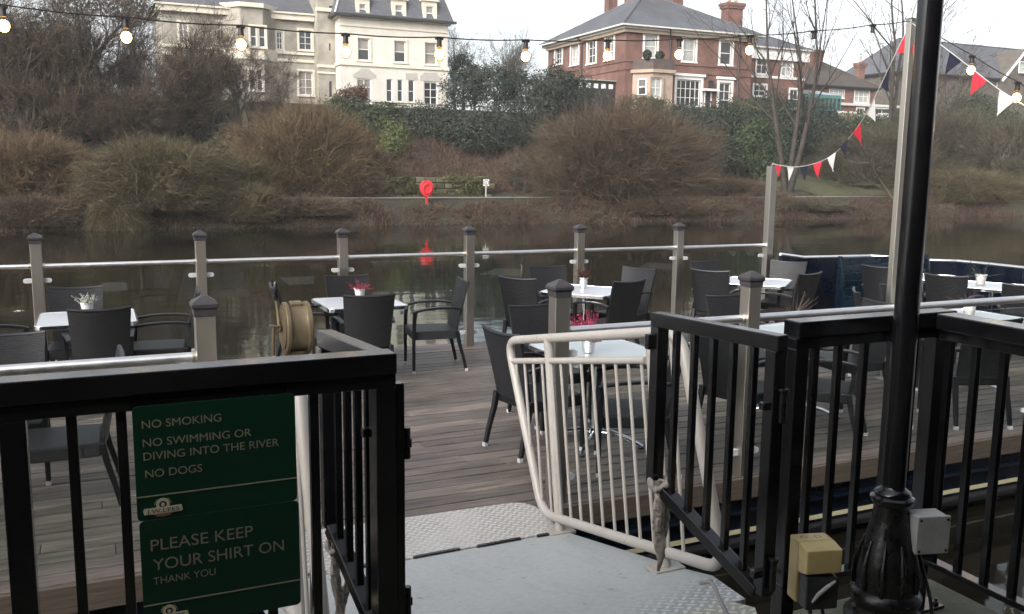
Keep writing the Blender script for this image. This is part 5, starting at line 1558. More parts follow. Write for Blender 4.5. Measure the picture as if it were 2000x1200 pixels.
for (xl, xr, yt, yb) in ((695, 722, -2, 34), (765.5, 793.5, 0.5, 39), (826, 853.5, 3, 45.5)):
    DB = CB - 0.42; r = rb(xl, yt, xr, yb, DB)
    s0, s1, z0, z1 = r
    d = MB(); Md = MBm('b', DB)
    facade(d, Md, s0, s1, z0, z1, [[s0 + 0.30, s1 - 0.30, z0 + 0.25, z1 - 0.40]], 0.2)
    d.quad((s0, DB, z0), (s0, CB + 2.2, z0), (s0, CB + 2.2, z1), (s0, DB, z1)).quad((s1, DB, z0), (s1, CB + 2.2, z0), (s1, CB + 2.2, z1), (s1, DB, z1))
    dm = absb(d, 'dormer', 'stucco_trim', mrf)
    absb(MB().prism([(s0 - 0.16, z1), (s1 + 0.16, z1), (s1 + 0.16, z1 + 0.1), ((s0 + s1) / 2, z1 + 0.62), (s0 - 0.16, z1 + 0.1)], DB - 0.14, CB + 2.2, 'y'), 'pediment', 'stucco_trim', dm)
    wnd = MB()
    q0, q1, y0, y1 = s0 + 0.30, s1 - 0.30, z0 + 0.25, z1 - 0.40
    bxm(wnd, Md, q0, q0 + 0.06, 0.06, 0.12, y0, y1); bxm(wnd, Md, q1 - 0.06, q1, 0.06, 0.12, y0, y1)
    bxm(wnd, Md, q0 + 0.06, q1 - 0.06, 0.06, 0.12, y0, y0 + 0.07); bxm(wnd, Md, q0 + 0.06, q1 - 0.06, 0.06, 0.12, y1 - 0.06, y1); bxm(wnd, Md, q0 + 0.06, q1 - 0.06, 0.065, 0.115, (y0 + y1) / 2 - 0.04, (y0 + y1) / 2 + 0.04)
    absb(wnd, 'sash', 'paint_white', dm)
    absb(bxm(MB(), Md, q0, q1, 0.125, 0.14, y0, y1), 'pane', 'pane_curtain', dm)
# tower
TB = 77.6
tl, tr = on_b(621, 100, TB)[0], cl - 0.001
tw = MB(); Mt = MBm('b', TB)
RT = [rb(643.0, 12, 651.5, 31, TB), rb(642.5, 85, 646.0, 99, TB), rb(643, 159, 648.5, 189, TB)]
facade(tw, Mt, tl, tr + 0.8, cz0 - 1.2, cz1 + 7, RT)
tw.quad((tl, TB, cz0 - 1.2), (tl, TB + 4, cz0 - 1.2), (tl, TB + 4, cz1 + 7), (tl, TB, cz1 + 7))
twr = absb(tw, 'tower', 'stucco_dull', cm)
for r in RT: absb(bxm(MB(), Mt, r[0], r[1], 0.12, 0.14, r[2], r[3]), 'pane', 'pane', twr)
absb(MB().box(tl - 0.1, tr - 0.05, TB - 0.1, TB - 0.001, zs_ - 0.25, zs_ - 0.02).box(tl - 0.1, tr - 0.05, TB - 0.08, TB - 0.001, zs_ - 0.75, zs_ - 0.6).box(tl - 0.15, tr - 0.05, TB - 0.15, TB - 0.001, cz1 + 0.6, cz1 + 0.9), 'string_course', 'stucco_trim', twr)
# left wing
LB_ = 79.0
ll, lr = on_b(318, 100, LB_)[0], tl - 0.001
lz1 = on_b(540, 26, LB_)[1]
RL = [rb(584, 60, 609, 98, LB_), rb(584, 140, 611, 186, LB_), rb(424, 44, 438, 86, LB_), rb(424, 136, 440, 180, LB_), rb(350, 44, 366, 86, LB_), rb(350, 136, 367, 180, LB_), rb(540, 62, 552, 97, LB_)]
lwm = MB(); Ml = MBm('b', LB_); facade(lwm, Ml, ll, lr, cz0 - 1.5, lz1, RL)
lwm.quad((ll, LB_, cz0 - 1.5), (ll, LB_ + 9, cz0 - 1.5), (ll, LB_ + 9, lz1), (ll, LB_, lz1))
lwo = absb(lwm, 'side_wing', 'stucco_dull', cm)
for i, r in enumerate(RL): window(cm, Ml, r, 0.16, 2, 3, ('pane', 'pane_curtain', 'pane')[i % 3], sur='stucco_trim', blind=(None, None, 0.35, None, 0.5)[i % 5])
zl_ = on_b(560, 104, LB_)[1]; zl2 = on_b(560, 118, LB_)[1]
absb(MB().box(ll - 0.1, lr - 0.02, LB_ - 0.14, LB_ - 0.001, zl_ - 0.1, zl_ + 0.12).box(ll - 0.1, lr - 0.02, LB_ - 0.10, LB_ - 0.001, zl2 - 0.12, zl2 + 0.12).box(ll - 0.4, lr - 0.02, LB_ - 0.4, LB_ - 0.001, lz1 - 0.5, lz1 + 0.02), 'string_course', 'stucco_trim', lwo)
# two-storey bow on the wing
bl, br = on_b(458, 100, LB_ - 1.2)[0], on_b(528, 100, LB_ - 1.2)[0]
bc = (bl + br) / 2; bw = (br - bl) / 2
bow = MB(); seg = [(bc - bw - 0.7, LB_ - 0.001), (bc - bw * 0.62, LB_ - 1.2), (bc + bw * 0.62, LB_ - 1.2), (bc + bw + 0.7, LB_ - 0.001)]
bow.prism(seg, cz0 - 1.5, lz1 + 0.1)
bwo = absb(bow, 'bow_bay', 'stucco_dull', cm)
absb(MB().prism([(bc - bw - 0.9, LB_ - 0.002), (bc - bw * 0.66, LB_ - 1.45), (bc + bw * 0.66, LB_ - 1.45), (bc + bw + 0.9, LB_ - 0.002)], lz1 + 0.102, lz1 + 0.45), 'cornice', 'stucco_trim', bwo)
absb(MB().prism([(bc - bw - 0.8, LB_ - 0.002), (bc - bw * 0.64, LB_ - 1.33), (bc + bw * 0.64, LB_ - 1.33), (bc + bw + 0.8, LB_ - 0.002)], zl2 - 0.2, zl_ + 0.1), 'string_course', 'stucco_trim', bwo)
Mw = MBm('b', LB_ - 1.2 - 0.2)
for (xl, yt, xr, yb) in ((488, 52, 501, 92), (505, 53, 518, 93), (486, 136, 499, 176), (501, 136, 513, 177)):
    r = rb(xl, yt, xr, yb, LB_ - 1.2)
    window(cm, MBm('b', LB_ - 1.2 - 0.19), r, 0.12, 1, 2, 'pane', sur='stucco_trim')
hip_roof(cm, ll, lr + 2, LB_, LB_ + 9, lz1 + 0.05, 3.4, 4.2, 'slate', 0.5, fascia='stucco_trim')
chimney(cm, on_b(447, 10, LB_ + 4.5)[0], LB_ + 4.5, lz1 + 1, lz1 + 5.0, 1.3, 0.8, 'stucco_dull', 2)
chimney(cm, on_b(560, 10, LB_ + 4.5)[0], LB_ + 4.5, lz1 + 1, lz1 + 5.0, 1.3, 0.8, 'stucco_dull', 2)

# low terrace parapet and rail before the mansion
tp2 = thing_abs('terrace_wall', 'low pale terrace wall with a thin rail before the cream mansion', 'garden wall', (cl, CB - 3.2, 7.2))
ta0, ta1 = on_b(716, 205, CB - 3.2)[0], on_b(985, 208, CB - 3.2)[0]
tz = on_b(800, 211, CB - 3.2)[1]
absb(MB().box(ta0, ta1, CB - 3.3, CB - 3.1, tz - 1.2, tz), 'wall', 'stucco_grey', tp2)
mm = MB().beam((ta0, CB - 3.2, tz + 0.33), (ta1, CB - 3.2, tz + 0.33), 0.07, 0.07)
for k in range(17):
    x = ta0 + 0.05 + (ta1 - ta0 - 0.1) * k / 16; mm.box(x - 0.03, x + 0.03, CB - 3.23, CB - 3.17, tz + 0.002, tz + 0.30)
absb(mm, 'rail', 'lead_dark', tp2)

# --- red brick villa
BB = 70.0
bl_, br_ = on_b(1221, 120, BB)[0], on_b(1467, 140, BB)[0]
bz0 = on_b(1330, 214, BB)[1]; bz1 = on_b(1300, 57, BB)[1]; bdep = on_a(1071, 100, bl_)[0] - BB
bv = thing_abs('brick_villa', 'large red brick villa with white sash windows and grey hipped slate roof', 'house', (bl_, BB, bz0))
Mv = MBm('b', BB); Mva = MBm('a', bl_)
R1 = [ins(rb(*p, BB), 0.16) for p in ((1256, 65, 1285.6, 114.6), (1331.6, 73, 1361, 122), (1404, 78, 1432, 128))]
R2 = [ins(rb(1318, 152, 1371, 210, BB), 0.18), ins(rb(1375, 177, 1389, 214, BB), 0.1), ins(rb(1401, 158, 1430, 214, BB), 0.18)]
R3 = [ins(ra(*p, bl_), 0.2) for p in ((1083, 90, 1099.5, 127), (1114, 82, 1131.6, 128), (1146, 75, 1165.5, 125.6), (1181, 66, 1201, 118))]
vw = MB(); facade(vw, Mv, bl_, br_, bz0 - 2, bz1, R1 + R2); facade(vw, Mva, BB, BB + bdep, bz0 - 2, bz1, R3)
vw.quad((br_, BB, bz0 - 2), (br_, BB + bdep, bz0 - 2), (br_, BB + bdep, bz1), (br_, BB, bz1))
absb(vw, 'wall', 'brick', bv)
absb(MB().box(bl_ + 0.26, br_ - 0.26, BB + 0.26, BB + bdep - 0.3, bz0 - 1.5, bz1 - 0.1), 'interior', 'shadow_room', bv)
for r, pm in zip(R1, ('pane_pale', 'pane_pale', 'pane')): window(bv, Mv, r, 0.2, 1, 2, pm)
window(bv, Mv, R2[0], 0.26, 5, 3, 'pane', hood=True, fw=0.10)
window(bv, Mv, R2[2], 0.26, 2, 3, 'pane', hood=True, fw=0.10)
for i, r in enumerate(R3): window(bv, Mva, r, 0.22, 2, 3, ('pane', 'pane_pale', 'pane', 'pane_curtain')[i])
r = R2[1]
dr_ = absb(bxm(MB(), Mv, r[0], r[1], 0.1, 0.16, r[2] - 0.4, r[3]), 'door', 'lead_dark', bv)
dm_ = MB(); bxm(dm_, Mv, r[0] - 0.12, r[0], -0.05, 0.02, r[2] - 0.4, r[3]); bxm(dm_, Mv, r[1], r[1] + 0.12, -0.05, 0.02, r[2] - 0.4, r[3]); bxm(dm_, Mv, r[0] - 0.5, r[1] + 0.5, -0.7, 0.02, r[3] + 0.01, r[3] + 0.2)
absb(dm_, 'porch', 'paint_white', dr_)
la, lz = on_b(1386, 165, BB)
absb(MB().box(la - 0.16, la + 0.16, BB - 0.35, BB - 0.05, lz - 0.3, lz + 0.2).box(la - 0.22, la + 0.22, BB - 0.4, BB, lz + 0.201, lz + 0.3), 'wall_lantern', 'lead_dark', bv)
zb1, zb2 = on_b(1370, 128.5, BB)[1], on_b(1370, 143, BB)[1]
bs_ = MB()
for z, hgt in ((zb1, 0.16), (zb2, 0.22)):
    bs_.box(bl_ - 0.09, br_, BB - 0.09, BB - 0.001, z - hgt / 2, z + hgt / 2).box(bl_ - 0.09, bl_ - 0.001, BB, BB + bdep, z - hgt / 2, z + hgt / 2)
absb(bs_, 'string_course', 'brick', bv)
absb(MB().box(bl_ - 0.3, br_ + 0.3, BB - 0.3, BB - 0.001, bz1 - 0.55, bz1 - 0.03).box(bl_ - 0.3, bl_ - 0.001, BB, BB + bdep, bz1 - 0.55, bz1 - 0.03), 'eaves_board', 'sandstone', bv)
rf = hip_roof(bv, bl_, br_, BB, BB + bdep, bz1 + 0.02, 4.3, 7.2, 'slate', 0.75)
rz_ = bz1 + 4.3
bm_ = BB + bdep / 2
for X, w_, b_, top in ((1193, 1.0, bm_ + 4.5, 2.6), (1233, 1.1, bm_ + 1.5, 3.4), (1277, 1.5, bm_ + 0.5, 3.6), (1319, 1.2, bm_ + 0.3, 2.9)):
    chimney(bv, on_b(X, 20, b_)[0], b_, rz_ - 2.2, rz_ + top - 0.6, w_, 0.9, 'brick', 2)
chimney(bv, on_b(1429, 40, BB + 4.5)[0], BB + 4.5, bz1 + 0.4, on_b(1429, 7, BB + 4.5)[1], 1.75, 1.1, 'brick', 2)
for X in (1306, 1441):
    a_ = on_b(X, 120, BB)[0]; dp = MB()
    dp.tube([(a_ - 0.4, BB - 0.75, bz1 - 0.08), (a_ - 0.1, BB - 0.3, bz1 - 0.5), (a_, BB - 0.16, bz1 - 0.8), (a_, BB - 0.16, bz0 - 1.5)], 0.075, 8)
    absb(dp, 'downpipe', 'lead_dark', bv)
dp = MB()
b_, _ = on_a(1139, 90, bl_)
dp.tube([(bl_ - 0.7, b_, bz1 - 0.1), (bl_ - 0.16, b_, bz1 - 0.6), (bl_ - 0.16, b_, bz0 - 1)], 0.075, 8)
absb(dp, 'downpipe', 'lead_dark', bv)
# canted bay with balcony
ba0, ba1 = on_b(1237, 170, BB)[0], on_b(1305, 170, BB)[0]
yb_, yt_ = bz0 - 2, on_b(1270, 142, BB - 1.3)[1]
cant = [(ba0 - 0.1, BB - 0.001), (ba0 + 1.0, BB - 1.5), (ba1 - 0.55, BB - 1.5), (ba1, BB - 0.001)]
bay_o = absb(MB().prism(cant, yb_, yt_), 'bay', 'sandstone', bv)
absb(MB().prism([(ba0 - 0.35, BB - 0.002), (ba0 + 0.85, BB - 1.75), (ba1 - 0.4, BB - 1.75), (ba1 + 0.2, BB - 0.002)], yt_ + 0.001, yt_ + 0.28), 'cornice', 'sandstone', bay_o)
absb(MB().prism([(ba0 - 0.15, BB - 0.002), (ba0 + 0.95, BB - 1.6), (ba1 - 0.5, BB - 1.6), (ba1 + 0.05, BB - 0.002)], yt_ + 0.282, yt_ + 1.15), 'balcony', 'balcony_dark', bay_o)
window(bv, MBm('b', BB - 1.5 - 0.19), rb(1270, 152, 1292, 192, BB - 1.6), 0.12, 2, 2, 'pane_pale', sur='sandstone')
# window in the canted side: rotated box frame
p0, p1 = Vector((cant[0][0], cant[0][1], 0)), Vector((cant[1][0], cant[1][1], 0))
def cside(f, off, z):
    d = (p1 - p0); nrm = Vector((d.y, -d.x, 0)).normalized(); v = p0 + d * f + nrm * (-off if nrm.y > 0 else off); return (v.x, v.y, z)
zt1, zt0 = on_b(1250, 153, BB - 0.8)[1], on_b(1250, 186, BB - 0.8)[1]
cw = MB()
for f0, f1, z0, z1 in ((0.28, 0.33, zt0, zt1), (0.67, 0.72, zt0, zt1), (0.33, 0.67, zt1 - 0.1, zt1), (0.33, 0.67, zt0, zt0 + 0.1), (0.33, 0.67, (zt0 + zt1) / 2 - 0.05, (zt0 + zt1) / 2 + 0.05)):
    cw.add([cside(f0, 0.0, z0), cside(f1, 0.0, z0), cside(f1, 0.07, z0), cside(f0, 0.07, z0), cside(f0, 0.0, z1), cside(f1, 0.0, z1), cside(f1, 0.07, z1), cside(f0, 0.07, z1)],
           [(0, 1, 2, 3), (4, 5, 6, 7), (0, 1, 5, 4), (1, 2, 6, 5), (2, 3, 7, 6), (3, 0, 4, 7)])
cwo = absb(cw, 'window', 'paint_white', bv)
absb(MB().add([cside(0.33, 0.03, zt0 + 0.1), cside(0.67, 0.03, zt0 + 0.1), cside(0.67, 0.03, zt1 - 0.1), cside(0.33, 0.03, zt1 - 0.1)], [(0, 1, 2, 3)]), 'pane', 'pane', cwo)
# lean-to garden room on the up-river side
gb0, gb1 = BB + 1.5, BB + 9
gz = on_a(1215, 157, bl_ - 0.1)[1]
gr = MB(); ga0 = bl_ - 4.2
gz = on_b(1190, 160, gb0)[1]
gr.box(ga0, bl_ - 0.002, gb0, gb1, gz - 3.2, gz)
gro = absb(gr, 'garden_room', 'lead_dark', bv)
absb(MB().add([(ga0 - 0.2, gb0 - 0.2, gz + 0.02), (bl_ - 0.01, gb0 - 0.2, gz + 0.02), (bl_ - 0.01, gb1, gz + 0.9), (ga0 - 0.2, gb1, gz + 0.9), (ga0 - 0.2, gb0 - 0.2, gz + 0.10), (bl_ - 0.01, gb0 - 0.2, gz + 0.10), (bl_ - 0.01, gb1, gz + 1.0), (ga0 - 0.2, gb1, gz + 1.0)],
    [(0, 1, 5, 4), (2, 3, 7, 6), (4, 5, 6, 7), (3, 2, 1, 0), (3, 0, 4, 7), (1, 2, 6, 5)]), 'roof', 'green_roof', gro)
for k in range(5):
    x = ga0 + 0.5 + k * 0.75
    absb(MB().box(x, x + 0.42, gb0 - 0.03, gb0 - 0.004, gz - 0.62, gz - 0.22), 'pane', 'paint_white', gro)
for (X, Y) in ((1264, 107), (1289, 109)):
    a_, z_ = on_b(X, Y, BB - 1.2)
    t = thing_abs('topiary_ball', 'clipped ball of box on the villa balcony, ' + ('left' if X < 1270 else 'right') + ' of the pair', 'shrub', (a_, BB - 1.2, yt_ + 0.3), 'clipped balls on the villa balcony')
    g = Big(); rng = np.random.default_rng(X)
    leaf_cloud(g, rng, (0, 0, z_ - yt_ - 0.3), (0.42, 0.42, 0.42), 700, 0.14, (0.6, 1.02), 0.04, bottom=-1)
    o = g.build('foliage', 'leaf_dark', t)
    MB().lathe([(0.25, 0.855), (0.32, 1.2)], 12, (0, 0, 0)).build('planter', 'balcony_dark', t)

# --- white-trimmed brick wing beyond the villa
EB = 74.0
el, er = br_ + 0.4, on_b(1572, 130, EB)[0]
ez0 = on_b(1520, 214, EB)[1]; ez1 = on_b(1520, 96, EB)[1]
ew = thing_abs('brick_house', 'lower red brick house with white trim right of the villa, behind bare trees', 'house', (el, EB, ez0))
Me = MBm('b', EB)
RE = [ins(rb(*p, EB), 0.14) for p in ((1476, 107, 1502, 146), (1525, 112, 1549, 150), (1470, 164, 1498, 189), (1540, 173, 1561, 214))]
m = MB(); facade(m, Me, el, er, ez0 - 2, ez1, RE); m.quad((er, EB, ez0 - 2), (er, EB + 8, ez0 - 2), (er, EB + 8, ez1), (er, EB, ez1))
absb(m, 'wall', 'brick', ew)
absb(MB().box(el + 0.3, er - 0.3, EB + 0.26, EB + 7.8, ez0 - 1, ez1 - 0.1), 'interior', 'shadow_room', ew)
for r in RE: window(ew, Me, r, 0.17, 2, 2, 'pane_pale' if r is RE[1] else 'pane')
ze = on_b(1520, 152, EB)[1]
absb(MB().box(el, er + 0.05, EB - 0.08, EB - 0.001, ze - 0.12, ze + 0.12).box(el, er + 0.3, EB - 0.3, EB - 0.001, ez1 - 1.1, ez1 - 0.03), 'white_band', 'paint_white', ew)
hip_roof(ew, el, er, EB, EB + 8, ez1 + 0.02, 2.0, 3.5, 'slate', 0.5)

# --- brown-roofed house further right, with a flat-roofed bay
FB = 82.0
fl, fr = on_b(1575, 190, FB)[0], on_b(1708, 190, FB)[0]
fz0 = on_b(1660, 228, FB)[1]; fz1 = on_b(1660, 171, FB)[1]
fh = thing_abs('brick_house', 'brick house with brown tiled hip roof and two tall chimneys', 'house', (fl, FB, fz0))
Mf = MBm('b', FB)
RF = [ins(rb(*p, FB), 0.08) for p in ((1619, 172, 1649, 191), (1668, 174, 1698, 202))]
m = MB(); facade(m, Mf, fl, fr, fz0 - 2, fz1, RF); m.quad((fl, FB, fz0 - 2), (fl, FB + 9, fz0 - 2), (fl, FB + 9, fz1), (fl, FB, fz1)); m.quad((fr, FB, fz0 - 2), (fr, FB + 9, fz0 - 2), (fr, FB + 9, fz1), (fr, FB, fz1))
absb(m, 'wall', 'brick', fh)
absb(MB().box(fl + 0.3, fr - 0.3, FB + 0.26, FB + 8.8, fz0 - 1, fz1 - 0.1), 'interior', 'shadow_room', fh)
for r in RF: window(fh, Mf, r, 0.08, 3, 2, 'pane_pale')
fzt = on_b(1623, 124, FB + 4.5)[1]
hip_roof(fh, fl, fr, FB, FB + 9, fz1 + 0.02, fzt - fz1, 4.6, 'brown_tile', 0.5, fascia='lead_dark')
chimney(fh, on_b(1593, 115, FB + 3)[0], FB + 3, fz1 + 0.5, on_b(1593, 99, FB + 3)[1], 1.15, 0.9, 'brick', 0)
chimney(fh, on_b(1680, 130, FB + 5)[0], FB + 5, fz1 + 0.5, on_b(1680, 123, FB + 5)[1], 0.85, 0.8, 'brick', 1)
fx0, fx1 = on_b(1642, 210, FB - 2.5)[0], on_b(1752, 212, FB - 2.5)[0]
fzr = on_b(1690, 205, FB - 2.5)[1]
fbx = absb(MB().box(fx0, fx1, FB - 2.5, FB - 0.002, fz0 - 2, fzr - 0.2), 'flat_bay', 'brick', fh)
absb(MB().box(fx0 - 0.3, fx1 + 0.3, FB - 2.8, FB - 0.003, fzr - 0.198, fzr + 0.08), 'flat_roof', 'gutter_white', fbx)
for p in ((1672, 212, 1686, 226), (1700, 213, 1745, 226)):
    window(fh, MBm('b', FB - 2.5 - 0.19), rb(*p, FB - 2.6), 0.08, 2, 1, 'pane')

# --- teal conservatory
KB = 76.0
ka0, ka1 = on_b(1572, 200, KB)[0], on_b(1642, 200, KB)[0]
kz1 = on_b(1610, 192, KB)[1]; kz0 = on_b(1610, 224, KB)[1] - 1
kc = thing_abs('conservatory', 'teal framed conservatory with pale glass roof between the brick houses', 'conservatory', (ka0, KB, kz0))
m = MB()
n_ = 9
for k in range(n_ + 1):
    x = ka0 + (ka1 - ka0) * k / n_; m.box(x - 0.06, x + 0.06, KB - 0.03, KB + 0.05, kz0, kz1)
m.box(ka0, ka1, KB - 0.05, KB + 0.07, kz1 + 0.001, kz1 + 0.35).box(ka0, ka1, KB - 0.02, KB + 0.04, kz0 + 1.4, kz0 + 1.55)
absb(m, 'frame', 'teal', kc)
absb(MB().box(ka0 + 0.02, ka1 - 0.02, KB + 0.06, KB + 0.08, kz0, kz1).box(ka0 + 0.02, ka0 + 0.04, KB + 0.09, KB + 4, kz0, kz1), 'pane', 'pane', kc)
kzt = on_b(1600, 178, KB + 2)[1]
absb(MB().add([(ka0, KB, kz1 + 0.36), (ka1, KB, kz1 + 0.36), (ka1, KB + 4, kz1 + 0.36), (ka0, KB + 4, kz1 + 0.36), (ka0 + 1.0, KB + 2, kzt), (ka1 - 1.6, KB + 2, kzt)], [(0, 1, 5, 4), (1, 2, 5), (2, 3, 4, 5), (3, 0, 4), (3, 2, 1, 0)]), 'glass_roof', 'glass_roof', kc)

# --- garden wall with piers
GB = 70.0
gw0, gw1 = on_b(1620, 240, GB)[0], on_b(1762, 242, GB)[0]
gz1 = on_b(1690, 236, GB)[1]
gwl = thing_abs('garden_wall', 'stone garden wall with capped piers below the brown roofed house', 'garden wall', (gw0, GB, gz1 - 2))
absb(MB().box(gw0, gw1, GB - 0.15, GB + 0.15, gz1 - 3, gz1).box(gw0, gw1, GB - 0.2, GB + 0.2, gz1 + 0.001, gz1 + 0.1), 'wall', 'stone_wall', gwl)
for X in (1645, 1661, 1695, 1724):
    x = on_b(X, 235, GB)[0]
    pr = absb(MB().box(x - 0.28, x + 0.28, GB - 0.28, GB + 0.28, gz1 - 3, gz1 + 0.62), 'pier', 'sandstone', gwl)
    absb(MB().box(x - 0.36, x + 0.36, GB - 0.36, GB + 0.36, gz1 + 0.621, gz1 + 0.8), 'pier_cap', 'gutter_white', pr)

# --- big slate-roofed house at the right edge
HB = 92.0
ha0, ha1 = on_b(1755, 140, HB)[0], on_b(2160, 130, HB)[0]
hz1 = on_b(1900, 151, HB)[1]; hz0 = 8.2
hh = thing_abs('slate_house', 'long stone house with a wide blue slate roof and gable at the right edge', 'house', (ha0, HB, hz0))
Mh = MBm('b', HB)
RH = [rb(1900, 156, 1912, 168, HB), rb(1948, 156, 1962, 168, HB)]
m = MB(); facade(m, Mh, ha0, ha1, hz0 - 2, hz1, RH); m.quad((ha0, HB, hz0 - 2), (ha0, HB + 10, hz0 - 2), (ha0, HB + 10, hz1), (ha0, HB, hz1))
absb(m, 'wall', 'dark_stone', hh)
for r in RH: window(hh, Mh, r, 0.1, 2, 2, 'pane')
hzt = on_b(1930, 92, HB + 5)[1]
hip_roof(hh, ha0, ha1, HB, HB + 10, hz1, hzt - hz1, 5.5, 'slate', 0.6, fascia='lead_dark')
g0, g1 = on_b(1962, 140, HB - 1)[0], on_b(2046, 140, HB - 1)[0]; gzt = on_b(2003, 94, HB - 1)[1]
gm = absb(MB().prism([(g0, hz0), (g1, hz0), (g1, hz1 - 0.1), ((g0 + g1) / 2, gzt), (g0, hz1 - 0.1)], HB - 1, HB + 5, 'y'), 'gable', 'dark_stone', hh)
bb_ = MB().beam((g0 - 0.4, HB - 1.1, hz1 - 0.4), ((g0 + g1) / 2, HB - 1.1, gzt + 0.15), 0.16, 0.3).beam((g1 + 0.4, HB - 1.1, hz1 - 0.4), ((g0 + g1) / 2, HB - 1.1, gzt + 0.15), 0.16, 0.3)
absb(bb_, 'barge_board', 'paint_white', gm)
window(hh, MBm('b', HB - 1.19), rb(1990, 122, 2006, 142, HB - 1.1), 0.1, 1, 2, 'pane_pale')

# ------------------------------------------------------------------ along the towpath
wa0, wa1 = on_b(735, 362, 46.6)[0], on_b(946, 362, 46.6)[0]
wz0, wz1 = 0.4, on_b(850, 346, 46.6)[1]
swl = thing_abs('stone_wall', 'low mossy rubble stone wall behind the towpath', 'stone wall', (wa0, 46.6, wz0))
rng_ = random.Random(8)
m = MB(); x = wa0
rows = 4; rh_ = (wz1 - wz0) / rows
for j in range(rows):
    x = wa0 - rng_.uniform(0, 0.3)
    while x < wa1:
        L = rng_.uniform(0.3, 0.75); z_ = wz0 + j * rh_
        m.box(x + 0.02, x + L - 0.02, 46.45 + rng_.uniform(-0.05, 0.05), 46.8, z_ + 0.015, z_ + rh_ * rng_.uniform(0.9, 1.0)); x += L
absb(m, 'stones', 'rubble', swl, bevel=0.05)
absb(MB().box(wa0, wa1, 46.52, 46.78, wz0, wz1 - 0.06), 'core', 'earth', swl)
g = Big(); rng = np.random.default_rng(81)
for k in range(34):
    x_, z_ = rng.uniform(wa0, wa1), rng.uniform(wz0, wz1 + 0.05)
    leaf_cloud(g, rng, (x_ - wa0, -0.22, z_ - wz0), (rng.uniform(0.2, 0.7), 0.15, rng.uniform(0.12, 0.4)), 160, 0.10, (0.2, 1.0), 0.2, bottom=-1)
g.build('ivy', 'grass', swl)
cp = MB(); x = wa0
while x < wa1:
    L = rng_.uniform(0.5, 1.1); zz = wz1 + rng_.uniform(-0.05, 0.02)
    if rng_.random() < 0.8: cp.box(x, min(x + L, wa1) - 0.02, 46.42 + rng_.uniform(-0.04, 0.04), 46.86, zz - 0.04, zz + 0.05)
    x += L
absb(cp, 'coping', 'rubble', swl, bevel=0.02)

la_, lz_ = on_b(833, 368, 42.9)
bz_ = on_b(833, 402, 42.9)[1]
lb = thing_abs('lifebuoy_station', 'bright red lifebuoy housing on a red post by the towpath', 'lifebuoy', (la_, 42.9, bz_))
hw_ = 0.36
oc = []
for k in range(20):
    u_ = 2 * PI * k / 20; x, z = 0.335 * math.cos(u_), 0.43 * math.sin(u_)
    if z < 0: x *= 1 + 0.25 * z
    oc.append((la_ + x, lz_ + min(z, 0.37)))
absb(MB().prism(oc, 42.78, 42.97, 'y'), 'housing', 'red_gloss', lb, bevel=0.03)
ri = MB()
ri.tube([(la_ + 0.21 * math.cos(u), 42.775, lz_ - 0.02 + 0.23 * math.sin(u)) for u in [2 * PI * k / 24 for k in range(25)]], 0.055, 8)
absb(ri, 'ring', 'red_gloss', lb, smooth=True)
absb(MB().prism([(la_ + 0.05 * math.cos(u), lz_ - 0.0 + 0.06 * math.sin(u)) for u in [2 * PI * k / 12 for k in range(12)]], 42.762, 42.7795, 'y'), 'hub', 'flag_red', lb)
absb(MB().box(la_ - 0.045, la_ + 0.045, 42.86, 42.94, bz_ - 0.6, lz_ - 0.35), 'post', 'red_gloss', lb)

sa_, sz2 = on_b(949.5, 357, 46.0)
s6 = thing_abs('speed_sign', 'small white square river speed sign on a thin post by the towpath', 'sign', (sa_, 46.0, 0.6))
absb(MB().box(sa_ - 0.17, sa_ + 0.17, 45.98, 46.0, sz2 - 0.18, sz2 + 0.18), 'panel', 'paint_white', s6, bevel=0.01)
rg = MB()
for k in range(24):
    u0, u1 = 2 * PI * k / 24, 2 * PI * (k + 1) / 24
    rg.quad(*[(sa_ + rr * math.cos(u), 45.977, sz2 + rr * math.sin(u)) for rr, u in ((0.15, u0), (0.15, u1), (0.118, u1), (0.118, u0))])
absb(rg, 'ring', 'cap', s6)
to = text_obj('lettering', '6', 'cap', s6, -0.045, -0.023, sz2 - 0.6 - 0.075, 0.09, 0.15)
absb(MB().box(sa_ - 0.025, sa_ + 0.025, 46.003, 46.05, 0.3, sz2 + 0.05), 'post', 'galvanised', s6)

ra_, rz2 = on_b(1842, 412, 42.0)
bd = thing_abs('boulder', 'pale grey boulder at the water edge below the right hand trees', 'boulder', (ra_, 42.0, -0.3))
bm = bmesh.new(); bmesh.ops.create_icosphere(bm, subdivisions=3, radius=1.0)
for v in bm.verts:
    n_ = v.co.normalized(); v.co = Vector((n_.x * 0.75, n_.y * 0.6, n_.z * 0.55)) * (1 + 0.12 * math.sin(5 * n_.x + 2) * math.cos(4 * n_.z) + 0.07 * math.sin(9 * n_.y + 3 * n_.x))
for f in bm.faces: f.smooth = True
me = bpy.data.meshes.new('stone'); bm.to_mesh(me); bm.free()
link('stone', me, 'quay_stone', bd)

# ------------------------------------------------------------------ vegetation
def spot(X, b, Y=330): return on_b(X, Y, b)[0]
def topz(X, Y, b): return on_b(X, Y, b)[1]
def mpp(X, b):                    # metres per picture pixel at that spot
    return (on_b(X + 10, 330, b)[0] - on_b(X - 10, 330, b)[0]) / 20

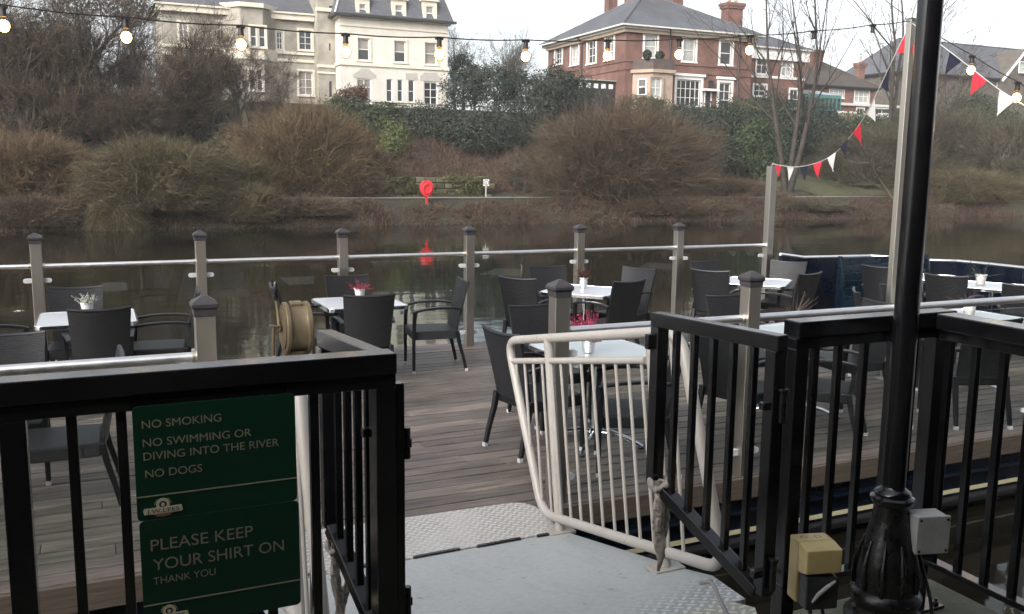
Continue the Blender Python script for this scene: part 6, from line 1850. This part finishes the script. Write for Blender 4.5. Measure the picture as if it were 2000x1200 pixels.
def twig_bush(label, X, wpx, Ytop, b, mat, n, tw, seed, rb=None, tlen=0.9, group='bare shrubs on the far bank', r0=0.028, rt=0.0068, low=0.0, droop=0.0, zoff=0.0, h_add=0.0, name='bare_shrub', bark='bark_moss'):
    a = spot(X, b); z0 = float(bank_z(a, b)) - 0.15 + zoff; h = topz(X, Ytop, b) - z0 + h_add
    ra_ = wpx * mpp(X, b) / 2; rb = rb or ra_ * 0.8
    t = thing(name, label, 'shrub', (a, b, z0), 0, group)
    rng = np.random.default_rng(seed)
    S, SR, T, TR = twig_dome(rng, ra_, rb, h, int(n * 1.3), int(tw * 2.0), tlen * 0.85, r0, rt, 0.3, droop, low)
    g = Big(); g.tubes(S, SR, 3); g.build('stems', mat, t)
    g = Big(); g.tubes(T, TR, 2, seed=seed + 1); g.build('twigs', mat, t)
    g = Big(); leaf_cloud(g, rng, (0, 0, h * 0.36), (ra_ * 0.98, rb * 0.98, h * 0.62), int(700 + 90 * ra_ * h), 0.085, (0.5, 1.05), 0.2, bottom=-0.5); g.build('dead_leaves', 'bracken', t)
    return t

twig_bush('olive brown scrub between the olive and tawny willows', 440, 220, 300, 45.5, 'twig_olive', 420, 20, 111, rb=2.2)
twig_bush('brown scrub behind the olive willow on the left', 160, 240, 290, 47.0, 'twig_brown', 480, 20, 112, rb=2.4)
twig_bush('brown scrub under the right side of the tawny willow', 690, 150, 330, 45.8, 'twig_brown', 240, 18, 113, rb=1.4)
twig_bush('low brown scrub at the water edge under the tawny willow', 590, 190, 390, 41.4, 'twig_brown', 240, 18, 114, rb=1.0)
twig_bush('low brown scrub at the far left water edge', 60, 200, 385, 41.2, 'twig_brown', 240, 18, 115, rb=1.0)
twig_bush('low dark scrub at the water edge under the huge willow', 1330, 260, 385, 41.6, 'twig_brown', 320, 18, 116, rb=1.1)
twig_bush('low grey scrub at the water edge right of the tall post', 1590, 180, 395, 41.6, 'twig_grey', 220, 18, 117, rb=1.0)
twig_bush('huge round bare willow bush spreading below the brick villa', 1225, 385, 200, 43.6, 'twig_brown', 1150, 26, 11, rb=3.6, tlen=1.15)
twig_bush('tawny round bare willow below the cream mansion', 600, 320, 205, 48.0, 'twig_tawny', 800, 26, 12, rb=4.0, tlen=1.2)
twig_bush('wide greenish willow bush leaning over the water on the left', 305, 320, 270, 42.3, 'twig_olive', 800, 24, 13, rb=2.8, tlen=1.1, droop=0.15)
twig_bush('brown bush at the left edge above the water', 50, 300, 262, 45.0, 'twig_tawny', 620, 22, 14, rb=3.0, tlen=1.1)
twig_bush('small straw coloured willow drooping to the water', 225, 130, 372, 40.9, 'twig_olive', 240, 24, 15, rb=1.2, tlen=0.9, droop=0.7, zoff=-0.2)
twig_bush('thin straw scrub beside the stone wall', 710, 150, 285, 48.5, 'twig_tawny', 200, 16, 16, rb=1.6, tlen=0.9)
twig_bush('low brown willow shoots by the water under the tawny willow', 480, 170, 360, 41.2, 'twig_olive', 200, 16, 17, rb=1.2, tlen=0.8)
twig_bush('grey green thicket right of the lawn', 1725, 240, 245, 50.0, 'twig_grey', 560, 22, 18, rb=3.2, tlen=1.3)
twig_bush('tall grey thicket behind the lamp post', 1860, 300, 205, 54.0, 'twig_grey', 700, 24, 19, rb=4.0, tlen=1.4)
twig_bush('grey brown thicket at the right edge', 2010, 260, 235, 47.0, 'twig_grey', 560, 22, 20, rb=3.0, tlen=1.2)
twig_bush('low olive willow over the water on the right', 1900, 300, 330, 43.2, 'twig_olive', 460, 20, 21, rb=2.4, tlen=1.1, droop=0.2)
twig_bush('brown thicket below the garden wall', 1650, 130, 300, 56.0, 'twig_grey', 240, 18, 22, rb=2.0, tlen=1.1)
twig_bush('low brown scrub left of the big willow', 1035, 110, 290, 49.0, 'twig_brown', 200, 18, 23, rb=1.5, tlen=0.9)
twig_bush('low scrub under the evergreen right of the big willow', 1440, 160, 350, 45.6, 'twig_brown', 220, 18, 24, rb=1.4, tlen=0.8)

def evergreen(label, lobes, mat, seed, size=0.26, dens=75,  group='evergreen shrubs on the far slope', name='evergreen_shrub', cat='shrub', bark='bark', stem=True):
    """lobes: (X, Y, half width px, half height px, b)"""
    a0 = spot(lobes[0][0], lobes[0][4]); b0 = lobes[0][4]; z0 = float(bank_z(a0, b0))
    t = thing(name, label, cat, (a0, b0, z0), 0, group)
    size *= 0.62
    rng = np.random.default_rng(seed); g = Big()
    for X, Y, hw, hh, b in lobes:
        a, z = on_b(X, Y, b); k = mpp(X, b)
        rx, rz = hw * k, hh * k * 0.92; ry = min(rx, rz * 1.4) * 0.9
        c = (a - a0, b - b0, z - z0)
        n = int(dens * 3.2 * (rx * rz + ry * rz + rx * ry) * 1.5) + 400
        n = min(n, 16000)
        leaf_cloud(g, rng, c, (rx, ry, rz), n, size, (0.45, 1.06), 0.26, 0.25, -0.9)
        # outer sprays that break the outline
        leaf_cloud(g, rng, c, (rx * 1.1, ry * 1.1, rz * 1.12), n // 6, size * 0.9, (0.9, 1.1), 0.35, 0.2, -0.5)
    g.build('foliage', mat, t)
    if stem:
        m = MB()
        for X, Y, hw, hh, b in lobes[:4]:
            a, z = on_b(X, Y, b); zb = float(bank_z(a, b)) - z0 - 0.3
            m.tube([(a - a0, b - b0, zb), (a - a0 + 0.1, b - b0, (zb + z - z0) / 2), (a - a0, b - b0, z - z0)], [0.16, 0.12, 0.06], 7)
        m.build('trunk', bark, t)
    return t
evergreen('tall dark laurel hedge right of the cream mansion', [(905, 178, 40, 36, 73), (965, 172, 50, 40, 73), (1018, 180, 38, 38, 73)], 'leaf_dark', 31, 0.3)
evergreen('dark evergreen mass on the slope under the terrace rail', [(880, 245, 70, 38, 65), (950, 262, 62, 45, 62), (1000, 245, 42, 45, 64), (830, 232, 55, 26, 67)], 'leaf_dark', 32, 0.28)
evergreen('dark rounded shrubs under the beech hedge', [(690, 225, 48, 30, 68), (735, 245, 32, 34, 66), (660, 215, 34, 24, 70), (755, 215, 40, 14, 70)], 'leaf_mid', 33, 0.28)
evergreen('bright yellow green shrub on the slope', [(772, 272, 29, 37, 61), (760, 290, 22, 24, 60)], 'leaf_bright', 34, 0.24)
evergreen('dark evergreen in front of the villa garden room', [(1085, 180, 42, 44, 66), (1125, 192, 36, 40, 66), (1060, 205, 36, 45, 65)], 'leaf_dark', 35, 0.28)
evergreen('holly tree rising behind the laurel hedge', [(903, 138, 26, 30, 88), (926, 154, 24, 22, 87)], 'leaf_dark', 36, 0.32)
evergreen('broad dark evergreen right of the big willow', [(1400, 255, 50, 45, 60), (1440, 290, 58, 58, 57), (1380, 310, 36, 46, 55), (1345, 235, 50, 26, 64)], 'leaf_dark', 37, 0.28)
evergreen('glossy green bush behind the bare alder stems', [(1482, 285, 40, 46, 54), (1500, 320, 30, 34, 53)], 'leaf_mid', 38, 0.26)
evergreen('dark evergreen hedge below the teal conservatory', [(1590, 255, 52, 42, 64), (1545, 270, 30, 50, 62), (1612, 290, 30, 40, 61)], 'leaf_dark', 39, 0.28)
evergreen('small dark conifer beside the speed sign', [(1024, 338, 27, 38, 47.5)], 'leaf_dark', 40, 0.2)
evergreen('ivy covered bank under the big trees on the left', [(120, 225, 85, 52, 58), (40, 200, 60, 60, 60), (205, 255, 60, 42, 56)], 'leaf_dark', 41, 0.28)
evergreen('dark ivy thicket left of the tawny willow', [(350, 225, 60, 40, 62), (420, 265, 55, 42, 57), (465, 290, 40, 32, 54)], 'leaf_dark', 42, 0.28)
evergreen('low hedge along the villa terrace', [(1330, 222, 50, 12, 68.2), (1395, 224, 46, 12, 68.2), (1455, 218, 44, 22, 68.4), (1255, 205, 50, 16, 68)], 'leaf_mid', 43, 0.24)
evergreen('dark hedge before the lower brick house', [(1505, 215, 40, 26, 70), (1550, 218, 30, 20, 70)], 'leaf_dark', 44, 0.26)
evergreen('evergreen ground growth among the right hand thickets', [(1690, 250, 50, 22, 63), (1770, 262, 50, 34, 60), (1900, 250, 90, 40, 62), (1985, 330, 60, 34, 50)], 'leaf_mid', 45, 0.28)
bh = evergreen('clipped red brown beech hedge by the mansion', [(672, 190, 19, 16, 72.6), (690, 187, 18, 18, 72.6), (706, 186, 14, 19, 72.6)], 'leaf_beech', 46, 0.22, 110)
evergreen('dark needled pine high among the trees on the left', [(90, 60, 60, 50, 66), (40, 120, 60, 60, 66), (250, 20, 60, 34, 68), (150, 10, 60, 30, 68)], 'leaf_dark', 47, 0.3, 26, 'trees on the far bank', 'pine_tree', 'tree')

def tree(label, X, b, Ytop, seed, bark='bark', twig='twig_dark', r0=0.28, Xtop=None, twigs=True, fine=2, group='trees on the far bank', name='bare_tree', zoff=0.0, tr=0.0085, **kw):
    a = spot(X, b, 250); z0 = float(bank_z(a, b)) - 0.2 + zoff; H = topz(Xtop or X, Ytop, b) - z0
    t = thing(name, label, 'tree', (a, b, z0), 0, group)
    rng = np.random.default_rng(seed)
    lv = grow_tree(rng, H, r0, **kw)
    g = Big()
    cut = len(lv) - fine
    for i, l in enumerate(lv[:cut]):
        g.tubes(np.stack([p for p, r in l]), np.stack([r for p, r in l]), 7 if i == 0 else 5)
    g.build('trunk', bark, t, smooth=True)
    g = Big()
    for l in lv[cut:]:
        P = np.stack([p for p, r in l]); Rr = np.maximum(np.stack([r for p, r in l]), tr * 0.8)
        g.tubes(P, Rr, 3 if len(l) < 4000 else 2)
    # twiggy ends
    P = np.stack([p for p, r in lv[-1]])
    k = 4; m = len(P) * k
    si = np.repeat(np.arange(len(P)), k); f = rng.uniform(0.2, 1, m) * 4.99; i0 = f.astype(int)
    p0 = P[si, i0] + (P[si, i0 + 1] - P[si, i0]) * (f - i0)[:, None]
    d = unit(unit(P[si, i0 + 1] - P[si, i0]) + rng.normal(size=(m, 3)) * 0.6 + np.array([0, 0, 0.2]))
    L = H * 0.045 * rng.uniform(0.5, 1.3, m)[:, None]
    p1 = p0 + d * L * 0.5; p2 = p0 + d * L + rng.normal(size=(m, 3)) * 0.05
    g.tubes(np.stack([p0, p1, p2], 1), np.stack([np.full(m, tr), np.full(m, tr * 0.8), np.full(m, tr * 0.5)], 1), 2, seed=seed + 5)
    g.build('crown', twig, t)
    return t
D5 = dict(levels=5, kids=(9, 6, 5, 4), spread=1.0, first=0.2)
tree('tall dark bare tree filling the upper left corner', 165, 58, -130, 51, r0=0.34, twig='twig_dark', **D5)
tree('dark bare tree at the far left edge', 20, 62, -110, 52, r0=0.30, twig='twig_dark', **D5)
tree('dark bare tree left of the mansion wing', 285, 64, -60, 53, r0=0.26, twig='twig_dark', **D5)
tree('birch with pale trunk and dense reddish twigs before the mansion wing', 395, 62, -20, 54, bark='bark_pale', r0=0.13, twig='twig_brown', levels=5, kids=(9, 6, 5, 4), spread=0.8, trunk_frac=0.42)
tree('pale bare sycamore before the mansion wing', 478, 66, 2, 55, bark='bark_pale', r0=0.2, twig='twig_grey', levels=5, kids=(4, 4, 3, 3), spread=0.9, lean=(0.42, 0), trunk_frac=0.5, first=0.4)
tree('brown twiggy tree veiling the bow window of the mansion wing', 455, 63, 0, 168, bark='bark_moss', r0=0.14, twig='twig_brown', levels=5, kids=(7, 5, 4, 4), spread=0.95, first=0.3)
tree('thin brown tree veiling the right end of the mansion wing', 560, 68, 50, 169, bark='bark_moss', r0=0.09, twig='twig_brown', levels=5, kids=(6, 4, 3, 3), spread=1.0, first=0.25)
tree('dark leafless tree between the ivy and the wing', 330, 56, 10, 56, r0=0.18, twig='twig_dark', **D5)
tree('big dark tree overhanging the left edge of the view', 75, 54, -150, 151, r0=0.3, twig='twig_dark', **D5)
tree('dark bare tree near the top left with low spreading limbs', 235, 60, -80, 152, r0=0.26, twig='twig_dark', **D5)
tree('dark bare tree far left above the brown bush', -45, 56, -120, 153, r0=0.28, twig='twig_dark', **D5)
tree('smaller dark tree before the left end of the mansion wing', 370, 58, 40, 154, r0=0.16, twig='twig_brown', **D5)
tree('low dark tree rising behind the olive willow', 260, 52, 90, 155, r0=0.15, twig='twig_dark', **D5)
tree('low dark tree rising behind the left brown bush', 110, 52, 70, 156, r0=0.15, twig='twig_dark', **D5)
tree('tall bare alder with three stems beside the bunting', 1545, 47.5, -60, 57, bark='bark', r0=0.24, twig='twig_dark', stems=3, stem_spread=0.15, levels=4, kids=(5, 3, 3), spread=0.75, trunk_frac=0.62, first=0.5, jitter=0.05)
tree('tall forked bare tree left of the mast', 1738, 56, -90, 58, bark='bark', r0=0.24, twig='twig_dark', stems=2, stem_spread=0.07, levels=4, kids=(6, 3, 3), spread=0.8, trunk_frac=0.62, first=0.45, jitter=0.05)
tree('bare tree showing past the lamp post', 1845, 60, -10, 59, bark='bark', r0=0.16, twig='twig_dark', levels=5, kids=(6, 4, 3, 3), spread=0.95, trunk_frac=0.5)
tree('fine bare tree behind the right corner of the mansion', 893, 92, 8, 60, bark='bark', r0=0.2, twig='twig_dark', levels=5, kids=(6, 5, 4, 3), spread=0.85)
tree('slim bare poplars in the gap between the houses, left one', 965, 104, 72, 61, r0=0.16, twig='twig_grey', levels=4, kids=(9, 5, 4), spread=0.45, stems=3, stem_spread=0.12, trunk_frac=0.6)
tree('slim bare poplar in the gap between the houses, right one', 1005, 106, 78, 62, r0=0.14, twig='twig_grey', levels=4, kids=(9, 5, 4), spread=0.45, stems=2, stem_spread=0.1, trunk_frac=0.6)
tree('bare tree at the left corner of the brick villa', 1066, 108, 82, 63, r0=0.16, twig='twig_dark', levels=5, kids=(6, 4, 4, 3), spread=0.8)
tree('leaning bare willow over the water right of the lawn', 1760, 42.8, 215, 64, bark='bark_moss', r0=0.14, twig='twig_grey', levels=5, kids=(5, 4, 4, 3), spread=0.9, lean=(-1.15, 0.1), trunk_frac=0.55)
tree('crooked willow behind the lamp post by the water', 1930, 44, 215, 65, bark='bark_moss', r0=0.16, twig='twig_grey', levels=5, kids=(6, 4, 4, 3), spread=1.0, lean=(0.5, 0), trunk_frac=0.42)
tree('small bare tree standing in the tawny willow', 430, 41.8, 285, 66, bark='bark_pale', r0=0.05, twig='twig_olive', stems=4, stem_spread=0.12, levels=4, kids=(5, 3, 3), spread=0.7, trunk_frac=0.6)

tree('pale limbed bare tree in the grey thicket right of the lamp post', 1880, 52, 190, 165, bark='bark_moss', r0=0.13, twig='twig_grey', levels=5, kids=(7, 5, 4, 3), spread=1.1, trunk_frac=0.4, first=0.2)
tree('crooked bare tree right of the lawn before the garden wall', 1690, 58, 230, 166, bark='bark_moss', r0=0.12, twig='twig_grey', levels=5, kids=(7, 5, 4, 3), spread=1.1, trunk_frac=0.4, first=0.2)
tree('bare tree at the right edge over the water', 1985, 46, 200, 167, bark='bark_moss', r0=0.13, twig='twig_grey', levels=5, kids=(7, 5, 4, 3), spread=1.1, lean=(-0.3, 0), trunk_frac=0.4, first=0.2)
# rough growth nobody could count: bank scrub, bracken on the slope, grass by the path
def scrub(name, a0, a1, b0, b1, n, L, mat, seed, r=0.012, lean=0.5, dens=None):
    rng = np.random.default_rng(seed)
    A = rng.uniform(a0, a1, n); B = rng.uniform(b0, b1, n)
    if dens is not None:
        keep = dens(A, B, rng); A, B = A[keep], B[keep]; n = len(A)
    Z = bank_z(A, B) - 0.05
    p0 = np.stack([A, B, Z], 1)
    d = unit(rng.normal(size=(n, 3)) * lean + np.array([0, -0.15, 1.0]))
    clump = 0.6 + 0.5 * np.sin(A * 1.7 + B) * np.cos(A * 0.6 - B * 1.3)
    l = (L * rng.uniform(0.35, 1.2, n) * np.clip(clump, 0.3, 1.2))[:, None]
    p1 = p0 + d * l * 0.55; p2 = p0 + d * l + rng.normal(size=(n, 3)) * L * 0.22 - np.array([0, 0, 0.15 * L])
    g = Big(); g.tubes(np.stack([p0, p1, p2], 1), np.stack([np.full(n, r), np.full(n, r * 0.8), np.full(n, r * 0.4)], 1), 2, seed=seed + 1)
    o = g.build(name, mat); o['kind'] = 'stuff'
    return place(o)
def tagk(o, label, cat):
    o['label'] = label; o['category'] = cat; return o
tagk(scrub('bank_scrub', -14, 55, 40.3, 42.6, 40000, 0.62, 'bracken', 71, 0.013, 0.9), 'brown brambles and dead growth along the far water edge', 'scrub')
tagk(scrub('slope_bracken', spot(640, 52), spot(1420, 52), 47.2, 66, 46000, 1.0, 'bracken', 72, 0.014, 0.8), 'reddish dead bracken on the slope above the stone wall', 'bracken')
tagk(scrub('slope_undergrowth', spot(-200, 58), spot(640, 58), 46.5, 72, 46000, 1.2, 'twig_dark', 73, 0.016, 0.8), 'dark undergrowth on the left slope', 'undergrowth')
tagk(scrub('right_undergrowth', spot(1600, 58), spot(2250, 58), 46.5, 74, 46000, 1.2, 'twig_grey', 74, 0.016, 0.8, dens=lambda A, B, r: ~((A > a0 - 0.3) & (A < a1 + 0.3) & (B < 54))), 'grey undergrowth on the right slope', 'undergrowth')
tagk(scrub('rough_grass', -14, 60, 42.6, 47.0, 26000, 0.16, 'grass', 75, 0.012, 0.5, dens=lambda A, B, r: (B < 43.3) | (B > 45.5)), 'rough winter grass either side of the towpath', 'grass')

tagk(scrub('lawn_turf', a0 - 0.6, a1 + 0.6, 46.0, 54.2, 22000, 0.12, 'grass', 76, 0.010, 0.5), 'short winter turf on the far lawn', 'grass')
# damp winter air over the river
hz = MB().box(-440, 640, -80, 420, -3.9, 34).build('haze', 'earth')
hm = bpy.data.materials.new('haze'); hm.use_nodes = True
hn = hm.node_tree; hn.nodes.clear()
ho = hn.nodes.new('ShaderNodeOutputMaterial'); hv = hn.nodes.new('ShaderNodeVolumePrincipled')
hv.inputs['Color'].default_value = (0.95, 0.94, 0.93, 1); hv.inputs['Density'].default_value = 0.0007; hv.inputs['Anisotropy'].default_value = 0.2
hn.links.new(hv.outputs[0], ho.inputs['Volume'])
hz.data.materials.clear(); hz.data.materials.append(hm)
hz['kind'] = 'stuff'; hz['label'] = 'thin damp haze over the river'; hz['category'] = 'haze'
place(hz)
